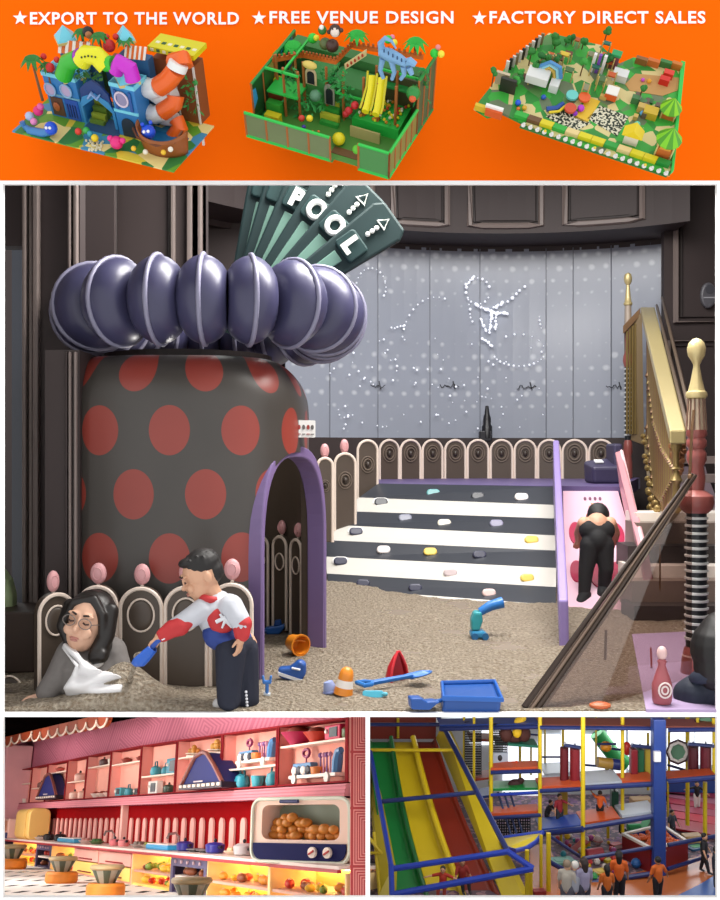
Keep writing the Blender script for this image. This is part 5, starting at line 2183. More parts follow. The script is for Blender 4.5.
def lumps(names, unit, level, items):
    t0, t1, vb_, vs_ = SH[unit]
    v = vs_ if level else vb_
    for (f, nm, label, cat, shape, hexc, sc) in items:
        o = kthing(nm, label, cat, t1 - (t1 - t0) * f, .045, v)
        m = mat(hexc, .4)
        mb = MB()
        if shape == 'cup':
            mb.lathe([(.022 * sc, 0), (.03 * sc, .045 * sc), (.027 * sc, .045 * sc), (.018 * sc, .006)], n=14)
            mb.build('cup_body', m, o, smooth=True)
            mb = MB()
            mb.tube([Vector((.028 * sc + .012 * sc * math.cos(a), 0, .024 * sc + .014 * sc * math.sin(a))) for a in [-1.4 + 2.8 * q / 6 for q in range(7)]], .004 * sc, 5)
            mb.build('cup_handle', m, o, smooth=True)
        elif shape == 'pot':
            mb.lathe([(.034 * sc, 0), (.04 * sc, .01 * sc), (.04 * sc, .04 * sc), (.03 * sc, .05 * sc), (.01, .055 * sc), (0, .055 * sc)], n=16)
            mb.build('pot_body', m, o, smooth=True)
            mb = MB()
            mb.sph((0, 0, .062 * sc), .009 * sc, 8)
            mb.build('lid_knob', mat('#3a2a2a', .4), o, smooth=True)
            mb = MB()
            mb.tube([Vector((.038 * sc, 0, .03 * sc)), Vector((.066 * sc, 0, .036 * sc))], .006 * sc, 6)
            mb.build('pot_handle', m, o, smooth=True)
        elif shape == 'kettle':
            mb.lathe([(.03 * sc, 0), (.038 * sc, .02 * sc), (.03 * sc, .05 * sc), (.012 * sc, .06 * sc), (0, .062 * sc)], n=16)
            mb.build('kettle_body', m, o, smooth=True)
            mb = MB()
            mb.tube([Vector((-.03 * sc, 0, .045 * sc)), Vector((-.02 * sc, 0, .085 * sc)), Vector((.02 * sc, 0, .085 * sc)), Vector((.03 * sc, 0, .045 * sc))], .005 * sc, 6)
            mb.build('kettle_handle', mat('#23626e', .4), o, smooth=True)
            mb = MB()
            mb.tube([Vector((.03 * sc, 0, .03 * sc)), Vector((.055 * sc, 0, .055 * sc))], [.009 * sc, .005 * sc], 6)
            mb.build('kettle_spout', m, o, smooth=True)
        elif shape == 'box':
            mb.span((-.07 * sc, -.022, 0), (.07 * sc, .022, .06 * sc))
            mb.build('box_body', m, o, bevel=.006)
            mb = MB()
            mb.span((-.05 * sc, .021, .012), (.02 * sc, .026, .05 * sc))
            mb.build('box_window', mat('#26343c', .3), o)
            mb = MB()
            mb.bar((.045 * sc, .02, .035 * sc), (.045 * sc, .03, .035 * sc), .01, 8)
            mb.build('box_dial', mat('#e8dcd0', .4), o)
        elif shape == 'bowl':
            mb.lathe([(.02 * sc, 0), (.045 * sc, .03 * sc), (.042 * sc, .03 * sc), (.0, .006)], n=16)
            mb.build('bowl_body', m, o, smooth=True)
            mb = MB()
            mb.sph((0, 0, .028 * sc), (.036 * sc, .03 * sc, .018 * sc), 10)
            mb.build('bowl_food', mat('#8a3a2a', .5), o, smooth=True)
        elif shape == 'cake':
            mb.lathe([(.04 * sc, 0), (.042 * sc, .006), (.012 * sc, .008), (.012 * sc, .012), (.045 * sc, .014), (.045 * sc, .018)], n=16)
            mb.build('cake_stand', mat('#e6d6c0', .4), o, smooth=True)
            mb = MB()
            for q in range(5):
                mb.sph((.026 * sc * math.cos(q * 1.26), .02 * math.sin(q * 1.26), .028 * sc), .015 * sc, 8)
            mb.sph((0, 0, .045 * sc), .016 * sc, 8)
            mb.build('cake_buns', m, o, smooth=True)


lumps(None, 0, 0, [(.3, 'toy_cup', 'pale toy cup in the far left cabinet, left one', 'toy cup', 'cup', '#e8cfc4', .9), (.6, 'toy_cup', 'pale toy cup in the far left cabinet, right one', 'toy cup', 'cup', '#d98a84', .9)])
lumps(None, 1, 1, [(.4, 'toy_pan', 'dark brown toy pan on the shelf of the second cabinet from the far left', 'toy pan', 'pot', '#6a3a32', .9), (.7, 'toy_pan', 'red-brown toy pan beside the dark brown one in the second cabinet', 'toy pan', 'pot', '#a05040', .8)])
lumps(None, 2, 1, [(.4, 'toy_bowl', 'red toy bowl on the top shelf above the far blue hood', 'toy bowl', 'bowl', '#c0625a', 1.0)])
lumps(None, 3, 1, [(.45, 'toy_pot', 'pale pink toy pot on the shelf of the fourth cabinet from the left', 'toy pot', 'pot', '#e9bcae', 1.15)])
lumps(None, 3, 0, [(.25, 'toy_pot', 'left pale toy pot at the bottom of the fourth cabinet from the left', 'toy pot', 'pot', '#edc6b6', 1.1), (.68, 'toy_pot', 'right pale toy pot at the bottom of the fourth cabinet from the left', 'toy pot', 'pot', '#e8b8a6', 1.1)])
lumps(None, 4, 1, [(.5, 'toy_pan', 'dark toy pan on the top shelf of the fifth cabinet from the left', 'toy pan', 'pot', '#5a3a3a', .9), (.78, 'toy_cup', 'cream toy cup beside the dark pan in the fifth cabinet', 'toy cup', 'cup', '#e6d8c8', .9)])
lumps(None, 4, 0, [(.28, 'toy_bowl', 'red and white toy bowl at the bottom of the fifth cabinet, left', 'toy bowl', 'bowl', '#e8d6cc', 1.0), (.55, 'toy_bowl', 'red and white toy bowl at the bottom of the fifth cabinet, middle', 'toy bowl', 'bowl', '#dcc0b4', 1.0), (.8, 'toy_bowl', 'red and white toy bowl at the bottom of the fifth cabinet, right', 'toy bowl', 'bowl', '#e3c8bc', 1.0)])
lumps(None, 5, 1, [(.35, 'toy_bowl', 'brown-red toy bowl on the upper shelf of the sixth cabinet', 'toy bowl', 'bowl', '#9c4a40', .9), (.8, 'toy_bowl', 'dark red toy bowl at the right end of the upper shelf of the sixth cabinet', 'toy bowl', 'bowl', '#8a3a34', .8)])
lumps(None, 5, 0, [(.22, 'toy_radio', 'teal toy radio at the bottom of the sixth cabinet', 'toy radio', 'box', '#3b93a0', .95), (.5, 'toy_kettle', 'small teal toy kettle right of the teal radio', 'toy kettle', 'kettle', '#2f8796', .85), (.82, 'toy_radio', 'dark green toy box at the right end of the sixth cabinet', 'toy box', 'box', '#2b4a48', .7)])
lumps(None, 6, 1, [(.28, 'toy_kettle', 'teal toy kettle on the left of the middle cabinet shelf', 'toy kettle', 'kettle', '#3596a6', 1.0), (.56, 'toy_kettle', 'squat teal toy kettle in the middle of the middle cabinet shelf', 'toy kettle', 'kettle', '#2a8a9c', .8), (.8, 'toy_register', 'tall teal toy cash register on the right of the middle cabinet shelf', 'toy cash register', 'box', '#2b8ba2', 1.5)])
lumps(None, 6, 0, [(.3, 'toy_microwave', 'white toy oven at the bottom of the middle cabinet', 'toy oven', 'box', '#dcd6d0', 1.3), (.68, 'toy_pan', 'dark green toy pot at the bottom of the middle cabinet', 'toy pot', 'pot', '#3a4a3c', .9)])
lumps(None, 7, 1, [(.25, 'cake_stand', 'left toy cake stand with golden buns above the big blue hood', 'cake stand', 'cake', '#c98a3a', 1.1), (.75, 'cake_stand', 'right toy cake stand with golden buns above the big blue hood', 'cake stand', 'cake', '#d39a48', 1.25)])
lumps(None, 8, 0, [(.27, 'toy_kettle', 'teal toy teapot under the left toy tea trolley', 'toy teapot', 'kettle', '#2a93a8', 1.15), (.55, 'toy_cup', 'teal toy cup in the middle under the left toy tea trolley', 'toy cup', 'cup', '#3aa0b0', 1.2), (.82, 'toy_kettle', 'teal toy kettle at the right under the left toy tea trolley', 'toy kettle', 'kettle', '#2c8797', 1.1)])
lumps(None, 9, 1, [(.2, 'toy_basket', 'big magenta toy basket on the top shelf of the nearest cabinet', 'toy basket', 'bowl', '#b3164e', 1.9), (.48, 'toy_basket', 'red toy basket on the top shelf of the nearest cabinet', 'toy basket', 'bowl', '#c8402e', 1.5), (.74, 'toy_box', 'pink and white toy box on the top shelf of the nearest cabinet', 'toy box', 'box', '#d81e50', 1.05), (.92, 'toy_pot', 'dark green and yellow toy pot at the right end of the top shelf', 'toy pot', 'pot', '#50602a', .9)])

# toy tea trolleys
def trolley(unit, level, label, f, sc):
    t0, t1, vb_, vs_ = SH[unit]
    v = vs_ if level else vb_
    o = kthing('toy_trolley', label, 'toy trolley', t1 - (t1 - t0) * f, .05, v, 'toy tea trolleys', 0)
    L = .25 * sc
    mb = MB()
    mb.span((-L, -.024, .022), (L, .024, .038))
    mb.build('tray', mat('#efe6de', .4), o, bevel=.004)
    for x in (-.7, .7):
        mb = MB()
        mb.bar((x * L, .02, .02), (x * L, .032, .02), .022, 12)
        mb.build('wheel', mat('#e8ded6', .4), o)
    mb = MB()
    mb.span((.05 * L, -.02, .038), (.85 * L, .02, .095 * sc))
    mb.build('blue_box', mat('#4a82b0', .4), o, bevel=.006)
    for k, h in enumerate(('#f0e6e0', '#2a2a3a', '#f0e6e0', '#1c1c2c')):
        mb = MB()
        mb.sph(((.75 - .2 * k) * L, .022, .06 * sc), (.028, .008, .02), 8)
        mb.build('print', mat(h, .4), o, smooth=True)
    mb = MB()
    mb.bar((.4 * L, 0, .09 * sc), (.4 * L, 0, .125 * sc), .004, 5)
    mb.tube([Vector((.4 * L + u, 0, .14 * sc + q)) for u, q in ell(.035 * sc, .018 * sc, 10)], .008, 5, closed=True)
    mb.build('flower', mat('#8a2a56', .4), o)
    mb = MB()
    mb.lathe([(.03, 0), (.034, .03), (0, .034)], (-.1 * L, 0, .038), n=12)
    mb.build('orange_pot', mat('#d8782c', .4), o, smooth=True)
    for k in range(4):
        mb = MB()
        x = -.22 * L - .13 * k * L
        mb.bar((x, 0, .038), (x, 0, .12 * sc), .004, 5)
        mb.sph((x, 0, .122 * sc), .012, 6)
        mb.build('stick', mat('#c58aa6' if k % 2 else '#7a4a8a', .4), o)
    mb = MB()
    mb.tube([Vector((-.86 * L, 0, .03)), Vector((-.9 * L, 0, .09 * sc)), Vector((-.96 * L, 0, .13 * sc)), Vector((-1.05 * L, 0, .135 * sc))], [.022, .024, .02, .014], 8)
    mb.build('push_handle', mat('#3f78ac', .4), o, smooth=True)


trolley(8, 1, 'white and blue toy tea trolley on the shelf of the second nearest cabinet', .52, .88)
trolley(9, 0, 'white and blue toy tea trolley at the bottom of the nearest cabinet', .47, .95)


# blue toy range hoods standing out from the cabinets
def hood(x0, x1, yb0, yt, d, label):
    t1, vb0 = kw(x0, yb0, d)
    t0, vb1 = kw(x1, yb0 - 3, d)
    tm, vt = kw((x0 + x1) / 2 + (x1 - x0) * .06, yt, d * .6)
    vb_ = (vb0 + vb1) / 2
    o = kthing('range_hood', label, 'range hood', (t0 + t1) / 2, 0, vb_, 'blue toy range hoods')
    w2 = (t1 - t0) / 2
    h = vt - vb_
    mb = MB()
    prf = [(-w2 * .95, .02), (w2 * .95, .02), (w2 * .62, h * .55), (w2 * .32, h * .92), (0, h), (-w2 * .2, h * .95), (-w2 * .55, h * .6)]
    a = [Vector((u, d, q)) for u, q in prf]
    b = [Vector((u * .98, CD * .3, q)) for u, q in prf]
    n = len(a)
    mb.add(a + b, [tuple(range(n)), tuple(range(2 * n - 1, n - 1, -1))] + [(i, n + i, n + (i + 1) % n, (i + 1) % n) for i in range(n)])
    mb.build('hood_body', mat('#272c66', .6, spec=.2), o, bevel=.008)
    mb = MB()
    mb.tube([Vector((u, d + .004, q)) for u, q in (prf[1], prf[2], prf[3], prf[4])], .012, 6)
    mb.tube([Vector((u, d + .004, q)) for u, q in (prf[0], prf[6], prf[5], prf[4])], .012, 6)
    mb.build('hood_piping', mat('#7a4038', .4), o, smooth=True)
    mb = MB()
    mb.span((-w2, CD * .3, -.006), (w2, d + .015, .022))
    mb.build('hood_base', mat('#1d1426', .4), o)
    for k in range(9):
        mb = MB()
        u = -w2 + 2 * w2 * (k + .5) / 9
        mb.span((u - w2 * .06, d + .014, .004), (u + w2 * .06, d + .02, .018))
        mb.build('check_square', mat('#ecd9cc', .4), o)
    mb = MB()
    mb.span((-.02, d + .001, h * .16), (w2 * .35, d + .006, h * .2))
    mb.build('name_plate', mat('#c8b6b6', .4), o)


hood(181, 224, 789, 754, .15, 'large blue toy range hood with chequered base standing out of the cabinets')
hood(37, 57, 800, 775, .12, 'smaller far blue toy range hood at the left end of the cabinets')

# things standing on the worktop
VW = -.166


def top_item(px, py, nm, label, cat, build, group=None):
    tt, _ = kw(px, py, .13)
    o = kthing(nm, label, cat, tt, .13, VW, group)
    build(o)


def pan(hexc, sc=1.0):
    def f(o):
        mb = MB()
        mb.lathe([(.035 * sc, 0), (.045 * sc, .008), (.048 * sc, .04 * sc), (.03 * sc, .05 * sc), (0, .052 * sc)], n=16)
        mb.build('pan_body', mat(hexc, .35), o, smooth=True)
        mb = MB()
        mb.sph((0, 0, .06 * sc), .01, 8)
        mb.build('lid_knob', mat('#1c1a22', .3), o, smooth=True)
        mb = MB()
        mb.bar((-.05 * sc, 0, .03), (-.085 * sc, 0, .032), .008, 6)
        mb.bar((.05 * sc, 0, .03), (.07 * sc, 0, .032), .008, 6)
        mb.build('pan_handle', mat('#1c1a22', .3), o)
    return f


def tray(hexc, L=.2):
    def f(o):
        mb = MB()
        mb.span((-L, -.06, 0), (L, .06, .028))
        mb.build('tray_body', mat(hexc, .4), o, bevel=.008)
        mb = MB()
        mb.span((-L * .94, -.054, .027), (L * .94, .054, .033))
        mb.build('tray_top', mat('#f0e4dc', .4), o)
    return f


def tap(o):
    mb = MB()
    mb.tube([Vector((0, -.04, 0)), Vector((0, -.04, .07)), Vector((0, -.02, .09)), Vector((0, .02, .085)), Vector((0, .03, .06))], .008, 7)
    mb.build('spout', mat('#b09a98', .2, .7), o, smooth=True)
    mb = MB()
    mb.bar((-.04, -.04, 0), (-.04, -.04, .035), .012, 8)
    mb.bar((.04, -.04, 0), (.04, -.04, .035), .012, 8)
    mb.build('tap_handles', mat('#b09a98', .2, .7), o)


def dish(hexc, food):
    def f(o):
        mb = MB()
        mb.lathe([(.03, 0), (.055, .018), (.052, .02), (0, .006)], n=16)
        mb.build('dish_body', mat(hexc, .4), o, smooth=True)
        mb = MB()
        for q in range(6):
            mb.sph((.028 * math.cos(q * 1.05), .022 * math.sin(q * 1.05), .022), .015, 7)
        mb.build('dish_food', mat(food, .5), o, smooth=True)
    return f


def hobring(o):
    mb = MB()
    mb.lathe([(.03, 0), (.03, .012), (.018, .014), (0, .014)], n=14)
    mb.build('burner', mat('#1e1b20', .4), o, smooth=True)
    mb = MB()
    mb.tube([Vector((u, v, .014)) for u, v in ell(.045, .045, 14)], .004, 5, closed=True)
    mb.build('burner_ring', mat('#6a6468', .4), o)


for a in [(41, 836, 'toy_dish', 'pale toy dish at the far end of the worktop', 'toy dish', dish('#d8c8c0', '#7a6a5a')), (49, 837, 'toy_pan', 'black toy pan at the far end of the worktop, left of two', 'toy pan', pan('#1c1418', 1.0)),
          (60, 838, 'toy_pan', 'black toy pan at the far end of the worktop, right of two', 'toy pan', pan('#1e161a', 1.05)), (73, 839, 'toy_sink', 'far light blue toy sink tray on the worktop', 'toy sink', tray('#3f9cc4', .26)),
          (86, 840, 'toy_dish', 'pale pink toy dish right of the far blue sink', 'toy dish', dish('#e2c8c0', '#c08a80')), (97, 838, 'toy_dish', 'green toy salad dish on the worktop', 'toy dish', dish('#5a7a4a', '#3f6a38')),
          (108, 840, 'toy_tap', 'silver toy tap right of the green dish', 'tap', tap), (115, 840, 'toy_pan', 'pink toy pan on the worktop near the white post, left one', 'toy pan', pan('#d87a80', .8)), (124, 841, 'toy_pan', 'pink toy pan on the worktop near the white post, right one', 'toy pan', pan('#e08a8c', .8)),
          (139, 843, 'toy_dish', 'grey toy dish right of the pink pans', 'toy dish', dish('#b0a4a0', '#7a6c60')), (150, 843, 'toy_dish', 'toy dish with green and red food left of the near blue sink', 'toy dish', dish('#c8b8a8', '#8a8a3a')),
          (166, 847, 'toy_sink', 'near bright blue toy sink tray on the worktop', 'toy sink', tray('#2f9bd0', .2)), (172, 842, 'toy_tap', 'silver toy tap behind the near blue sink', 'tap', tap), (185, 847, 'toy_pan', 'left of the two navy toy pans with lid on the worktop', 'toy pan', pan('#2b2a86', 1.0)),
          (195, 851, 'toy_burner', 'black toy hob burner right of the left navy pan', 'burner', hobring), (205, 852, 'toy_burner', 'black toy hob burner left of the right navy pan', 'burner', hobring), (215, 850, 'toy_pan', 'right of the two navy toy pans with lid on the worktop', 'toy pan', pan('#2b2a8a', 1.05)),
          (234, 853, 'toy_dish', 'cream toy dish left of the bread oven', 'toy dish', dish('#e8d2b8', '#d8b890')), (244, 855, 'toy_mixer', 'silver and black toy appliance touching the left side of the bread oven', 'toy appliance', pan('#b8b2b4', 1.1))]:
    top_item(*a)

# tall pink unit, microwave and yellow box at the far left
t = kthing('tall_unit', 'tall pale pink cupboard at the far left end of the kitchen', 'cupboard', 7.15, .14, FV)
mb = MB()
mb.span((-.42, -.13, 0), (.5, .12, 1.05))
mb.build('cupboard_body', mat('#e8a9ad', .8, spec=.1), t, bevel=.01)
for z in (.52, .66):
    mb = MB()
    mb.span((-.42, .12, z), (.5, .128, z + .012))
    mb.build('door_gap', mat('#a8606a', .5), t)
mb = MB()
mb.span((-.05, .12, .62), (.1, .14, .635))
mb.build('door_handle', mat('#f0e0d8', .4), t)
t = kthing('toy_microwave', 'pink toy microwave with a navy lower panel at the far left of the worktop', 'toy microwave', 6.42, .17, VW)
mb = MB()
mb.span((-.25, -.1, 0), (.27, .1, .17))
mb.build('oven_body', mat('#eeb7a8', .45), t, bevel=.012)
mb = MB()
mb.span((-.25, .095, .0), (.26, .112, .05))
mb.build('control_panel', NAVYK, t, bevel=.006)
mb = MB()
mb.span((-.2, .095, .065), (.2, .106, .15))
mb.build('oven_window', mat('#c07e5c', .35), t)
for x in (.05, .17):
    mb = MB()
    mb.bar((x, .11, .025), (x, .122, .025), .016, 10)
    mb.build('knob', mat('#d85a5a', .4), t)
t = kthing('yellow_box_oven', 'large cream-yellow rounded toy appliance on the worktop at the left', 'toy appliance', 5.7, .15, VW)
mb = MB()
mb.prism(rrect(.18, .25, .05), (-.3, 0, .125), (0, 1, 0), (0, 0, 1), (.6, 0, 0))
mb.build('appliance_body', mat('#edbf6c', .45), t, bevel=.008, smooth=True)
mb = MB()
mb.tube([Vector((-.18, .0 + u, .125 + v)) for u, v in rrect(.184, .252, .05)], .006, 5, closed=True)
mb.build('seam', mat('#d8a650', .45), t)

# stools: striped tub on an orange cushion base
def stool(px, py, label, sc=1.0):
    tt, dd_ = kfloor(px, py)
    o = thing('tub_stool', label, 'stool', KW @ T((tt, dd_, FV)) @ Matrix.Diagonal((sc * .72, sc * .72, sc, 1)), 'striped tub stools')
    mb = MB()
    mb.lathe([(0, 0), (.115, 0), (.126, .012), (.126, .048), (.115, .06), (0, .06)], n=28)
    mb.build('cushion_base', mat('#c9761f', .6, var=.12, vs=30), o, smooth=True)
    for k in range(12):
        mb = MB()
        a0 = 2 * PI * k / 12
        mb.lathe([(.056, .06), (.104, .125), (.098, .127), (.05, .064)], n=3, a0=a0, a1=a0 + 2 * PI / 12, closed_prof=True)
        mb.build('tub_panel', mat('#434b3c' if k % 2 else '#8f8a7c', .45), o)
    mb = MB()
    mb.lathe([(0, .118), (.1, .118), (.112, .124), (.112, .134), (.104, .14), (0, .143)], n=28)
    mb.build('seat_disc', mat('#a08b66', .5), o, smooth=True)
    return o


stool(11, 869, 'striped tub stool farthest left, cut by the left edge', 1.25)
stool(61, 883, 'striped tub stool second from the left', 1.06)
stool(105, 897, 'striped tub stool third from the left', 1.05)
stool(190, 917, 'nearest striped tub stool, in front of the near toy oven unit', 1.02)

# bread oven
oa, ob = Vector((-.462, 4.6)), Vector((-.04, 4.27))
oc = (oa + ob) / 2
ang = math.atan2(ob.y - oa.y, ob.x - oa.x)
OM = KM @ T((oc.x * KS, oc.y * KS, -.1655 * KS)) @ RZ(ang) @ Matrix.Scale(KS, 4)
ov = thing('bread_oven', 'big rounded cream toy oven with navy lower panel, full of bread rolls', 'toy oven', OM)
W2, H2 = (ob - oa).length, .246
fr = rrect(W2, H2, .045)
hole = [(u * .80, v * .56 + .03) for u, v in rrect(W2, H2, .05)]
mb = MB()
n = len(fr)
zc = H2 / 2
vs = [Vector((u, 0, zc + v)) for u, v in fr] + [Vector((u, 0, zc + v)) for u, v in hole] + [Vector((u, .13, zc + v)) for u, v in fr] + [Vector((u, .115, zc + v)) for u, v in hole]
fs = []
for i in range(n):
    j = (i + 1) % n
    fs += [(i, j, n + j, n + i), (i, 2 * n + i, 2 * n + j, j), (n + i, n + j, 3 * n + j, 3 * n + i)]
fs += [tuple(2 * n + i for i in range(n))]
mb.add(vs, fs)
mb.build('oven_body', mat('#f3d3c2', .7, spec=.2), ov, smooth=True)
mb = MB()
mb.add([Vector((u, .112, zc + v)) for u, v in hole] + [Vector((u, .12, zc + v)) for u, v in hole], [tuple(range(n - 1, -1, -1)), tuple(range(n, 2 * n))])
mb.build('oven_back', mat('#8d9a86', .5), ov)
mb = MB()
mb.tube([Vector((u, -.003, zc + v)) for u, v in fr], .008, 6, closed=True)
mb.build('rim', mat('#dfe3d2', .45), ov, smooth=True)
mb = MB()
lowp = [(u, v) for u, v in rrect(W2 * .95, H2 * .95, .045) if v < -.05]
lowp = [(-W2 * .475, -.052)] + [p for p in rrect(W2 * .95, H2 * .95, .045) if p[1] < -.07] + [(W2 * .475, -.052)]
mb.prism(lowp, (0, -.004, zc), (1, 0, 0), (0, 0, 1), (0, -.006, 0))
mb.build('control_panel', mat('#181b50', .7, spec=.15), ov)
for x in (.085, .165):
    mb = MB()
    mb.bar((x, -.01, zc - .085), (x, -.022, zc - .085), .021, 16)
    kb_ = mb.build('knob', mat('#f2e6da', .4), ov)
    mb = MB()
    mb.bar((x - .013, -.025, zc - .092), (x + .013, -.025, zc - .078), .004, 6)
    mb.build('knob_mark', mat('#c03a34', .4), kb_)
mb = MB()
mb.bar((-.1, -.012, zc + .112), (.0, -.012, zc + .112), .008, 8)
mb.build('door_handle', mat('#262a5e', .4), ov)
rb_ = random.Random(11)
proto = None
z0 = zc - H2 * .28 + .03
cnt = 0
for lay, (n_, za, f0, f1) in enumerate(((9, 0, -.98, .92), (8, .025, -.95, .86), (6, .05, -.9, .1), (2, .07, -.75, -.15))):
    for k in range(n_):
        x = W2 * .4 * (f0 + (f1 - f0) * (k + .5) / n_)
        if lay == 2 and k == 0:
            x -= .01
        y = .055 + rb_.uniform(-.02, .02) - .012 * (lay % 2)
        M = OM @ T((x, y, z0 + za)) @ RZ(rb_.uniform(-.6, .6)) @ Matrix.Diagonal((1.0 * rb_.uniform(.9, 1.15), 1, rb_.uniform(.9, 1.1), 1))
        row = ['bottom layer', 'second layer', 'third layer', 'top'][lay]
        lab = 'golden bread roll in the %s of the bread oven, %s from the left' % (row, ORD[k])
        if proto is None:
            proto = thing('bread_roll', lab, 'bread roll', M, 'bread rolls in the toy oven')
            mb = MB()
            mb.sph((0, 0, .017), (.028, .021, .0195), 12)
            mb.build('crust', mat('#c27a2a', .5, var=.25, vs=30), proto, smooth='all')
            mb = MB()
            mb.sph((.0, -.004, .029), (.016, .005, .006), 8)
            mb.build('score', mat('#e3b065', .6), proto, smooth='all')
        else:
            tag(dup(proto, M), lab, 'bread roll', 'bread rolls in the toy oven')
# ================================================================ INDOOR PLAY FRAME HALL (lower right opening)
YEL = mat('#c4ab18', .35, var=.04)
BLU = mat('#1d3aa4', .35, var=.05)
BLU2 = mat('#16265f', .4, var=.05)
ORD2 = mat('#b84a22', .5, var=.08)
GRN = mat('#0c7a36', .4, var=.05)
DKR = mat('#6e1420', .5, var=.06)
HFZ = -2.056                                     # hall floor below eye height


def hf(px, py):
    """point of the hall floor at a pixel"""
    return P(px, py, -HFZ * 1000 / (py - 450))


def pbar(mb, x0, y0, Y0, x1, y1, Y1, r, n=8):
    mb.bar(P(x0, y0, Y0), P(x1, y1, Y1), r, n)
    return mb


# hall shell: floor, back wall with bright windows, side walls
fl = NX('hall_carpet', .7)
fl.done(fl.mix(fl.op('GREATER_THAN', fl.noise(30, 2), .56), fl.mix(fl.op('GREATER_THAN', fl.noise(17, 1), .58), '#5a4c58', '#7c5a80'), '#9a7a80'))
mb = MB()
mb.span((.035, 4.05, ZC + HFZ - .03), (3.2, 6.05, ZC + HFZ))
mb.build('floor', fl.m, kind='structure')
mb = MB()
a = [hf(530, 905), hf(760, 905), hf(760, 845), hf(716, 852), hf(640, 872), hf(600, 880), hf(560, 868), hf(548, 845), hf(530, 845)]
mb.add([p + Vector((0, 0, .002)) for p in a] + [p + Vector((0, 0, -.01)) for p in a], [tuple(range(9)), tuple(range(17, 8, -1))] + [(i, 9 + i, 9 + (i + 1) % 9, (i + 1) % 9) for i in range(9)])
tag(mb.build('wood_floor', mat('#b5673a', .25, var=.12, vs=6)), 'glossy orange wooden floor in front of the play frame', 'floor area')
mb = MB()
a = [hf(660, 905), hf(760, 905), hf(760, 870), hf(718, 874), hf(700, 885)]
mb.add([p + Vector((0, 0, .004)) for p in a] + [p for p in a], [tuple(range(5)), tuple(range(9, 4, -1))] + [(i, 5 + i, 5 + (i + 1) % 5, (i + 1) % 5) for i in range(5)])
tag(mb.build('blue_floor_patch', mat('#3b62a8', .35)), 'curved blue floor patch in the lower right corner', 'floor area')
mb = MB()
mb.span((.05, 5.97, ZC + HFZ), (3.2, 6.05, ZC - 1.5))
mb.build('wall_back', mat('#c9cdd2', .8), kind='structure')
mb = MB()
mb.span((P(660, 0, 5.9).x, 5.93, ZC + HFZ), (3.2, 5.97, P(660, 774, 5.93).z))
mb.build('wall_right', mat('#2f4d9c', .6, var=.1), kind='structure')
WIN = mat('#f3f7ff', .5, var=0, emit=1.15)
n = 0
for (x0, x1, y0, y1) in [(470, 500, 716, 745), (503, 538, 745, 800), (541, 560, 735, 775), (562, 581, 730, 772), (584, 606, 735, 780), (608, 626, 722, 775), (629, 653, 722, 770), (668, 694, 722, 770), (697, 720, 722, 765)]:
    n += 1
    mb = MB()
    Y = 5.95
    a, b = P(x0, y0, Y), P(x1, y1, Y)
    mb.span((a.x, Y, b.z), (b.x, Y + .02, a.z))
    mb.build('window_%d' % (20 + n), WIN, kind='structure')
mb = MB()
mb.span((.03, 5.72, ZC - 1.585), (3.2, 5.97, ZC - 1.57))
mb.build('ceiling', mat('#9aa0a4', .8), kind='structure')
area('hall_light', (P(560, 700, 5.0).x, 4.5, ZC - 1.24), (P(560, 830, 5.3).x, 5.4, ZC - 2.0), 1.5, .3, 7.5, (1, .97, .92))
area('hall_window_light', (P(600, 700, 5.7).x, 5.75, ZC - 1.6), (P(600, 850, 5.0).x, 5.0, ZC - 2.05), 1.8, .2, 4, (.95, .98, 1))

# ---------------------------------------------------------------- the big slide
sl = thing('triple_slide', 'tall triple slide with green, yellow and dark red lanes and yellow side walls', 'slide', P(430, 897, 4.72))


def SY(y):
    w = (y - 738) / (897 - 738)
    return 1 / (1 / 5.4 * (1 - w) + 1 / 4.6 * w)


def lane(name, m, xt0, xt1, xb0, xb1, label, lift=.012):
    mb = MB()

    def f(u, v):
        y = 738 + (900 - 738) * v
        x = (xt0 + (xt1 - xt0) * u) * (1 - v) + (xb0 + (xb1 - xb0) * u) * v
        x += math.sin(PI * v) * 4.0 * (-1)
        p = P(x, y, SY(y) + .02 * math.sin(PI * v))
        edge = min(1, min(u, 1 - u) / .1)
        return p + Vector((0, .02, -.03)) * edge
    mb.grid(f, 14, 20)
    mb.build(name, m, sl, world=True, smooth='all', solid=.008, label=label)


lane('slide_lane', GRN, 369, 391, 396, 428, 'green slide lane')
lane('slide_lane', YEL, 391, 414.5, 428, 466, 'yellow slide lane')
lane('slide_lane', mat('#74200f', .35, var=.06), 414.5, 435, 466, 502, 'dark red slide lane')
mb = MB()
mb.tube([P(391 + 37 * v - 4 * math.sin(PI * v), 737 + 163 * v, SY(738 + 162 * v) - .01) for v in [i / 12 for i in range(13)]], .012, 8)
mb.build('lane_divider', mat('#0b5a2a', .4), sl, world=True, smooth=True)
mb = MB()
mb.tube([P(413 + 52 * v - 4 * math.sin(PI * v), 737 + 163 * v, SY(738 + 162 * v) - .012) for v in [i / 12 for i in range(13)]], .015, 8)
mb.build('lane_divider', YEL, sl, world=True, smooth=True)
mb = MB()
mb.hexa([P(436, 738, 5.55), P(443, 722, 5.5), P(523, 896, 4.56), P(502, 897, 4.6)], [P(439, 738, 5.56), P(447, 722, 5.52), P(529, 896, 4.58), P(506, 898, 4.61)])
mb.build('side_wall', mat('#c3ad1c', .4, var=.05), sl, world=True)
mb = MB()
mb.hexa([P(367, 760, 5.4), P(371, 752, 5.4), P(391, 870, 4.68), P(378, 897, 4.58)], [P(369, 760, 5.42), P(373, 752, 5.42), P(397, 872, 4.7), P(396, 898, 4.6)])
mb.build('side_wall', mat('#a8971c', .4), sl, world=True)
mb = MB()
a, b = P(364, 716, 5.65), P(436, 739, 5.65)
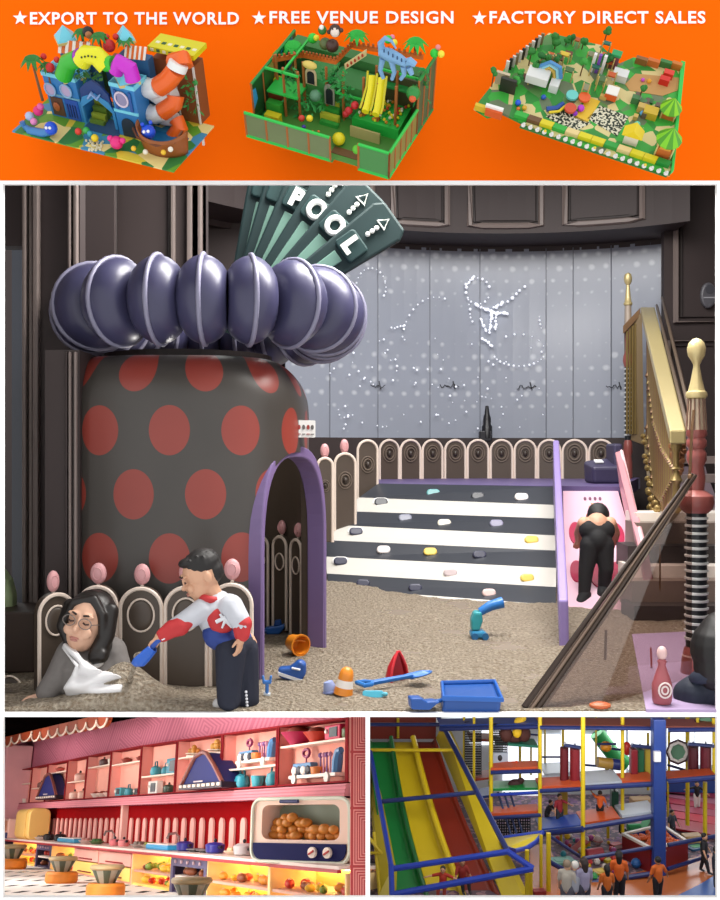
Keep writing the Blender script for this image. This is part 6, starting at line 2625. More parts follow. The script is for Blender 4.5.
mb.span((a.x, 5.65, b.z), (b.x, 5.7, a.z))
mb.build('top_panel', mat('#7a2416', .45, var=.08), sl, world=True)
mb = MB()
pbar(mb, 398, 718, 5.63, 398, 738, 5.63, .008)
mb.build('top_post', YEL, sl, world=True)
# safety cage of blue tubes
cg = thing('slide_cage', 'blue and yellow tube safety cage over the triple slide', 'railing', P(460, 897, 4.55))
for (x0, y0, Y0, x1, y1, Y1, r, m, nm) in [(438, 716, 5.45, 508, 852, 4.48, .013, BLU2, 'side_rail'), (370, 750, 5.35, 391.5, 868, 4.5, .012, BLU, 'side_rail'), (391, 865, 4.5, 392, 895, 4.4, .013, BLU, 'corner_tube'),
                                          (364, 724.5, 5.5, 441, 724.5, 5.42, .010, BLU2, 'cross_tube'), (366, 750, 5.35, 456, 750, 5.2, .009, YEL, 'cross_tube'), (382, 801.5, 4.98, 475, 792.5, 4.9, .011, BLU2, 'cross_tube'),
                                          (391, 869, 4.5, 509, 851.5, 4.46, .013, BLU, 'cross_tube'), (391, 895, 4.4, 533, 868.5, 4.4, .014, BLU, 'cross_tube'), (507, 851, 4.46, 533, 868.5, 4.4, .013, BLU, 'corner_tube'),
                                          (366, 834, 4.7, 382, 854, 4.66, .008, YEL, 'brace_tube'), (374, 832, 4.72, 380, 897, 4.6, .008, YEL, 'brace_tube'), (370, 853, 4.68, 382, 853, 4.66, .007, YEL, 'brace_tube')]:
    mb = MB()
    pbar(mb, x0, y0, Y0, x1, y1, Y1, r)
    mb.build(nm, m, cg, world=True, smooth=True)

# ---------------------------------------------------------------- the climbing frame
fr_ = thing('play_frame', 'three-storey climbing frame of yellow posts, blue beams and orange, blue and green decks', 'play frame', hf(600, 882))
posts = [(491, 716, 833, 5.05, .0115), (540, 716, 832, 4.95, .011), (583, 716, 882, 4.80, .012), (622.5, 716, 832, 4.95, .010), (474, 716, 790, 5.2, .008), (464, 716, 775, 5.3, .007), (520, 742, 790, 5.5, .008), (531, 745, 775, 5.6, .006), (545, 728, 775, 5.6, .006), (563, 718, 750, 5.3, .008),
         (548.5, 833, 897, 4.66, .0125), (541, 835, 893, 4.7, .009), (527, 850, 897, 4.5, .011), (530, 872, 897, 4.55, .014), (561, 832, 868, 5.2, .008), (608, 825, 850, 5.3, .009), (617, 853, 872, 4.86, .007), (677, 845, 866, 5.0, .008),
         (648, 733, 790, 5.5, .008), (653, 725, 870, 5.05, .0065), (669, 716, 780, 5.4, .008), (687.5, 716, 825, 5.15, .012), (662, 780, 838, 5.5, .007), (668, 782, 830, 5.6, .006), (705, 782, 846, 5.0, .012), (714, 716, 780, 4.95, .010), (596, 716, 765, 5.5, .006)]
for (x, y0, y1, Y, r) in posts:
    mb = MB()
    pbar(mb, x, y0, Y, x, y1, Y, r * .9, 10)
    mb.build('post', YEL, fr_, world=True, smooth=True)
mb = MB()
a, b = P(655, 700, 4.85), hf(667, 873.5)
x0, x1 = P(652, 0, 4.85).x, P(664.5, 0, 4.85).x
mb.span((x0, 4.82, ZC + HFZ), (x1, 4.88, ZC - 1.3))
mb.build('main_post', mat('#1b377c', .4), fr_, world=True, bevel=.006, label='thick blue main post')
mb = MB()
mb.span((P(654.5, 0, 4.8).x, 4.8, P(0, 762, 4.8).z), (P(661, 0, 4.8).x, 4.82, P(0, 752, 4.8).z))
mb.build('post_box', mat('#c9ccd2', .4), fr_, world=True)


def deck(x0, y0, x1, y1, Y0, Y1, dY, m, name='deck', t=.012, label=None):
    mb = MB()
    a, b = P(x0, y0, Y0), P(x1, y1, Y1)
    mb.slab([a, b, b + Vector((0, dY * .6, 0)), a + Vector((0, dY * .6, 0))], (0, 0, t))
    mb.build(name, m, fr_, world=True, label=label)


def beam(x0, y0, Y0, x1, y1, Y1, r, m=BLU2, name='beam'):
    mb = MB()
    pbar(mb, x0, y0, Y0, x1, y1, Y1, r * .85, 8)
    mb.build(name, m, fr_, world=True, smooth=True)


BD = mat('#213f8e', .4, var=.06)
WD = mat('#aab4c0', .3, var=.06)
for q in [(491, 770.5, 540, 769, 5.03, 4.96, .16, ORD2, 'orange deck'), (491, 791, 540, 790, 5.06, 4.98, .2, GRN, 'green deck'), (491, 816, 540, 813, 5.02, 4.96, .16, ORD2, 'orange deck'),
          (496, 745, 538, 748, 5.15, 5.05, .2, mat('#1b6a55', .4), 'green deck'), (440, 727, 540, 726, 5.3, 4.98, .2, BD, 'blue deck'), (540, 727, 720, 729, 4.96, 4.9, .22, mat('#8a4a3c', .5), 'brown deck'),
          (540, 789, 582, 787, 4.95, 4.9, .22, ORD2, 'orange deck'), (583, 786, 622, 783.5, 4.9, 4.9, .3, WD, 'pale deck'), (622, 783.5, 655, 782, 4.9, 4.88, .2, mat('#b8502a', .4), 'orange deck'), (668, 780, 716, 777, 4.9, 4.86, .16, mat('#a8441f', .4), 'orange deck'),
          (540, 831.5, 583, 827, 4.95, 4.82, .24, BD, 'blue deck'), (583, 825.5, 620, 820, 4.85, 4.85, .26, mat('#b0491d', .4), 'orange deck'), (622, 818, 656, 813, 4.88, 4.86, .24, WD, 'pale deck'),
          (545, 776, 580, 774, 5.4, 5.4, .3, WD, 'pale deck'), (470, 741, 492, 742, 5.3, 5.3, .2, mat('#7a2a1c', .5), 'red deck'), (470, 782, 492, 779, 5.2, 5.2, .2, mat('#8a2f1c', .5), 'red deck'), (470, 800, 492, 797, 5.2, 5.2, .2, BD, 'blue deck')]:
    deck(*q[:8], label=q[8])
for q in [(491, 772.5, 5.02, 541, 771, 4.94, .012), (491, 795, 5.05, 541, 792.5, 4.96, .010), (491, 818, 5.01, 541, 815, 4.94, .011), (440, 729, 5.28, 541, 726.5, 4.96, .014), (540, 727.5, 4.94, 655, 728.5, 4.88, .012), (668, 730, 4.88, 720, 729.5, 4.84, .013),
          (540, 791, 4.93, 583, 789, 4.86, .012), (583, 788, 4.86, 655, 784, 4.86, .015), (668, 781.5, 4.86, 720, 777, 4.8, .015), (540, 834, 4.92, 583, 829, 4.78, .017), (583, 828, 4.8, 656, 815.5, 4.84, .015),
          (583, 858.5, 4.78, 655, 847, 4.86, .011), (668, 845, 4.86, 716, 836, 4.9, .012), (590, 883, 4.76, 656, 873, 4.8, .014), (668, 869, 4.82, 708, 856, 4.95, .011), (548, 835, 4.7, 582, 858, 4.84, .010), (550, 862, 4.72, 586, 882, 4.76, .013),
          (497, 765, 5.25, 540, 762, 5.3, .007), (500, 732, 5.2, 538, 735, 5.3, .006), (541, 757, 5.5, 560, 757, 5.5, .006), (585, 765, 5.3, 622, 768, 5.3, .007), (600, 747, 5.4, 622, 750, 5.4, .008), (668, 765, 5.3, 688, 771, 5.2, .008)]:
    beam(*q)
beam(491, 795, 5.04, 541, 792.5, 4.95, .009, BLU, 'beam')
# yellow half-round deck with blue edge
hd = [(500, 838.5), (543, 832.5), (536, 842), (527, 848), (515, 851), (506, 848)]
mb = MB()
Yh = [4.9, 4.82, 4.72, 4.66, 4.5, 4.64]
v = [P(x, y, Y) for (x, y), Y in zip(hd, Yh)]
zm = sum(p.z for p in v) / 6
mb.add(v + [p + Vector((0, 0, -.015)) for p in v], [tuple(range(6)), tuple(range(11, 5, -1))] + [(i, 6 + i, 6 + (i + 1) % 6, (i + 1) % 6) for i in range(6)])
mb.build('deck', mat('#c9b42c', .4), fr_, world=True, label='yellow half-round deck')
mb = MB()
mb.tube(v + [v[0]], .011, 8)
mb.build('deck_edge', BLU, fr_, world=True, smooth=True)
# netting of the left tower
for (x0, y0, x1, y1, Y, nx, ny) in [(465, 722, 481, 776, 5.25, 8, 22), (493, 724, 507, 752, 5.12, 7, 12), (497, 816, 530, 838, 5.2, 14, 8)]:
    mb = MB()
    for i in range(nx + 1):
        x = x0 + (x1 - x0) * i / nx
        pbar(mb, x, y0, Y, x, y1, Y, .0035, 4)
    for j in range(ny + 1):
        y = y0 + (y1 - y0) * j / ny
        pbar(mb, x0, y, Y, x1, y, Y, .0035, 4)
    mb.build('netting', mat('#14131a', .8), fr_, world=True, label='black safety net')
mb = MB()
for x0 in (498, 504, 510):
    pbar(mb, x0, 792, 5.1, x0 + 14, 838, 5.0, .006, 5)
mb.build('rope_ladder', mat('#22325f', .6), fr_, world=True)


def boxthing(name, label, cat, x0, y0, x1, y1, Y, d, hexc, group=None, cap=None, r=None):
    k = Y / 1000
    a, b = P(x0, y1, Y), P(x1, y0, Y)
    o = thing(name, label, cat, ((a.x + b.x) / 2, Y + d / 2, a.z), group)
    w, h = b.x - a.x, b.z - a.z
    mb = MB()
    if r:
        mb.lathe([(w / 2, 0), (w / 2, h)], n=18)
        mb.build('roll_body', mat(hexc, .45), o, smooth=True)
    else:
        mb.span((-w / 2, -d / 2, 0), (w / 2, d / 2, h))
        mb.build('pad_body', mat(hexc, .45), o, bevel=min(w, d) * .15)
    mb = MB()
    mb.bar((0, 0, h), (0, 0, h + .025), .004, 5)
    mb.build('hanger', mat('#22222a', .4), o)
    return o


G5 = 'standing rollers and pads on the middle deck'
for q in [(561, 749, 569.5, 784, 4.98, .05, '#5e0f1a', 'dark red standing roller on the left of the middle deck, left of the pair', 1), (571, 750, 581, 785, 4.96, .05, '#7a1420', 'dark red standing roller on the left of the middle deck, right of the pair', 1),
          (631.5, 750, 638, 781, 4.98, .05, '#7c1722', 'dark red standing pad left of the thick blue post', 0), (638.2, 750, 644.5, 781, 5.0, .05, '#1c5a3a', 'dark green standing pad between the red and yellow pads', 0), (644.8, 750, 654, 780, 5.02, .05, '#a8922a', 'mustard yellow standing pad beside the thick blue post', 0),
          (689.5, 748, 700, 776, 4.98, .05, '#4a1220', 'dark maroon standing roller at the right, left of the pair', 1), (702, 748, 713, 775, 4.96, .05, '#5c1524', 'dark maroon standing roller at the right, right of the pair', 1), (560, 792, 568, 826, 5.1, .05, '#a2882a', 'mustard yellow pad on the lower deck behind the child in red', 0), (612, 792, 619, 824, 5.06, .05, '#0f4a35', 'dark green pad on the lower deck right of the orange-shirted child', 0)]:
    boxthing('standing_pad', q[7], 'play pad', *q[:6], q[6], G5, r=q[8])
for (x0, y0, x1, y1, Y, lab) in [(564, 745, 583, 748, 4.95, 'blue and white hanging bar above the left red rollers'), (631, 745.5, 656, 748, 4.96, 'dark blue hanging bar above the red, green and yellow pads'), (688, 744, 714, 746, 4.93, 'dark blue hanging bar above the right maroon rollers')]:
    o = thing('hanging_bar', lab, 'bar', P((x0 + x1) / 2, y0, Y), 'hanging bars of the middle deck')
    mb = MB()
    pbar(mb, x0, y0, Y, x1, y1, Y, .009)
    mb.build('bar_tube', mat('#2a3560', .4), o, world=True, smooth=True)
    mb = MB()
    pbar(mb, x0 + 1, y0 - 3, Y, x0 + 1, y0, Y, .005)
    pbar(mb, x1 - 1, y1 - 3, Y, x1 - 1, y1, Y, .005)
    mb.build('bar_hook', mat('#b8bcc4', .4), o, world=True)
# lying roller, ball, round tunnels
o = thing('lying_roller', 'brown and yellow lying roller with a blue end on the middle deck', 'roller', P(608, 768, 5.05))
mb = MB()
pbar(mb, 597.5, 762, 5.05, 612, 764, 5.05, .027, 14)
mb.build('roll_body', mat('#8a6a24', .45), o, world=True, smooth=True)
mb = MB()
pbar(mb, 612, 764, 5.05, 620, 765, 5.05, .0275, 14)
mb.build('roll_end', BLU2, o, world=True, smooth=True)
o = thing('hanging_ball', 'red hanging ball bag above the lying roller', 'ball', P(627, 756, 5.1))
mb = MB()
mb.sph(P(627, 748.5, 5.1), (.021, .021, .036), 14)
mb.build('ball_body', mat('#b3201c', .4), o, world=True, smooth=True)
mb = MB()
pbar(mb, 627, 730, 5.1, 627, 742, 5.1, .003)
mb.build('ball_rope', mat('#22222a', .5), o, world=True)
o = thing('hanging_ball', 'orange-yellow hanging ball bag with a dark strap', 'ball', P(606, 752, 5.2))
mb = MB()
mb.sph(P(606, 746.5, 5.2), (.03, .03, .027), 14)
mb.build('ball_body', mat('#d28a1e', .4), o, world=True, smooth=True)
mb = MB()
pbar(mb, 597, 744, 5.16, 616, 744, 5.16, .006)
mb.build('ball_strap', mat('#1c2a5a', .5), o, world=True)
for (x, y, rx, Y, lab) in [(678, 752, 9, 5.1, 'green round tunnel mouth with a dark and white rim right of the thick blue post'), (705.5, 720, 8, 4.98, 'green round tunnel mouth with a yellow rim at the top right')]:
    o = thing('tunnel_mouth', lab, 'tunnel', P(x, y + rx, Y))
    k = Y / 1000
    mb = MB()
    mb.bar(P(x, y, Y + .02), P(x, y, Y + .2), rx * k * .95, 20)
    mb.build('tunnel_tube', mat('#0d6a3c', .4), o, world=True, smooth=True)
    mb = MB()
    mb.tube([P(x + u, y + v, Y) for u, v in ell(rx, rx * 1.05, 8 if rx > 8 else 20)], .008, 6, closed=True)
    mb.build('tunnel_rim', mat('#d8d4d0' if rx > 8 else '#c9b42c', .4), o, world=True)
    mb = MB()
    mb.tube([P(x + u, y + v, Y + .01) for u, v in ell(rx * 1.2, rx * 1.25, 8 if rx > 8 else 20)], .009, 6, closed=True)
    mb.build('tunnel_collar', mat('#3a1820', .4), o, world=True)
# brown plush figure on the upper left deck
o = thing('brown_play_figure', 'big round brown plush figure with a yellow front on the upper left deck', 'play figure', P(512, 744, 5.12))
mb = MB()
for x, y, rx, ry in ((506, 734, 6.5, 8), (524, 734, 7, 8)):
    mb.sph(P(x, y, 5.12), (rx * .0051, .03, ry * .0051), 14)
mb.sph(P(515, 737, 5.14), (.05, .03, .03), 14)
mb.build('figure_body', mat('#46201a', .8), o, world=True, smooth=True)
mb = MB()
mb.sph(P(517, 732, 5.1), (.024, .02, .03), 12)
mb.build('figure_front', mat('#d9b21c', .7), o, world=True, smooth=True)
for x in (510.5, 521):
    mb = MB()
    mb.sph(P(x, 724, 5.12), (.014, .01, .014), 10)
    mb.build('figure_ear', mat('#3a1c16', .8), o, world=True, smooth=True)
o = thing('grey_play_panel', 'pale grey printed panel with a black face-like hole on the left tower', 'panel', P(500, 768, 5.1))
mb = MB()
a, b = P(493, 753, 5.1), P(508, 768, 5.1)
mb.span((a.x, 5.1, b.z), (b.x, 5.115, a.z))
mb.build('panel_body', mat('#9aa4b4', .5), o, world=True)
mb = MB()
mb.sph(P(500, 758, 5.1), (.012, .008, .016), 10)
mb.build('panel_print', mat('#15151c', .5), o, world=True)
for (x, y, rx, ry, hexc, lab) in [(514, 764, 4, 2.5, '#c8401c', 'orange-red soft toy on the upper orange deck of the left tower'), (522, 764, 3, 2.5, '#8a7a3a', 'olive soft toy right of the orange-red one'), (516, 784, 8, 5, '#3a1a1c', 'dark brown soft bundle on the green deck of the left tower'), (520, 722, 6, 5, '#caa51c', 'yellow soft panel at the top of the left tower')]:
    o = thing('soft_toy', lab, 'soft toy', P(x, y + ry, 5.08))
    mb = MB()
    mb.sph(P(x, y, 5.08), (rx * .0051, .02, ry * .0051), 12)
    mb.build('toy_body', mat(hexc, .7), o, world=True, smooth=True)
    mb = MB()
    mb.sph(P(x + rx * .6, y - ry * .7, 5.07), (rx * .0024, .01, ry * .003), 8)
    mb.build('toy_head', mat(hexc, .7), o, world=True, smooth=True)

# ---------------------------------------------------------------- ball pit
bp = thing('ball_pit', 'dark red ball pit with a white rim and blue lining, full of orange balls', 'ball pit', hf(650, 868))
q0 = [hf(622, 858), hf(650, 873.5), hf(688, 866), hf(662, 848)]
hgt = .115
c_ = sum(q0, Vector()) / 4
inn = [c_ + (p - c_) * .88 for p in q0]
up = Vector((0, 0, 1))
for i in range(4):
    j = (i + 1) % 4
    mb = MB()
    mb.hexa([q0[i], q0[j], inn[j], inn[i]], [q0[i] + up * hgt, q0[j] + up * hgt, inn[j] + up * hgt, inn[i] + up * hgt])
    mb.build('pit_wall', mat('#7c1a1c', .4), bp, world=True)
    mb = MB()
    oq = c_ + (q0[i] - c_) * 1.02, c_ + (q0[j] - c_) * 1.02
    mb.hexa([oq[0] + up * hgt, oq[1] + up * hgt, inn[j] + up * hgt, inn[i] + up * hgt], [p + up * (hgt + .012) for p in (oq[0], oq[1], inn[j], inn[i])])
    mb.build('pit_rim', mat('#ddd6cc', .4), bp, world=True)
    mb = MB()
    i2, j2 = c_ + (inn[i] - c_) * .96, c_ + (inn[j] - c_) * .96
    mb.hexa([inn[i] + up * .07, inn[j] + up * .07, j2 + up * .07, i2 + up * .07], [inn[i] + up * .118, inn[j] + up * .118, j2 + up * .118, i2 + up * .118])
    mb.build('pit_lining', BD, bp, world=True)
mb = MB()
mb.hexa([p + up * .05 for p in inn], [p + up * .085 for p in inn])
mb.build('pit_base', mat('#7a3a22', .6), bp, world=True)
rp = random.Random(3)
pr = None
for k in range(90):
    a, b = rp.random(), rp.random()
    p = inn[0] * (1 - a) * (1 - b) + inn[1] * a * (1 - b) + inn[2] * a * b + inn[3] * (1 - a) * b
    p = c_ + (p - c_) * .9
    M = T(p + up * (.09 + rp.random() * .012))
    yl = k % 7 == 3
    lab = 'small orange ball among the others in the dark red ball pit'
    if pr is None:
        mb = MB()
        mb.sph((0, 0, 0), .0125, 8)
        pr = mb.build('pit_ball', mat('#e0662e', .4), smooth='all')
        pr.matrix_world = M
        pr['_m'] = [x for r in M for x in r]
        tag(pr, lab, 'ball', 'orange balls in the ball pit')
    else:
        dup(pr, M)
o = thing('pit_emblem', 'small white round-eared emblem on the front of the ball pit', 'emblem', P(663, 852, 4.73))
for k, (x, y, r) in enumerate(((661.5, 850.5, .007), (665, 850.5, .007), (663.2, 852.5, .010))):
    mb = MB()
    mb.sph(P(x, y, 4.84), (r, .004, r), 8)
    mb.build('emblem_dot', mat('#d8d2cc', .5), o, world=True, smooth=True)

# trampolines and things behind the pit
tr = thing('trampoline_run', 'red padded trampoline strips with grey-pink beds in front of the blue wall at the right', 'trampoline', hf(690, 815))
for k, (y0, y1, h) in enumerate([(793, 800, '#a8304a'), (800, 806, '#b0687a'), (806, 812, '#a8243c'), (812, 819, '#9a3a4e'), (819, 827, '#b01c30'), (827, 838, '#9c1526')]):
    dx = k * -3
    mb = MB()
    q = [hf(664 + k * 2, max(797, y0 - 3)), hf(735, y0 + 6), hf(735, y1 + 6), hf(666 + k * 2, max(799, y1 - 4))]
    mb.slab([p + up * .02 for p in q], (0, 0, .01))
    mb.build('trampoline_bed' if k % 2 else 'trampoline_pad', mat(h, .5), tr, world=True)
RK = 'soft play shapes on the floor'


def soft(name, lab, cat, px, py, shape, hexc, s, rz=0.0, hex2=None):
    o = thing(name, lab, cat, T(hf(px, py)) @ RZ(rz), RK)
    m = mat(hexc, .45)
    mb = MB()
    if shape == 'wedge':
        mb.prism([(-s, 0), (s, 0), (s, s * .9)], (0, -s * .6, 0), (1, 0, 0), (0, 0, 1), (0, s * 1.2, 0))
        mb.build('wedge_body', m, o, bevel=s * .08)
        mb = MB()
        mb.prism([(-s * .9, .004), (s * .98, .004), (s * .98, s * .86)], (0, -s * .62, 0), (1, 0, 0), (0, 0, 1), (0, s * .03, 0))
        mb.build('wedge_side', mat(hex2 or hexc, .45), o)
    elif shape == 'roll':
        mb.bar((-s, 0, s * .55), (s, 0, s * .55), s * .55, 16)
        mb.build('roll_body', m, o, smooth=True)
        mb = MB()
        mb.bar((-s * 1.01, 0, s * .55), (-s * .9, 0, s * .55), s * .56, 16)
        mb.build('roll_end', mat(hex2 or hexc, .45), o, smooth=True)
    elif shape == 'block':
        mb.span((-s, -s * .6, 0), (s, s * .6, s * .8))
        mb.build('block_body', m, o, bevel=s * .1)
        mb = MB()
        mb.span((-s * .8, -s * .62, s * .1), (s * .8, -s * .58, s * .7))
        mb.build('block_side', mat(hex2 or hexc, .45), o)
    elif shape == 'ball':
        mb.sph((0, 0, s), s, 14)
        mb.build('ball_body', m, o, smooth=True)
        mb = MB()
        mb.tube([Vector((s * 1.0 * math.cos(a), s * 1.0 * math.sin(a), s)) for a in [2 * PI * i / 18 for i in range(18)]], s * .08, 5, closed=True)
        mb.build('ball_seam', mat(hex2 or hexc, .45), o, smooth=True)
    elif shape == 'flat':
        mb.prism(rrect(2 * s, 1.3 * s, s * .3), (0, 0, 0), (1, 0, 0), (0, 1, 0), (0, 0, s * .2))
        mb.build('mat_body', m, o)
        mb = MB()
        mb.prism(rrect(1.2 * s, .7 * s, s * .2), (0, 0, s * .2), (1, 0, 0), (0, 1, 0), (0, 0, s * .03))
        mb.build('mat_top', mat(hex2 or hexc, .45), o)


for a in [('soft_wedge', 'red and yellow soft wedge behind the yellow posts left of the middle', 'soft play block', 579, 850, 'wedge', '#b5403c', .05, .5, '#d1a91f'), ('soft_roll', 'pink soft roll right of the red and yellow wedge', 'soft play roll', 594, 858, 'roll', '#c2515c', .045, .3, '#b0394a'),
          ('soft_block', 'pale mint flat soft block at the left of the play floor', 'soft play block', 562, 862, 'flat', '#6fa898', .06, .2, '#7fb8a8'), ('soft_ball', 'red soft ball low on the play floor left of the orange-shirted pair', 'soft play ball', 588, 866, 'ball', '#b52a32', .022, 0, '#d84a4a'),
          ('soft_block', 'yellow flat soft block in front of the pink roll', 'soft play block', 602, 872, 'flat', '#c9a624', .045, .4, '#d8b93a'), ('soft_ball', 'white and red soft ball by the post on the play floor', 'soft play ball', 598, 845, 'ball', '#c8b8b4', .024, 0, '#b52a32'), ('soft_ball', 'teal soft ball on the left of the play floor', 'soft play ball', 575, 868, 'ball', '#3a8a8a', .02, 0, '#5aa8a0'),
          ('soft_block', 'red and white soft block in front of the ball pit on the left', 'soft play block', 616, 848, 'block', '#b02f38', .03, .4, '#d8cfc8'), ('soft_ball', 'blue soft ball in front of the ball pit', 'soft play ball', 636, 868, 'ball', '#1f5a9a', .024, 0, '#2a6ab0'), ('soft_block', 'yellow small soft block on the carpet left of the ball pit', 'soft play block', 608, 862, 'block', '#c2ae2a', .02, .6, '#d8c23a'),
          ('soft_ball', 'green small soft ball at the front edge of the play floor', 'soft play ball', 594, 880, 'ball', '#2f8a4a', .018, 0, '#4aa860'), ('soft_block', 'blue soft block at the left front of the play floor', 'soft play block', 573, 876, 'block', '#24408a', .026, .2, '#d8d0cc'), ('soft_block', 'red soft block at the left front of the play floor', 'soft play block', 583, 872, 'block', '#b8343c', .024, .5, '#c8484a'),
          ('soft_roll', 'bright green soft roll lying behind the ball pit', 'soft play roll', 634, 831, 'roll', '#1f9a52', .035, .1, '#188044'), ('soft_wedge', 'green soft slide wedge behind the ball pit beside the blue post', 'soft play wedge', 645, 826, 'wedge', '#1c8a4a', .035, 1.0, '#146a38'), ('soft_block', 'tan soft block behind the right end of the ball pit', 'soft play block', 692, 842, 'block', '#b08a52', .05, .15, '#c8a468'), ('soft_block', 'green and blue flat soft mat right of the ball pit', 'soft play mat', 696, 848, 'flat', '#24527a', .05, .4, '#2a9a5c'),
          ('soft_block', 'big tan foam block behind the pale deck', 'soft play block', 641, 806, 'block', '#a8865c', .06, .1, '#c0a274'), ('soft_block', 'dark red padded cushion at the foot of the yellow posts beside the slide', 'soft play block', 539, 895, 'block', '#7a1c22', .03, .2, '#8a2a2c')]:
    soft(*a[:8], *a[8:])
# green chute seen through the middle bay
o = thing('green_chute', 'green curved chute behind the hanging balls of the middle bay', 'slide', P(608, 776, 5.8))
mb = MB()
mb.tube([P(597, 733, 5.75), P(606, 745, 5.75), P(616, 758, 5.75), P(626, 764, 5.75)], .045, 12)
mb.build('chute_tube', mat('#1f9a4c', .4), o, world=True, smooth=True)
mb = MB()
mb.tube([P(607, 764, 5.75), P(607, 778, 5.75)], .012, 8)
mb.build('chute_leg', YEL, o, world=True)
# loose little balls on the carpet
rl_ = random.Random(21)
pr = {}
for k in range(34):
    hexc, cn = [('#c83a3a', 'red'), ('#2f8a9a', 'teal'), ('#d8b82a', 'yellow'), ('#d8d0cc', 'white'), ('#b04a8a', 'pink')][k % 5]
    p = hf(rl_.uniform(556, 616), rl_.uniform(838, 878))
    M = T(p) @ Matrix.Scale(rl_.uniform(.8, 1.5), 4)
    lab = 'small loose %s ball on the purple play carpet' % cn
    if cn in pr:
        dup(pr[cn], M)
    else:
        mb = MB()
        mb.sph((0, 0, .012), .012, 8)
        o = mb.build('loose_ball', mat(hexc, .4), smooth='all')
        for v in o.data.vertices:
            v.co.z += o.location.z
        o.matrix_world = M
        o['_m'] = [x for r in M for x in r]
        tag(o, lab, 'ball', 'loose %s balls on the play carpet' % cn)
        pr[cn] = o
# ---------------------------------------------------------------- children and adults of the hall
SK = ['#c99878', '#a9785a', '#d8ab8c']


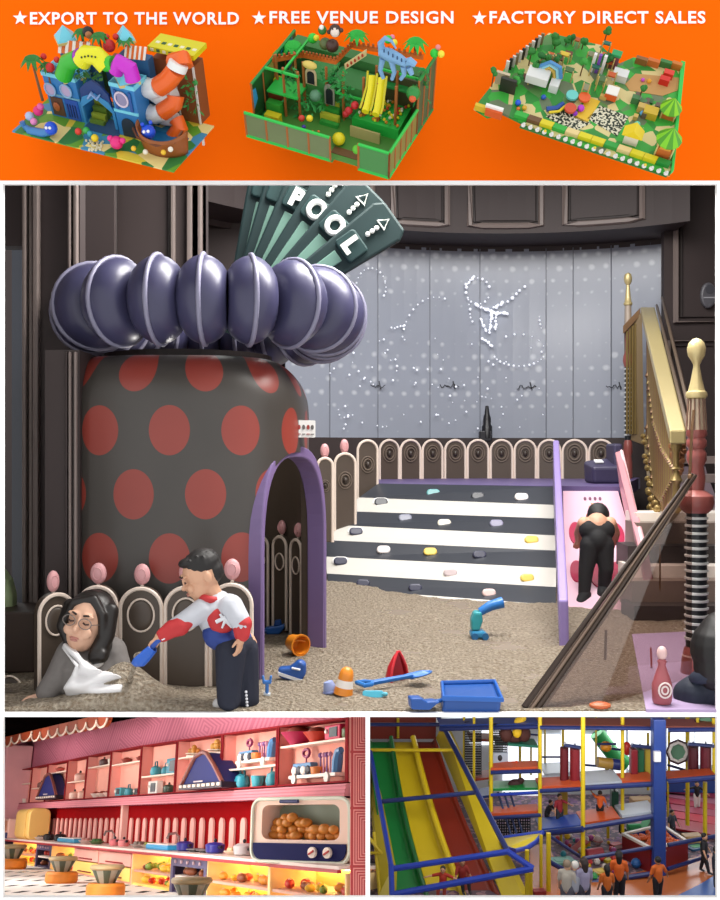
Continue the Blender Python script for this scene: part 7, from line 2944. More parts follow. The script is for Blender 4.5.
def figure(label, foot, h, shirt, pants, hair, rz=0.0, arms=(0.1, 0.1), legs=(0.0, 0.0), skin=0, sit=False, longhair=False, lean=0.0, shoe='#2a2a2e', fwd=(0, 0)):
    """one person; arms = how far each hand is raised (0 hanging, 1 level, 2 up), legs = stride of each foot, fwd = hands forward"""
    M = T(foot) @ RZ(rz)
    o = thing('person', label, 'person', M)

    def J(x, y, z):
        return Vector((x * h, (y - lean * max(0, z - .5)) * h, z * h))
    zd = -.27 if sit else 0
    hip = [J(s * .055, 0, .5 + zd) for s in (-1, 1)]
    knee, ank, toe = [], [], []
    for i, s in enumerate((-1, 1)):
        st = legs[i]
        if sit:
            knee.append(J(s * .08, -.22, .27)); ank.append(J(s * .08, -.30, .05)); toe.append(J(s * .08, -.38, .03))
        else:
            knee.append(J(s * .058, -st * .5 - .01, .27)); ank.append(J(s * .058, -st, .045)); toe.append(J(s * .062, -st - .085, .02))
    chest, neck, head = J(0, 0, .72 + zd), J(0, -.005, .83 + zd), J(0, -.015, .915 + zd)
    sh, el, wr, fg = [], [], [], []
    for i, s in enumerate((-1, 1)):
        a = arms[i] * PI / 2
        p0 = J(s * .115, 0, .785 + zd)
        d = Vector((s * .14 + s * .5 * math.sin(a) * (1 - abs(fwd[i])), -.12 - fwd[i] * math.sin(a), -math.cos(a))).normalized()
        p1 = p0 + d * .16 * h
        d2 = (d + Vector((-s * .1, -.25, .1))).normalized()
        p2 = p1 + d2 * .14 * h
        sh.append(p0); el.append(p1); wr.append(p2); fg.append((p2, d2))
    mb = MB()
    mb.sph(head, (.066 * h, .075 * h, .085 * h), 12)
    mb.sph(head + Vector((0, -.07 * h, -.01 * h)), .014 * h, 6)
    for s in (-1, 1):
        mb.sph(head + Vector((s * .066 * h, 0, -.005 * h)), .016 * h, 6)
    chain(mb, [head, neck, chest], [.04 * h, .036 * h, .08 * h], 8)
    chain(mb, [chest, (hip[0] + hip[1]) / 2], [.08 * h, .08 * h], 8)
    for i in range(2):
        chain(mb, [sh[i], el[i], wr[i]], [.034 * h, .028 * h, .021 * h], 8)
        chain(mb, [hip[i], knee[i], ank[i]], [.06 * h, .044 * h, .03 * h], 8)
        mb.tube([wr[i], wr[i] + fg[i][1] * .055 * h], [.024 * h, .02 * h], 8)
        sd = fg[i][1].cross(Vector((0, 1, 0.2))).normalized()
        for q in (-1.5, -.5, .5, 1.5):
            a = wr[i] + fg[i][1] * .05 * h + sd * q * .011 * h
            mb.tube([a, a + fg[i][1] * (.035 - .004 * abs(q)) * h, a + (fg[i][1] + Vector((0, -.4, 0))).normalized() * .06 * h], [.0065 * h, .006 * h, .005 * h], 5)
        a = wr[i] + fg[i][1] * .015 * h
        mb.tube([a, a + (fg[i][1] + sd * .9).normalized() * .045 * h], [.009 * h, .007 * h], 5)
    mb.build('body', mat(SK[skin], .55, var=.04), o, remesh=h / 95, sm=1)
    mb = MB()
    mb.sph(head + Vector((0, .016 * h, .028 * h)), (.074 * h, .076 * h, .075 * h), 12)
    if longhair:
        chain(mb, [head + Vector((0, .045 * h, .0)), head + Vector((0, .05 * h, -.12 * h))], [.065 * h, .05 * h], 8)
    mb.build('hair', mat(hair, .6), o, remesh=h / 70, sm=1)
    mb = MB()
    chain(mb, [sh[0] * .75 + sh[1] * .25, sh[1] * .75 + sh[0] * .25], [.062 * h, .062 * h], 8)
    chain(mb, [chest, (hip[0] + hip[1]) / 2 + Vector((0, 0, .03 * h))], [.1 * h, .095 * h], 10)
    for i in range(2):
        chain(mb, [sh[i], el[i] * .9 + sh[i] * .1], [.046 * h, .04 * h], 8)
    mb.build('shirt', mat(shirt, .7), o, remesh=h / 75, sm=2)
    mb = MB()
    chain(mb, [hip[0] + Vector((0, 0, .02 * h)), hip[1] + Vector((0, 0, .02 * h))], [.075 * h, .075 * h], 8)
    for i in range(2):
        chain(mb, [hip[i], knee[i], ank[i] + (knee[i] - ank[i]) * .15], [.075 * h, .056 * h, .042 * h], 8)
    mb.build('trousers', mat(pants, .7), o, remesh=h / 75, sm=2)
    for i in range(2):
        mb = MB()
        chain(mb, [ank[i], toe[i]], [.034 * h, .026 * h], 8)
        mb.build('shoe', mat(shoe, .6), o, remesh=h / 90, sm=1)
    # eyes and mouth
    for s in (-1, 1):
        mb = MB()
        mb.sph(head + Vector((s * .026 * h, -.07 * h, .008 * h)), .009 * h, 6)
        mb.build('eye', mat('#1c1412', .3), o)
    mb = MB()
    mb.sph(head + Vector((0, -.066 * h, -.042 * h)), (.02 * h, .008 * h, .005 * h), 6)
    mb.build('mouth', mat('#8a4a44', .5), o)
    return o


def hp(px, py, lift=0.0):
    return hf(px, py) + Vector((0, 0, lift + .003))


def dp(px, py, Y):
    return P(px, py, Y)


figure('walking person in a black top and black trousers on the orange floor at the right', hp(704, 873), .19, '#17161c', '#15151a', '#14100f', rz=R(60), legs=(.13, -.1), arms=(.3, .35))
figure('child in an orange shirt and dark trousers standing by the blue post, seen from behind', hp(658, 904), .21, '#d0641f', '#17161c', '#120f0e', rz=R(195), arms=(.5, .15), legs=(.04, -.02), skin=1)
figure('child in an orange shirt with long black hair, right of the pair at the bottom', hp(619, 905), .24, '#d2601c', '#1a1a22', '#100d0d', rz=R(170), longhair=True, skin=1)
figure('smaller child in an orange shirt and black hair, left of the pair at the bottom', hp(607, 912), .205, '#cf6a22', '#23232a', '#120f0e', rz=R(185), longhair=True, skin=1)
figure('adult with grey-blond hair in a pale top, leftmost of three at the bottom edge', hp(567, 918), .25, '#b8b2a6', '#5a5a66', '#8a7a66', rz=R(150), skin=2)
figure('adult in a white cap and pale top, middle of the three at the bottom edge', hp(575, 918), .245, '#a8adba', '#4a4a58', '#d6d2cc', rz=R(190), skin=2)
figure('adult with dark brown hair in a lilac top, rightmost of three at the bottom edge', hp(584, 918), .26, '#9a96b2', '#3c3c4a', '#2f2220', rz=R(200), skin=2, longhair=True)
figure('person in a dark blue-grey jacket walking past behind the ball pit', hp(672, 842), .165, '#39424e', '#1a1a20', '#1c1412', rz=R(30), legs=(.1, -.08), arms=(.3, .3))
figure('child in a black top and white shorts jumping on the red trampolines', hp(697, 812, .01), .16, '#15161c', '#d8d4d0', '#14100f', rz=R(-10), arms=(.9, .7), legs=(.03, -.03))
figure('small child in black crouching behind the left end of the ball pit', hp(621, 838), .13, '#1a1a22', '#17171c', '#14100f', rz=R(100), sit=True)
figure('child in an orange shirt and black trousers pointing on the lower deck', dp(600, 822, 4.97), .155, '#cf5a1c', '#15151a', '#15100e', rz=R(165), arms=(.3, 1.2), fwd=(0, .3), skin=1)
figure('child in a red shirt and dark trousers on the blue lower deck', dp(559.5, 828, 5.0), .17, '#8e1c28', '#23262c', '#141012', rz=R(20), arms=(.2, .9), fwd=(0, .6), skin=1)
figure('child in dark clothes bending on the blue lower deck at the left', dp(547, 829, 5.08), .15, '#17171d', '#1c1c24', '#121012', rz=R(60), arms=(.8, .6), fwd=(.7, .7), lean=.3)
figure('child in black with a red shirt sliding down the dark red lane', P(462, 889, 4.585), .19, '#8a2018', '#141418', '#15100f', rz=R(15), sit=True, arms=(.5, .4), fwd=(.4, .4), skin=1)
figure('child in a red shirt sliding down the yellow lane with arms out', P(443, 895, 4.56), .18, '#b0301c', '#8a2a1c', '#1a1210', rz=R(-15), sit=True, arms=(.9, .9), skin=0, shoe='#d8cfc8')
figure('person in dark blue cut off by the right edge on the orange floor', hp(716, 890), .2, '#232a38', '#1c2230', '#15100f', rz=R(90))
# ================================================================ ORANGE HEADER BOARD WITH LETTERING AND THREE SCALE MODELS
hd_ = thing('header_board', 'bright orange header board across the top with three lines of white capital lettering', 'sign board', P(360, 180, YF))
mb = MB()
strip(mb, -90, -70, 810, 180.6, YF, .03)
mb.build('board_panel', ORANGE, hd_, world=True)
for txt, xs, x0, x1, y1 in (('EXPORT TO THE WORLD', 20, 30, 239, 24.6), ('FREE VENUE DESIGN', 259, 269.5, 453.5, 23.6), ('FACTORY DIRECT SALES', 479.5, 489.5, 705.5, 23.6)):
    k = 3.994e-3
    mb, tw, th_ = text_mb(txt, width=(x1 - x0) * k, height=12.6 * k, bold=.026, spacing=1.12)
    mb = place(mb, P(x0, y1, 3.994), (1, 0, 0), (0, 0, 1))
    mb.build('lettering', WHITE, hd_, world=True, label='white lettering ' + txt)
    mb = MB()
    st = []
    for i in range(10):
        r = 7.4 if i % 2 == 0 else 3.0
        st.append((r * k * math.sin(i * PI / 5), r * k * math.cos(i * PI / 5)))
    mb.prism(st[::-1], P(xs, 18, 3.994), (1, 0, 0), (0, 0, 1), (0, .004, 0))
    mb.build('star', WHITE, hd_, world=True)


class Model:
    def __init__(self, name, label, x0, y0, yaw, elev, Y0):
        self.k = Y0 / 1000
        self.x0, self.y0 = x0, y0
        self.cy, self.sy = math.cos(R(yaw)), math.sin(R(yaw))
        self.ce, self.se = math.cos(R(elev)), math.sin(R(elev))
        ray = math.atan((450 - y0 + 30) / 1000)
        self.o = thing(name, label, 'scale model', T(P(x0, y0, Y0)) @ RX(R(elev) + ray) @ RZ(-R(yaw)))
        self.o['_k'] = self.k

    def g(self, px, py):
        """point of the model's base seen at a pixel"""
        dx, dy = px - self.x0, py - self.y0
        det = self.cy * -self.cy * self.se - self.sy * self.sy * self.se
        a = (dx * -self.cy * self.se - self.sy * dy) / det
        b = (self.cy * dy - self.sy * self.se * dx) / det
        return a, b

    def at(self, px, py, b):
        a = (px - self.x0 - b * self.sy) / self.cy
        c = (self.y0 + a * self.sy * self.se - b * self.cy * self.se - py) / self.ce
        return Vector((a, b, c))

    def out(self, mb, name, m, par=None, smooth=False, label=None, bevel=0, kind=None):
        for p in mb.v:
            p *= self.k
        return mb.build(name, m, par or self.o, smooth=smooth, label=label, bevel=bevel, kind=kind)

    def box(self, name, m, a, b, c, w, d, h, par=None, label=None, bevel=0):
        mb = MB()
        mb.span((a, b, c), (a + w, b + d, c + h))
        return self.out(mb, name, m, par, label=label, bevel=bevel * self.k)

    def gbox(self, name, m, px, py, w, d, h, c=0, par=None, label=None, bevel=0):
        a, b = self.g(px, py)
        return self.box(name, m, a, b, c, w, d, h, par, label, bevel)

    def ball(self, name, m, px, py, r, b=None, par=None, label=None):
        mb = MB()
        if b is None:
            a, b = self.g(px, py + r)
            p = Vector((a, b, r / 1.0))
        else:
            p = self.at(px, py, b)
        mb.sph(p, r if isinstance(r, tuple) else (r, r, r), 12)
        return self.out(mb, name, m, par, smooth=True, label=label)

    def tube(self, name, m, pts, r, n=10, par=None, label=None):
        mb = MB()
        mb.tube([self.at(*q) for q in pts], r, n)
        return self.out(mb, name, m, par, smooth=True, label=label)

    def palm(self, px, py, b, r, h, hexc='#2f9a3a', kinds='palm_tree'):
        p = self.at(px, py, b)
        mb = MB()
        mb.tube([p + Vector((0, 0, -h)), p], [r * .12, r * .09], 6)
        t = self.out(mb, kinds, mat('#7a5430', .7))
        mb = MB()
        for i in range(9):
            an = 2 * PI * i / 9 + px
            d = Vector((math.cos(an), math.sin(an), 0))
            s = Vector((-d.y, d.x, 0)) * r * .2
            q = [p, p + d * r * .5 + Vector((0, 0, r * .35)), p + d * r + Vector((0, 0, -r * .1 * (1 + i % 3)))]
            w = Vector((0, 0, r * .05))
            mb.add([q[0], q[1] - s, q[1] + s, q[2], q[0] + w, q[1] - s + w, q[1] + s + w, q[2] + w], [(0, 2, 1), (1, 2, 3), (4, 5, 6), (5, 7, 6), (0, 1, 5, 4), (1, 3, 7, 5), (3, 2, 6, 7), (2, 0, 4, 6)])
        self.out(mb, 'palm_leaves', mat(hexc, .6, var=.15), t)
        return t


def leaf_clump(M_, px, py, b, rx, ry, hexc, seed=0, n=26):
    rr = random.Random(seed)
    mb = MB()
    for i in range(n):
        p = M_.at(px + rr.uniform(-rx, rx), py + rr.uniform(-ry, ry), b + rr.uniform(-2, 2))
        q = Vector((rr.uniform(-1, 1), rr.uniform(-1, 0), rr.uniform(-1, 1))) * 3
        s = Vector((rr.uniform(-1, 1), rr.uniform(-1, 1), rr.uniform(-1, 1))) * 1.6
        mb.add([p, p + q + s, p + q * 2, p + q - s, p + Vector((0, .4, .2)), p + q + s + Vector((0, .4, .2)), p + q * 2 + Vector((0, .4, .2)), p + q - s + Vector((0, .4, .2))],
               [(0, 1, 2, 3), (7, 6, 5, 4), (0, 4, 5, 1), (1, 5, 6, 2), (2, 6, 7, 3), (3, 7, 4, 0)])
    M_.out(mb, 'foliage', mat(hexc, .6, var=.2), kind='stuff')


def pattern_base(name, scale, stops, k):
    n_ = NX(name, .5)
    v = n_.voro(scale / k)
    sp_ = n_.nt.nodes.new('ShaderNodeSeparateColor')
    n_.nt.links.new(v, sp_.inputs[0])
    return n_.done(n_.ramp(sp_.outputs[0], stops))


# ---------------------------------------------------------------- model 1: blue pirate castle
A1 = Model('playground_model', 'scale model of a blue castle playground with orange spiral slide and brown ship', 12, 131, 22, 31, 3.74)
mb = MB()
mb.span((0, 0, -1.5), (183, 84, 0))
A1.out(mb, 'base_board', pattern_base('meadow_print', .06, [(0, '#5f9a2a'), (.3, '#2f7a3a'), (.5, '#d8c23a'), (.65, '#3f8ab0'), (.8, '#e8d48a')], A1.k))
CB, CB2, SKY, TAN = mat('#2a78b8', .4), mat('#1c4f96', .4), mat('#74cfe4', .4), mat('#d8c07a', .5)
# left castle block
bA = g1 = A1.g(47, 116)
tw = A1.gbox('castle_block', CB, 47, 116, 38, 26, 48, label='left blue castle block')
for i, (x, y, r) in enumerate(((52.5, 91.5, 6), (70, 93, 6.2))):
    p = A1.at(x, y, g1[1] - .6)
    mb = MB()
    mb.prism(ell(r, r * 1.1, 16), p, (1, 0, 0), (0, 0, 1), (0, -.8, 0))
    w_o = A1.out(mb, 'round_window', mat('#b9a6c8', .3), tw)
    mb = MB()
    mb.tube([p + Vector((u, -1, v)) for u, v in ell(r, r * 1.1, 16)], .9, 6, closed=True)
    A1.out(mb, 'window_ring', mat('#8fb4d8', .4), w_o)
p = A1.at(47, 104, g1[1])
A1.box('floor_band', mat('#6aa0b8', .4), g1[0] - .5, g1[1] - 1, 24, 39, 1.5, 2, tw)
A1.box('top_band', SKY, g1[0] - .5, g1[1] - 1, 44, 39, 28, 4, tw)
A1.box('blue_door', mat('#1e50a8', .4), g1[0] + 20, g1[1] - 1, 1, 15, 1.5, 22, tw)
for i in range(4):
    A1.box('door_bar', mat('#0f2a66', .4), g1[0] + 22 + i * 3, g1[1] - 1.6, 4, 1, 1, 14, tw)
A1.box('animal_panel', mat('#5a3a2a', .5), g1[0] + 3, g1[1] - .8, 2, 14, 1.2, 20, tw)
mb = MB()
mb.sph((g1[0] + 9, g1[1] - 1.5, 12), (4, 1.2, 5), 10)
A1.out(mb, 'animal_head', mat('#a8582a', .5), tw, smooth=True)
# right castle tower
g2 = A1.g(121, 134)
tw2 = A1.gbox('castle_tower', CB, 121, 134, 26, 22, 57, label='right blue castle tower')
p = A1.at(131, 101, g2[1] - .6)
mb = MB()
mb.prism(ell(7, 7.6, 18), p, (1, 0, 0), (0, 0, 1), (0, -.8, 0))
w_o = A1.out(mb, 'round_window', mat('#8a86a8', .3), tw2)
mb = MB()
mb.tube([p + Vector((u, -1, v)) for u, v in ell(7, 7.6, 18)], 1.0, 6, closed=True)
A1.out(mb, 'window_ring', mat('#d8c8d8', .4), w_o)
A1.box('floor_band', SKY, g2[0] - .5, g2[1] - 1, 26, 27, 1.5, 3, tw2)
A1.box('top_band', SKY, g2[0] - .6, g2[1] - 1, 53, 28, 24, 4, tw2)
mb = MB()
mb.prism(arch(15, 20, 8), (g2[0] + 13, g2[1] - .8, 1), (1, 0, 0), (0, 0, 1), (0, -.8, 0))
A1.out(mb, 'tower_arch', mat('#1a2a3a', .5), tw2)
for q in ((5, 22), (21, 22)):
    mb = MB()
    mb.span((g2[0] + q[0] - 2, g2[1] - 1.4, 30), (g2[0] + q[0] + 1, g2[1] - .6, 50))
    A1.out(mb, 'corner_strip', CB2, tw2)


def roof(M_, px, py, b, r, h, m, par=None):
    p = M_.at(px, py, b)
    mb = MB()
    mb.lathe([(r, -h), (r * .95, -h + 1), (r * .45, -h * .45), (.3, 0), (0, 0)], p, n=4, M=None)
    t = M_.out(mb, 'tower_roof', m, par)
    mb = MB()
    mb.lathe([(r * 1.05, -h - 2.5), (r * 1.05, -h), (0, -h)], p, n=4)
    M_.out(mb, 'roof_edge', TAN, t)


roof(A1, 76, 64, g1[1] + 13, 15, 16, SKY)
roof(A1, 138, 69, g2[1] + 10, 14, 16, SKY)
roof(A1, 71, 33, 72, 13, 13, SKY)
roof(A1, 136, 35, 72, 11, 13, SKY)
# back wall and awnings
for (x0, y0, w, h) in ((61, 74, 38, 32), (128, 92, 32, 40)):
    A1.gbox('back_block', mat('#2a5a88', .5), x0, y0 + 28, w, 10, h + 30)
for (x0, y0, w) in ((63, 58, 34), (134, 64, 22)):
    for i in range(9):
        p = A1.at(x0 + w * i / 9, y0 + i * .25, 60)
        mb = MB()
        mb.add([p, p + Vector((w / 9.5, 0, 0)), p + Vector((w / 9.5, 6, 10)), p + Vector((0, 6, 10)), p + Vector((0, 1, 0)), p + Vector((w / 9.5, 1, 0)), p + Vector((w / 9.5, 7, 10)), p + Vector((0, 7, 10))],
               [(0, 1, 2, 3), (7, 6, 5, 4), (0, 4, 5, 1), (1, 5, 6, 2), (2, 6, 7, 3), (3, 7, 4, 0)])
        A1.out(mb, 'awning_stripe', mat('#e06a1c' if i % 2 else '#efe6dc', .5))
# tube tunnels over the gate
A1.tube('tube_tunnel', mat('#2fae2a', .35), [(74, 80, 32), (83, 68, 32), (95, 65, 32)], 8.5, 14, label='green tube tunnel')
A1.tube('tube_tunnel', mat('#9a24b8', .35), [(95, 65, 32), (99, 63, 32)], 8, 14, label='purple tube tunnel')
A1.tube('tube_tunnel', mat('#e2e01c', .35), [(98, 67, 31), (105, 62, 31), (115, 63, 31), (123, 72, 31)], 9, 14, label='yellow tube tunnel')
A1.tube('tube_tunnel', mat('#35b82a', .35), [(122, 70, 31), (131, 70, 31)], 7, 14, label='green tube tunnel')
A1.tube('tube_tunnel', mat('#c426c4', .35), [(132, 76, 31), (138, 69, 31), (147, 74, 31), (148, 84, 31)], 7.5, 14, label='magenta tube tunnel')
mb = MB()
for i in range(5):
    mb.sph(A1.at(102 + i * 3.6, 63.5 + .5 * abs(i - 2), 22), 1.0, 6)
A1.out(mb, 'tunnel_spots', mat('#2a3a1a', .5))
# gate
gp_ = A1.at(83, 126, g1[1] + 2)
ar = [(-20, 0), (-20, 26), (-15, 36), (0, 43), (15, 36), (20, 26), (20, 0), (17, 0), (17, 25), (0, 38), (-17, 25), (-17, 0)]
p = A1.at(101, 131, g1[1] + 3)
mb = MB()
mb.prism(ar, p, (1, 0, 0), (0, 0, 1), (0, -3, 0))
A1.out(mb, 'gate_arch', mat('#3a8ac0', .4))
mb = MB()
mb.prism([(-18, 27), (-10, 30), (0, 42), (10, 30), (18, 27), (16, 44), (8, 52), (0, 56), (-8, 52), (-16, 44)], p, (1, 0, 0), (0, 0, 1), (0, -2.4, 0))
A1.out(mb, 'gate_emblem', mat('#1c3c78', .4))
mb = MB()
mb.tube([p + Vector((-8, -4, 36)), p + Vector((-2, -4, 43)), p + Vector((3, -4, 38)), p + Vector((8, -4, 44))], [1, 2.2, 1.8, .6], 6)
A1.out(mb, 'emblem_relief', mat('#8aa8d8', .4), smooth=True)
leaf_clump(A1, 98, 78, g1[1] + 1, 16, 4, '#2f6a2c', 4, 40)
for i in range(4):
    A1.gbox('gate_step', mat('#8a9a2a' if i % 2 else '#5c7a24', .5), 88 + i * 1.2, 124 - i * 3, 16, 4, 4 + i * 4)
A1.gbox('gate_floor', mat('#274a72', .5), 82, 129, 40, 24, .6)
# stern tower with yellow roof and spiral slide
g3 = A1.g(158, 112)
tw3 = A1.gbox('stern_tower', mat('#8a4f2a', .5), 158, 116, 46, 18, 62, label='brown stern tower behind the spiral slide')
A1.box('stern_window', mat('#2a1a14', .4), A1.g(158, 116)[0] + 4, A1.g(158, 116)[1] - .8, 38, 16, 1, 8, tw3)
A1.box('white_post', mat('#e2dfd8', .4), A1.g(158, 116)[0] + 22, A1.g(158, 116)[1] - 1.2, 0, 1.6, 1.6, 62, tw3)
A1.box('white_post', mat('#e2dfd8', .4), A1.g(158, 116)[0] + 44, A1.g(158, 116)[1] - 1.2, -24, 2, 2, 86, tw3)
p = A1.at(156, 57, A1.g(158, 116)[1] - 3)
mb = MB()
mb.span(p, p + Vector((50, 26, 5)))
rf_ = A1.out(mb, 'yellow_roof', mat('#d8cf1c', .4), tw3)
for i in range(7):
    mb = MB()
    mb.span(p + Vector((3 + i * 6.6, -.6, 1.2)), p + Vector((6.4 + i * 6.6, .2, 3.8)))
    mb.span(p + Vector((4 + i * 6.6, 8, 5)), p + Vector((8 + i * 6.6, 12, 5.4)))
    A1.out(mb, 'roof_cutout', mat('#2a5a3a' if i % 2 else '#e8e4c0', .5), rf_)
SLO, SLW = mat('#e8641a', .3), mat('#e6e6e2', .3)
bb = A1.g(158, 116)[1] - 10
for m_2, pts, r in ((SLO, [(182, 68, bb), (193, 66, bb - 2), (194, 72, bb - 6)], 9), (SLW, [(190, 69, bb - 10), (187, 75, bb - 13)], 9.6), (SLO, [(187, 75, bb - 13), (178, 84, bb - 16), (167, 90, bb - 18)], 9.5), (SLW, [(167, 90, bb - 18), (158, 92, bb - 17), (153, 90, bb - 14)], 9.5),
                    (SLW, [(153, 90, bb - 14), (163, 99, bb - 8), (180, 98, bb - 8)], 8), (SLO, [(181, 98, bb - 9), (180, 104, bb - 12), (166, 113, bb - 17)], 8.8), (SLW, [(166, 113, bb - 17), (158, 116, bb - 18), (152, 113, bb - 15)], 8.6), (SLW, [(152, 113, bb - 15), (166, 119, bb - 8), (178, 120, bb - 8)], 7), (SLO, [(178, 120, bb - 9), (182, 127, bb - 12), (172, 138, bb - 16)], 8)):
    A1.tube('slide_tube', m_2, pts, r, 14, label='orange slide tube' if m_2 is SLO else 'white slide tube')
leaf_clump(A1, 196, 98, bb + 4, 6, 16, '#2f8a3a', 9, 40)
# ship
mb = MB()
cx = A1.g(165, 152)


def hull(u, v):
    an = PI * (.02 + .96 * u)
    p_ = Vector((cx[0] - 27 * math.cos(an) * (1 - .12 * v), cx[1] + 14 - 22 * math.sin(an) * (1 - .25 * v), 20 * (1 - v) + 5 * abs(math.cos(an)) ** 3 * (1 - v)))
    return p_


mb.grid(hull, 22, 5)
for p in mb.v:
    p *= A1.k
hu = mb.build('ship_hull', mat('#94511f', .5, var=.15, vs=30), A1.o, smooth='all', solid=1.6 * A1.k)
A1.tube('hull_rail', mat('#6a3616', .5), [(138, 128, cx[1] + 12), (145, 136, cx[1] - 2), (165, 143, cx[1] - 8), (183, 140, cx[1]), (190, 130, cx[1] + 12)], 1.4, 6)
for i, x in enumerate((141, 153, 172, 180)):
    A1.ball('life_ring', mat('#e8b82a' if i % 2 == 0 else '#e8e0d0', .4), x, 146 + (0 if i in (0, 3) else 3), 2.6, cx[1] - 10)
A1.gbox('ship_pool', mat('#1c6a9a', .3), 146, 140, 40, 20, 1)
# animals, balls and plants
A1.tube('blue_fish', mat('#3c7cb8', .4), [(26, 126, 6), (30, 131, 6), (45, 133, 6), (55, 131, 7)], [2, 4.5, 4.6, 3.6], 10)
A1.tube('fish_tail', mat('#3a74b0', .4), [(26, 130, 6), (24, 122, 6)], [1.6, 3], 6)
A1.ball('fish_face', mat('#1c50d0', .4), 56, 128, 6.5, 5)
for x in (53.5, 57.5):
    A1.ball('fish_eye', mat('#f0f0f4', .3), x, 127.5, 1.5, -1.5)
for nm_, hx, x, y, r, b in (('pink_animal', '#d8267a', 40, 112, 5, 20), ('pink_animal', '#e05a9a', 44, 108, 3.5, 20), ('swing_ring', '#a8b8d8', 31, 117, 4.5, 14), ('pink_ball', '#e88ac0', 35, 122, 3.6, 12), ('red_ball', '#d83a2a', 82.5, 131, 3.5, 14), ('green_ball', '#3aa84a', 91, 130, 3.5, 16), ('teal_ball', '#3a98a8', 95, 133, 3, 14), ('yellow_ball', '#e8c81c', 100, 137, 3.8, 12),
                            ('pink_star', '#e0207a', 123, 141, 6.5, 12), ('pink_star', '#e82a88', 117, 137, 3, 12), ('pink_star', '#e82a88', 130, 139, 3, 12), ('blue_creature', '#1c50d8', 156, 131, 7, 24), ('bee_ear', '#1c50d8', 151, 124, 2, 24), ('bee_ear', '#1c50d8', 160, 122, 2, 24)):
    A1.ball(nm_, mat(hx, .4), x, y, r, b)
mb = MB()
rr = random.Random(2)
for i in range(40):
    a, b = A1.g(98 + rr.uniform(-9, 9), 145 + rr.uniform(-5, 4))
    mb.sph((a, b, 1), 1.3, 6)
A1.out(mb, 'pebble_patch', mat('#d8d0b0', .6), kind='stuff')
for x, y in ((153.5, 130.5), (158, 130)):
    A1.ball('creature_eye', mat('#f0f0f4', .3), x, y, 1.6, 16)
for a in ((44, 68, 30, 13, 40), (112, 47, 60, 11, 20), (90, 42, 70, 10, 14), (137, 50, 66, 10, 30), (54, 72, 40, 9, 20)):
    A1.palm(*a, hexc='#2a7a2c')
for i, (x, y, r, hx, b) in enumerate(((54, 62, 3, '#c81c1c', 40), (60, 72, 4.5, '#c41c1c', 36), (67, 65, 3, '#d02a24', 42), (98, 40, 5.5, '#1a1614', 70), (100, 43, 3.4, '#a86a3a', 64), (118, 45, 3, '#d02a24', 66), (128, 45, 3, '#c8201c', 66), (121, 53, 6, '#b81c20', 60))):
    A1.ball('roof_figure', mat(hx, .5), x, y, r, b)
for i in range(10):
    A1.gbox('roof_box', mat(['#2f6a3a', '#3a6a9a', '#7a4a2a'][i % 3], .5), 66 + i * 9, 92 + i * 2, 8, 8, 40 + (i % 3) * 4)

# ---------------------------------------------------------------- model 2: green jungle house
A2 = Model('playground_model', 'scale model of a green jungle playground with blue dinosaur and yellow slide', 247, 136, 24, 37, 3.74)
GR, GR2, BRW, ORB = mat('#2bc04a', .45), mat('#1f8a3c', .5), mat('#a8622c', .5), mat('#c8641f', .5)
mb = MB()
mb.add([(0, 0, -1.5), (92, 0, -1.5), (94, 0, -1.5), (94, 5, -1.5), (122, 5, -1.5), (122, 0, -1.5), (154, 0, -1.5), (154, 116, -1.5), (0, 116, -1.5)] + [(0, 0, 0), (92, 0, 0), (94, 0, 0), (94, 5, 0), (122, 5, 0), (122, 0, 0), (154, 0, 0), (154, 116, 0), (0, 116, 0)],
       [tuple(range(8, -1, -1)), tuple(range(9, 18))] + [(i, (i + 1) % 9, 9 + (i + 1) % 9, 9 + i) for i in range(9)])
A2.out(mb, 'base_board', mat('#4f8a38', .5, var=.2, vs=4))
MESH = mat('#6a8a5a', .5, var=.1)


def fence(M_, p0, p1, h, n_, panel, rail, post, nm='fence_panel'):
    p0, p1 = Vector(p0), Vector(p1)
    d = (p1 - p0)
    t = Vector((-d.y, d.x, 0)).normalized() * .8
    for i in range(n_):
        a, b = p0 + d * i / n_, p0 + d * (i + 1) / n_
        mb = MB()
        mb.slab([a, b, b + Vector((0, 0, h)), a + Vector((0, 0, h))], t)
        M_.out(mb, nm, panel)
    for i in range(n_ + 1):
        a = p0 + d * i / n_
        mb = MB()
        mb.tube([a, a + Vector((0, 0, h + 1))], 1.1, 6)
        M_.out(mb, 'fence_post', post)
    for z in (0.6, h):
        mb = MB()
        mb.tube([p0 + Vector((0, 0, z)), p1 + Vector((0, 0, z))], 1.6, 6)
        M_.out(mb, 'fence_rail', rail)


FP = mat('#6f7d54', .5, var=.15)
fence(A2, (0, 0, 0), (92, 0, 0), 28, 4, FP, GR, BRW)
fence(A2, (122, 0, 0), (154, 0, 0), 30, 1, mat('#4a8a4a', .5), GR, BRW)
fence(A2, (154, 0, 0), (154, 70, 0), 30, 5, mat('#8a8a4a', .5, var=.2), GR, BRW)
fence(A2, (154, 70, 0), (154, 114, 0), 62, 3, mat('#3a6a4a', .5, var=.2), GR2, BRW)
fence(A2, (0, 18, 0), (0, 114, 0), 48, 4, pattern_base('jungle_print', .05, [(0, '#3a9ad0'), (.3, '#2a6a2a'), (.6, '#c8b85a'), (.8, '#1a4a22')], A2.k), GR2, BRW, 'printed_panel')
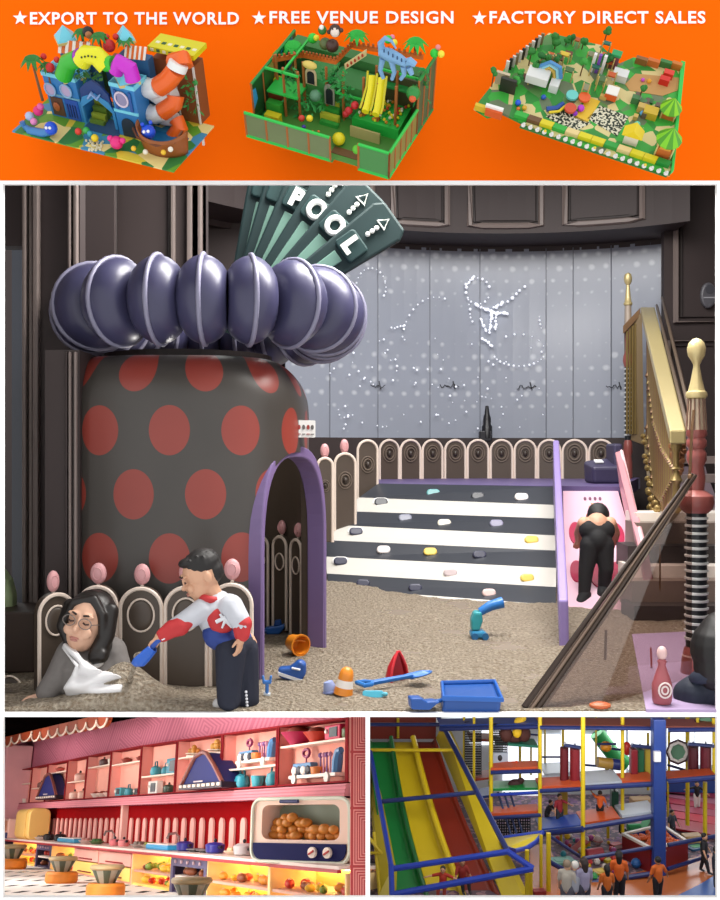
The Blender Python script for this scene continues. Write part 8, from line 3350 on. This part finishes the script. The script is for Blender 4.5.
# rear structure: dark bays, posts, decks
for (a0, b0, w, d, h, m_2) in ((4, 98, 148, 14, 46, mat('#3a7a3a', .6)), (34, 62, 26, 34, 40, mat('#3f8f46', .6)), (62, 66, 38, 28, 38, mat('#3a7f3e', .6)), (104, 92, 46, 8, 44, mat('#4a4a26', .6))):
    A2.box('frame_bay', m_2, a0, b0, 0, w, d, h)
for (a0, b0) in ((22, 44), (38, 44), (36, 60), (60, 62), (78, 62), (100, 62), (104, 84), (126, 84), (150, 84), (22, 70), (6, 60), (116, 60), (134, 62)):
    mb = MB()
    mb.tube([Vector((a0, b0, 0)), Vector((a0, b0, 56))], 1.5, 6)
    A2.out(mb, 'post', BRW)
for (a0, b0, w, d, c, m_2) in ((4, 40, 34, 24, 26, GR), (4, 40, 36, 2, 52, GR), (22, 40, 2, 60, 52, GR), (104, 84, 46, 10, 34, GR2), (104, 84, 48, 2, 52, GR), (60, 60, 42, 2, 30, GR)):
    A2.box('deck', m_2, a0, b0, c, w, d, 2)
# board walk railing on top
rail = [(273, 67, 60), (302, 62, 80), (337, 70, 62), (352, 54, 92), (375, 58, 92), (420, 66, 92)]
for i in range(len(rail) - 1):
    a, b = A2.at(*rail[i]), A2.at(*rail[i + 1])
    mb = MB()
    mb.slab([a, b, b + Vector((0, 0, 5)), a + Vector((0, 0, 5))], (0, 1.2, 0))
    A2.out(mb, 'roof_railing', ORB)
    n_ = max(3, int((b - a).length / 5))
    for j in range(n_):
        p = a + (b - a) * (j + .5) / n_
        mb = MB()
        mb.span(p + Vector((-1, -.6, 4)), p + Vector((1, .8, 8)))
        A2.out(mb, 'railing_picket', mat('#a8521a', .5))
mb = MB()
a, b = A2.at(345, 75, 64), A2.at(366, 62, 80)
mb.slab([a, b, b + Vector((0, 0, 7)), a + Vector((0, 0, 7))], (0, 1, 0))
A2.out(mb, 'name_sign', mat('#d8c48a', .5))
mb = MB()
for i in range(5):
    p = a + (b - a) * (.15 + .17 * i)
    mb.sph(p + Vector((0, -.6, 3.5)), (1.4, .6, 2), 6)
A2.out(mb, 'sign_marks', mat('#b03a1c', .5))
# leafy walls
for i, (x, y, rx, ry, b) in enumerate(((294, 92, 7, 22, 50), (347, 98, 6, 24, 54), (303, 110, 8, 10, 48), (290, 78, 8, 6, 48), (340, 82, 8, 10, 60), (420, 88, 6, 16, 84), (313, 104, 10, 8, 52), (330, 80, 10, 6, 62))):
    leaf_clump(A2, x, y, b, rx, ry, '#1f8a3e' if i % 2 else '#35a04a', 20 + i, 34)
# hut fronts
for (x, y, w, h, hx) in ((312, 80, 12, 14, '#c8b48a'), (330, 97, 11, 18, '#8a8a7a')):
    p = A2.at(x, y + h / 2, 59)
    mb = MB()
    mb.prism(arch(w, h * 1.3, 8), p, (1, 0, 0), (0, 0, 1), (0, -1, 0))
    t = A2.out(mb, 'hut_window' if hx[1] == 'c' else 'hut_doorway', mat(hx, .5))
    mb = MB()
    mb.prism(arch(w * .65, h * 1.0, 8), p + Vector((0, -1, 1)), (1, 0, 0), (0, 0, 1), (0, -.5, 0))
    A2.out(mb, 'opening', mat('#10141c', .6), t)
A2.ball('thatch_cap', mat('#d8c060', .6), 311, 70, (8, 4, 4), 58)
A2.ball('snake_head', mat('#5a8a6a', .5), 316, 98, 6, 50)
# stairs
for i in range(5):
    A2.gbox('stair_block', mat(['#a8401c', '#d8c81c', '#3aa83a', '#8a3a1c', '#c8c81c'][i], .5), 262 + i * 1.6, 131 - i * 7.5, 16, 8, 5 + i * 5)
for i in range(4):
    A2.gbox('entry_step', mat('#2f9a3a' if i % 2 == 0 else '#c8c83a', .5), 319 + i * .6, 125 - i * 4, 20, 5, 4 + i * 4)
# yellow twin slide
for o_ in (0, 9):
    A2.tube('slide_lane', mat('#e8dc1c', .35), [(372 + o_, 80 + o_ * .3, 66), (371 + o_, 92, 58), (367 + o_ * 1.1, 108 + o_ * .3, 46), (365 + o_ * 1.1, 113 + o_ * .3, 40)], [4, 4, 4, 4], 6)
for o_ in (-4.5, 4.5, 13.5):
    A2.tube('slide_edge', mat('#c8bc14', .35), [(372 + o_, 77 + o_ * .3, 66), (371 + o_, 89, 58), (367 + o_ * 1.1, 105 + o_ * .3, 46), (365 + o_ * 1.1, 111 + o_ * .3, 40)], 1.1, 6)
# ball pit with individual balls
pa, pb, pc_, pd = [Vector((*A2.g(x, y), 0)) for x, y in ((352, 128), (398, 140), (413, 117), (372, 106))]
mb = MB()
mb.hexa([pa, pb, pc_, pd], [p + Vector((0, 0, 12)) for p in (pa, pb, pc_, pd)])
A2.out(mb, 'ball_pit', GR)
rr = random.Random(8)
for i in range(96):
    u, v = rr.random() * .9 + .05, rr.random() * .9 + .05
    p = pa * (1 - u) * (1 - v) + pb * u * (1 - v) + pc_ * u * v + pd * (1 - u) * v
    mb = MB()
    mb.sph(p + Vector((0, 0, 13 + rr.random() * 2)), 1.7, 7)
    A2.out(mb, 'pit_ball', mat(rr.choice(['#e8d81c', '#e8d81c', '#c8341c', '#3a9a2a', '#e8e4c8', '#e08a1c']), .4), smooth=True)
A2.gbox('pit_front_panel', mat('#b0a468', .5), 350, 136, 32, 2, 12)
A2.gbox('entrance_mat', mat('#6a4a26', .6), 331, 151, 28, 10, .6)
for nm_, hx, x, y, r, b in (('yellow_ball', '#e8d81c', 339, 137, 6.6, None), ('orange_hopper', '#e0742a', 317, 138, 5.5, 7), ('hopper_ear', '#e0742a', 314, 131, 1.3, 7), ('hopper_ear', '#e0742a', 320, 131, 1.3, 7), ('yellow_toy', '#e8d02a', 311, 119, 3.4, 18), ('red_toy', '#c83a2a', 303, 119, 3.4, 18), ('purple_toy', '#4a3aa0', 305, 127, 2.2, 14), ('red_seat', '#b81c24', 349, 112, 4, 44), ('red_seat', '#c8242a', 355, 107, 4, 48), ('red_seat', '#b01c20', 346, 115, 3.4, 42),
                            ('orange_ball', '#d85a2a', 410, 101, 3.6, 58), ('green_frog', '#5ab82a', 357, 147, 4.5, 3), ('roller', '#2a8a3a', 411, 96, 7, 64), ('balloon', '#2ac83a', 313, 44, 5, 96), ('balloon', '#e8dc2a', 317, 44, 3, 92), ('balloon', '#2ac84a', 387, 47, 4, 100), ('balloon', '#f0e03a', 393, 50, 3.2, 98), ('balloon', '#e88ab0', 391, 45, 2.6, 104), ('balloon', '#2ac83a', 431, 60, 4.4, 100), ('balloon', '#f0e03a', 437, 61, 3.4, 98), ('balloon', '#e88a8a', 434, 55, 2.6, 102),
                            ('monkey_head', '#3a2a24', 336, 39, 6, 84), ('monkey_face', '#e8d8cc', 336, 41, 4.4, 80), ('monkey_ear', '#4a322a', 330, 40, 2.2, 84), ('monkey_ear', '#4a322a', 342, 39, 2.2, 84), ('monkey_body', '#4a3028', 333, 52, 6.5, 84), ('turtle_head', '#2f7a34', 323.5, 38, 4.4, 86), ('turtle_eye', '#f0f0ea', 323, 36, 2.4, 82), ('turtle_body', '#5a6a3a', 326, 50, 6, 86)):
    A2.ball(nm_, mat(hx, .45), x, y, r, b)
for x in (334, 338):
    A2.ball('monkey_eye', mat('#141214', .3), x, 38.5, .9, 74)
# dinosaur
DN = mat('#7aa8d0', .5, var=.12)
A2.tube('dinosaur_body', DN, [(379, 60, 56), (387, 63, 55), (396, 67, 54), (403, 71, 53)], [4.5, 6, 5, 3.6], 10)
A2.tube('dinosaur_tail', DN, [(381, 62, 56), (379, 53, 56), (383, 49, 56), (389, 52, 56), (393, 58, 55)], [4, 3, 2.2, 1.4, .7], 8)
A2.tube('dinosaur_head', DN, [(401, 70, 53), (406, 69, 52), (411, 72, 52)], [3.4, 4, 2.6], 8)
for q in ([(381, 66, 55), (379, 76, 54), (382, 83, 54)], [(389, 68, 54), (392, 78, 53), (390, 84, 53)], [(400, 73, 53), (401, 80, 52), (398, 84, 52)], [(405, 74, 52), (408, 80, 52)]):
    A2.tube('dinosaur_leg', DN, q, [3, 2.2, 1.8][:len(q)], 8)
mb = MB()
for i in range(6):
    mb.sph(A2.at(382 + i * 4, 60 + i * 2, 49.5), (.8, .5, 2.2), 6)
A2.out(mb, 'dinosaur_stripes', mat('#2a4a70', .5))
for a in ((292, 54, 92, 15, 12), (357, 45, 100, 13, 10), (413, 53, 100, 13, 10), (280, 58, 84, 9, 10)):
    A2.palm(*a, hexc='#22b03a')

# ---------------------------------------------------------------- model 3: large indoor park
A3 = Model('playground_model', 'scale model of a large green indoor park with huts and a row of ducks', 474, 109, 21, 48, 3.66)
outl = [(474, 108), (487, 116), (503, 113), (520, 121), (561, 137), (661, 168), (675, 118), (689, 67), (662, 63), (640, 60), (625, 66), (608, 48), (556, 36), (510, 68)]
ga = [Vector((*A3.g(x, y), 0)) for x, y in outl]
n_ = len(ga)
mb = MB()
mb.add(ga + [p + Vector((0, 0, -3)) for p in ga], [tuple(range(n_)), tuple(range(2 * n_ - 1, n_ - 1, -1))] + [(i, n_ + i, n_ + (i + 1) % n_, (i + 1) % n_) for i in range(n_)])
A3.out(mb, 'base_board', pattern_base('park_print', .09, [(0, '#3aa83a'), (.35, '#2f8a34'), (.55, '#d8c88a'), (.75, '#5a8a4a'), (.88, '#6a7a5a')], A3.k))


def area_patch(name, pts, m_2, h=.5, label=None):
    q = [Vector((*A3.g(x, y), 0)) for x, y in pts]
    n2 = len(q)
    mb = MB()
    mb.add([p + Vector((0, 0, h)) for p in q] + q, [tuple(range(n2)), tuple(range(2 * n2 - 1, n2 - 1, -1))] + [(i, n2 + i, n2 + (i + 1) % n2, (i + 1) % n2) for i in range(n2)])
    A3.out(mb, name, m_2, label=label)


area_patch('sand_area', [(628, 86), (640, 76), (684, 80), (680, 92), (664, 97), (632, 92)], mat('#c0935a', .8, var=.1))
dt_ = NX('speckle_print', .6)
dt_.done(dt_.mix(dt_.op('GREATER_THAN', dt_.noise(.42 / A3.k, 1), .5), '#1c2a1c', '#d8d4b8'))
area_patch('speckled_pit', [(586, 118), (600, 106), (628, 116), (614, 134)], dt_.m)
area_patch('speckled_pit', [(545, 116), (560, 110), (590, 122), (572, 130)], dt_.m)
area_patch('chequer_mat', [(572, 117), (590, 98), (601, 102), (586, 122)], mat('#e0b82a', .5))
# striped kerb along the front
fr0, fr1 = Vector((*A3.g(513, 117), 0)), Vector((*A3.g(660, 163), 0))
kc = ['#2fa83a', '#6a4a2a', '#d8c81c', '#2fa83a', '#e0c88a', '#d8cc1c', '#d8c81c', '#2a9a3a', '#e0c88a', '#d8cc1c', '#d8c81c', '#1f8a34']
for i in range(12):
    a, b = fr0 + (fr1 - fr0) * i / 12, fr0 + (fr1 - fr0) * (i + .97) / 12
    mb = MB()
    mb.hexa([a, b, b + Vector((1, 6, 0)), a + Vector((1, 6, 0))], [p + Vector((0, 0, 5)) for p in (a, b, b + Vector((1, 6, 0)), a + Vector((1, 6, 0)))])
    A3.out(mb, 'kerb_block', mat(kc[i], .5))
# white ducks on a ledge
l0, l1 = Vector((*A3.g(522, 124), -2)), Vector((*A3.g(657, 167), -2))
mb = MB()
mb.slab([l0 + Vector((-3, -2, 0)), l1 + Vector((2, -2, 0)), l1 + Vector((2, 5, 0)), l0 + Vector((-3, 5, 0))], (0, 0, -1))
A3.out(mb, 'duck_ledge', mat('#3a7a34', .5))
for i in range(21):
    p = l0 + (l1 - l0) * i / 20
    mb = MB()
    mb.sph(p + Vector((0, 0, 2.2)), (2.4, 2.2, 2.4), 8)
    dk = A3.out(mb, 'duck', mat('#e6e4e0', .5), smooth=True)
    mb = MB()
    mb.sph(p + Vector((.6, -.6, 5.2)), 1.5, 7)
    A3.out(mb, 'duck_head', mat('#e8c83a' if i % 7 == 3 else '#dcdad4', .5), dk, smooth=True)


def hut(px, py, r, h, roofc, post_h):
    a, b = A3.g(px, py)
    for sx in (-1, 1):
        for sy2 in (-1, 1):
            mb = MB()
            mb.tube([Vector((a + sx * r * .7, b + sy2 * r * .6, 0)), Vector((a + sx * r * .7, b + sy2 * r * .6, post_h))], .8, 6)
            A3.out(mb, 'hut_post', mat('#d8c07a', .5))
    for k in range(12):
        mb = MB()
        mb.lathe([(r * 1.15, post_h - 1), (0, post_h + h), (0, post_h + h - 1.5), (r * 1.1, post_h - 2.2)], (a, b, 0), n=1, a0=2 * PI * k / 12, a1=2 * PI * (k + 1) / 12, closed_prof=True)
        A3.out(mb, 'hut_roof_panel', mat(roofc[k % 2], .5))
    A3.box('hut_counter', mat('#c86a2a', .5), a - r * .6, b - r * .6, 0, r * 1.2, r * 1.1, post_h * .55)
    A3.box('hut_sign', mat('#e09a3a', .5), a - r * .5, b - r * .62, post_h * .55, r * 1.0, 1, post_h * .3)


hut(657, 149, 11, 15, ('#7ac81c', '#4a9a1c'), 22)
hut(667, 115, 9.5, 13, ('#8ad01c', '#55a01c'), 12)
# yellow-roofed house
A3.gbox('small_house', mat('#e6dcc8', .5), 618, 140, 14, 10, 12)
a, b = A3.g(618, 140)
mb = MB()
mb.prism([(-2, 0), (18, 0), (8, 9)], (a - 1, b - 1, 12), (1, 0, 0), (0, 0, 1), (0, 12, 0))
A3.out(mb, 'house_roof', mat('#e8cc1c', .5))
# white and orange blocks
for (x, y, w, d, h, c, hx, nm_) in ((525, 89, 22, 14, 10, 8, '#dcdcd8', 'white_block'), (549, 93, 9, 16, 10, 0, '#e2e2de', 'white_block'), (614, 82, 15, 10, 9, 0, '#d8d8d6', 'white_block'), (604, 101, 12, 11, 8, 2, '#dc5a1c', 'orange_block'), (604, 101, 12, 11, 1, 10.2, '#e8e4dc', 'orange_block_top'), (484, 115, 17, 4, 9, 0, '#d85a1c', 'entrance_desk'), (484, 113, 18, 3, 3, 9, '#ecebe6', 'entrance_desk_top'), (661, 86, 10, 6, 8, 0, '#d0281c', 'red_block'), (666, 80, 10, 6, 8, 0, '#d83a2a', 'red_block'), (474, 110, 14, 4, 7, 0, '#d8b82a', 'entrance_wall'), (593, 74, 3, 3, 24, 0, '#e8e4e4', 'striped_column'), (598, 75, 3, 3, 24, 0, '#7a4ab0', 'striped_column'), (603, 76, 3, 3, 24, 0, '#e8e4e4', 'striped_column'), (612, 70, 9, 6, 16, 0, '#7a3a4a', 'market_stall'), (612, 70, 10, 7, 3, 16, '#2a9a5a', 'market_stall_roof'),
                                  (640, 66, 12, 4, 8, 0, '#8a5a2a', 'back_stall'), (652, 68, 12, 4, 8, 0, '#c86a2a', 'back_stall'), (664, 69, 12, 4, 8, 0, '#3a7a3a', 'back_stall'), (676, 71, 10, 4, 8, 0, '#c8742a', 'back_stall'), (640, 117, 14, 10, 9, 0, '#c8a82a', 'yellow_ride'), (500, 92, 16, 3, 18, 0, '#2a2a22', 'dark_panel'), (496, 85, 14, 3, 16, 0, '#c8b89a', 'pale_panel')):
    A3.gbox(nm_, mat(hx, .5), x, y, w, d, h, c)
for i in range(12):
    a, b = A3.g(507 + i * 3.4, 74 - i * 2.4)
    A3.box('side_panel', mat(['#e8e6e0', '#2a2a24', '#d8d4cc', '#8a7a5a'][i % 4], .5), a, b, 0, 3.4, 1.5, 15)
# tables, balls, trees, frames
for x, y, hx in ((572, 100, '#6ac8c0'), (584, 102, '#e0602a'), (569, 112, '#c84a2a')):
    a, b = A3.g(x, y)
    mb = MB()
    mb.lathe([(1, 0), (1, 4), (6, 4.5), (6, 7), (0, 7)], (a, b, 0), n=16)
    A3.out(mb, 'round_table', mat(hx, .4), smooth=True)
for x, y, r, hx in ((580, 107, 3.6, '#b83ac8'), (518, 102, 3, '#1c5ad8'), (524, 107, 2.6, '#d8a82a'), (518, 108, 2, '#e07a2a'), (544, 97, 2.6, '#2a5ab8'), (574, 112, 2.6, '#8a2ac0'), (641, 112, 3, '#5aa8d8'), (634, 122, 3.4, '#6ac8a8'), (652, 82, 2.4, '#e0a02a'), (646, 81, 2, '#c84ac0')):
    A3.ball('play_ball', mat(hx, .4), x, y, r)
A3.tube('curved_bench', mat('#1c4a9a', .4), [(546, 109, A3.g(546, 111)[1]), (556, 108, A3.g(556, 110)[1]), (563, 104, A3.g(563, 106)[1])], 2.6, 8)
A3.tube('bench_trim', mat('#e0c81c', .4), [(548, 112, A3.g(548, 114)[1]), (558, 111, A3.g(558, 113)[1]), (565, 106, A3.g(565, 108)[1])], 1.4, 8)
b_ = A3.g(548, 84)[1]
for i, hx in enumerate(('#4a8ac0', '#8ac8d8', '#c8a84a')):
    A3.tube('rainbow_arch', mat(hx, .45), [(535 + i * 3, 78, b_), (538 + i * 2.5, 69 + i * 2, b_), (548, 65 + i * 2.4, b_), (558 - i * 2.5, 70 + i * 2, b_), (561 - i * 3, 80, b_)], 1.8, 8)
rr = random.Random(31)
for i in range(46):
    x = rr.uniform(515, 612)
    y = rr.uniform(max(46, 96 - (x - 510) * .9), 98 if x > 560 else 82)
    a, b = A3.g(x, y)
    h = rr.uniform(8, 20)
    if i % 3 == 0:
        mb = MB()
        mb.tube([Vector((a, b, 0)), Vector((a, b, h))], .7, 5)
        tr_ = A3.out(mb, 'small_tree', mat('#6a4a2a', .7))
        mb = MB()
        for q in range(4):
            mb.sph((a + rr.uniform(-2, 2), b + rr.uniform(-2, 2), h + rr.uniform(-1, 3)), rr.uniform(2, 3.4), 6)
        A3.out(mb, 'tree_crown', mat(rr.choice(['#2a7a2c', '#3a9a3a', '#1f6a2a']), .7), tr_)
    else:
        w, d = rr.uniform(5, 10), rr.uniform(4, 8)
        for sx in (0, 1):
            mb = MB()
            mb.tube([Vector((a + sx * w, b, 0)), Vector((a + sx * w, b, h))], .7, 5)
            A3.out(mb, 'frame_post', mat('#c8b06a', .5))
        A3.box('frame_deck', mat(rr.choice(['#3a7a4a', '#7a6a4a', '#c85a2a', '#4a6a3a', '#8a8a6a', '#6a3a2a', '#d8b83a', '#2a6a5a']), .5), a, b, h * rr.uniform(.4, .9), w, d, 1.6)
for i in range(30):
    x = rr.uniform(600, 660)
    y = rr.uniform(98, 120)
    if x < 630 and y > 104:
        continue
    a, b = A3.g(x, y)
    A3.box('park_item', mat(rr.choice(['#8a8a7a', '#4a7a4a', '#6a5a4a', '#3a6a3a', '#c8a85a']), .5), a, b, 0, rr.uniform(3, 8), rr.uniform(3, 6), rr.uniform(2, 9))
for (x, y, h, r) in ((493, 68, 20, 4), (532, 48, 20, 4), (559, 38, 10, 5), (588, 42, 10, 4), (640, 106, 14, 4), (560, 44, 8, 5), (572, 40, 8, 4)):
    a, b = A3.g(x, min(100, y + h))
    mb = MB()
    mb.tube([Vector((a, b, 0)), Vector((a, b, h))], .7, 5)
    tr_ = A3.out(mb, 'small_tree', mat('#6a4a2a', .7))
    mb = MB()
    for q in range(5):
        mb.sph((a + rr.uniform(-2, 2), b + rr.uniform(-2, 2), h + rr.uniform(-1, 3)), r * .7, 6)
    A3.out(mb, 'tree_crown', mat('#2a7a2c', .7), tr_)
area_patch('edge_strip', [(661, 168), (664, 166), (691, 67), (687, 66)], GR, 4)
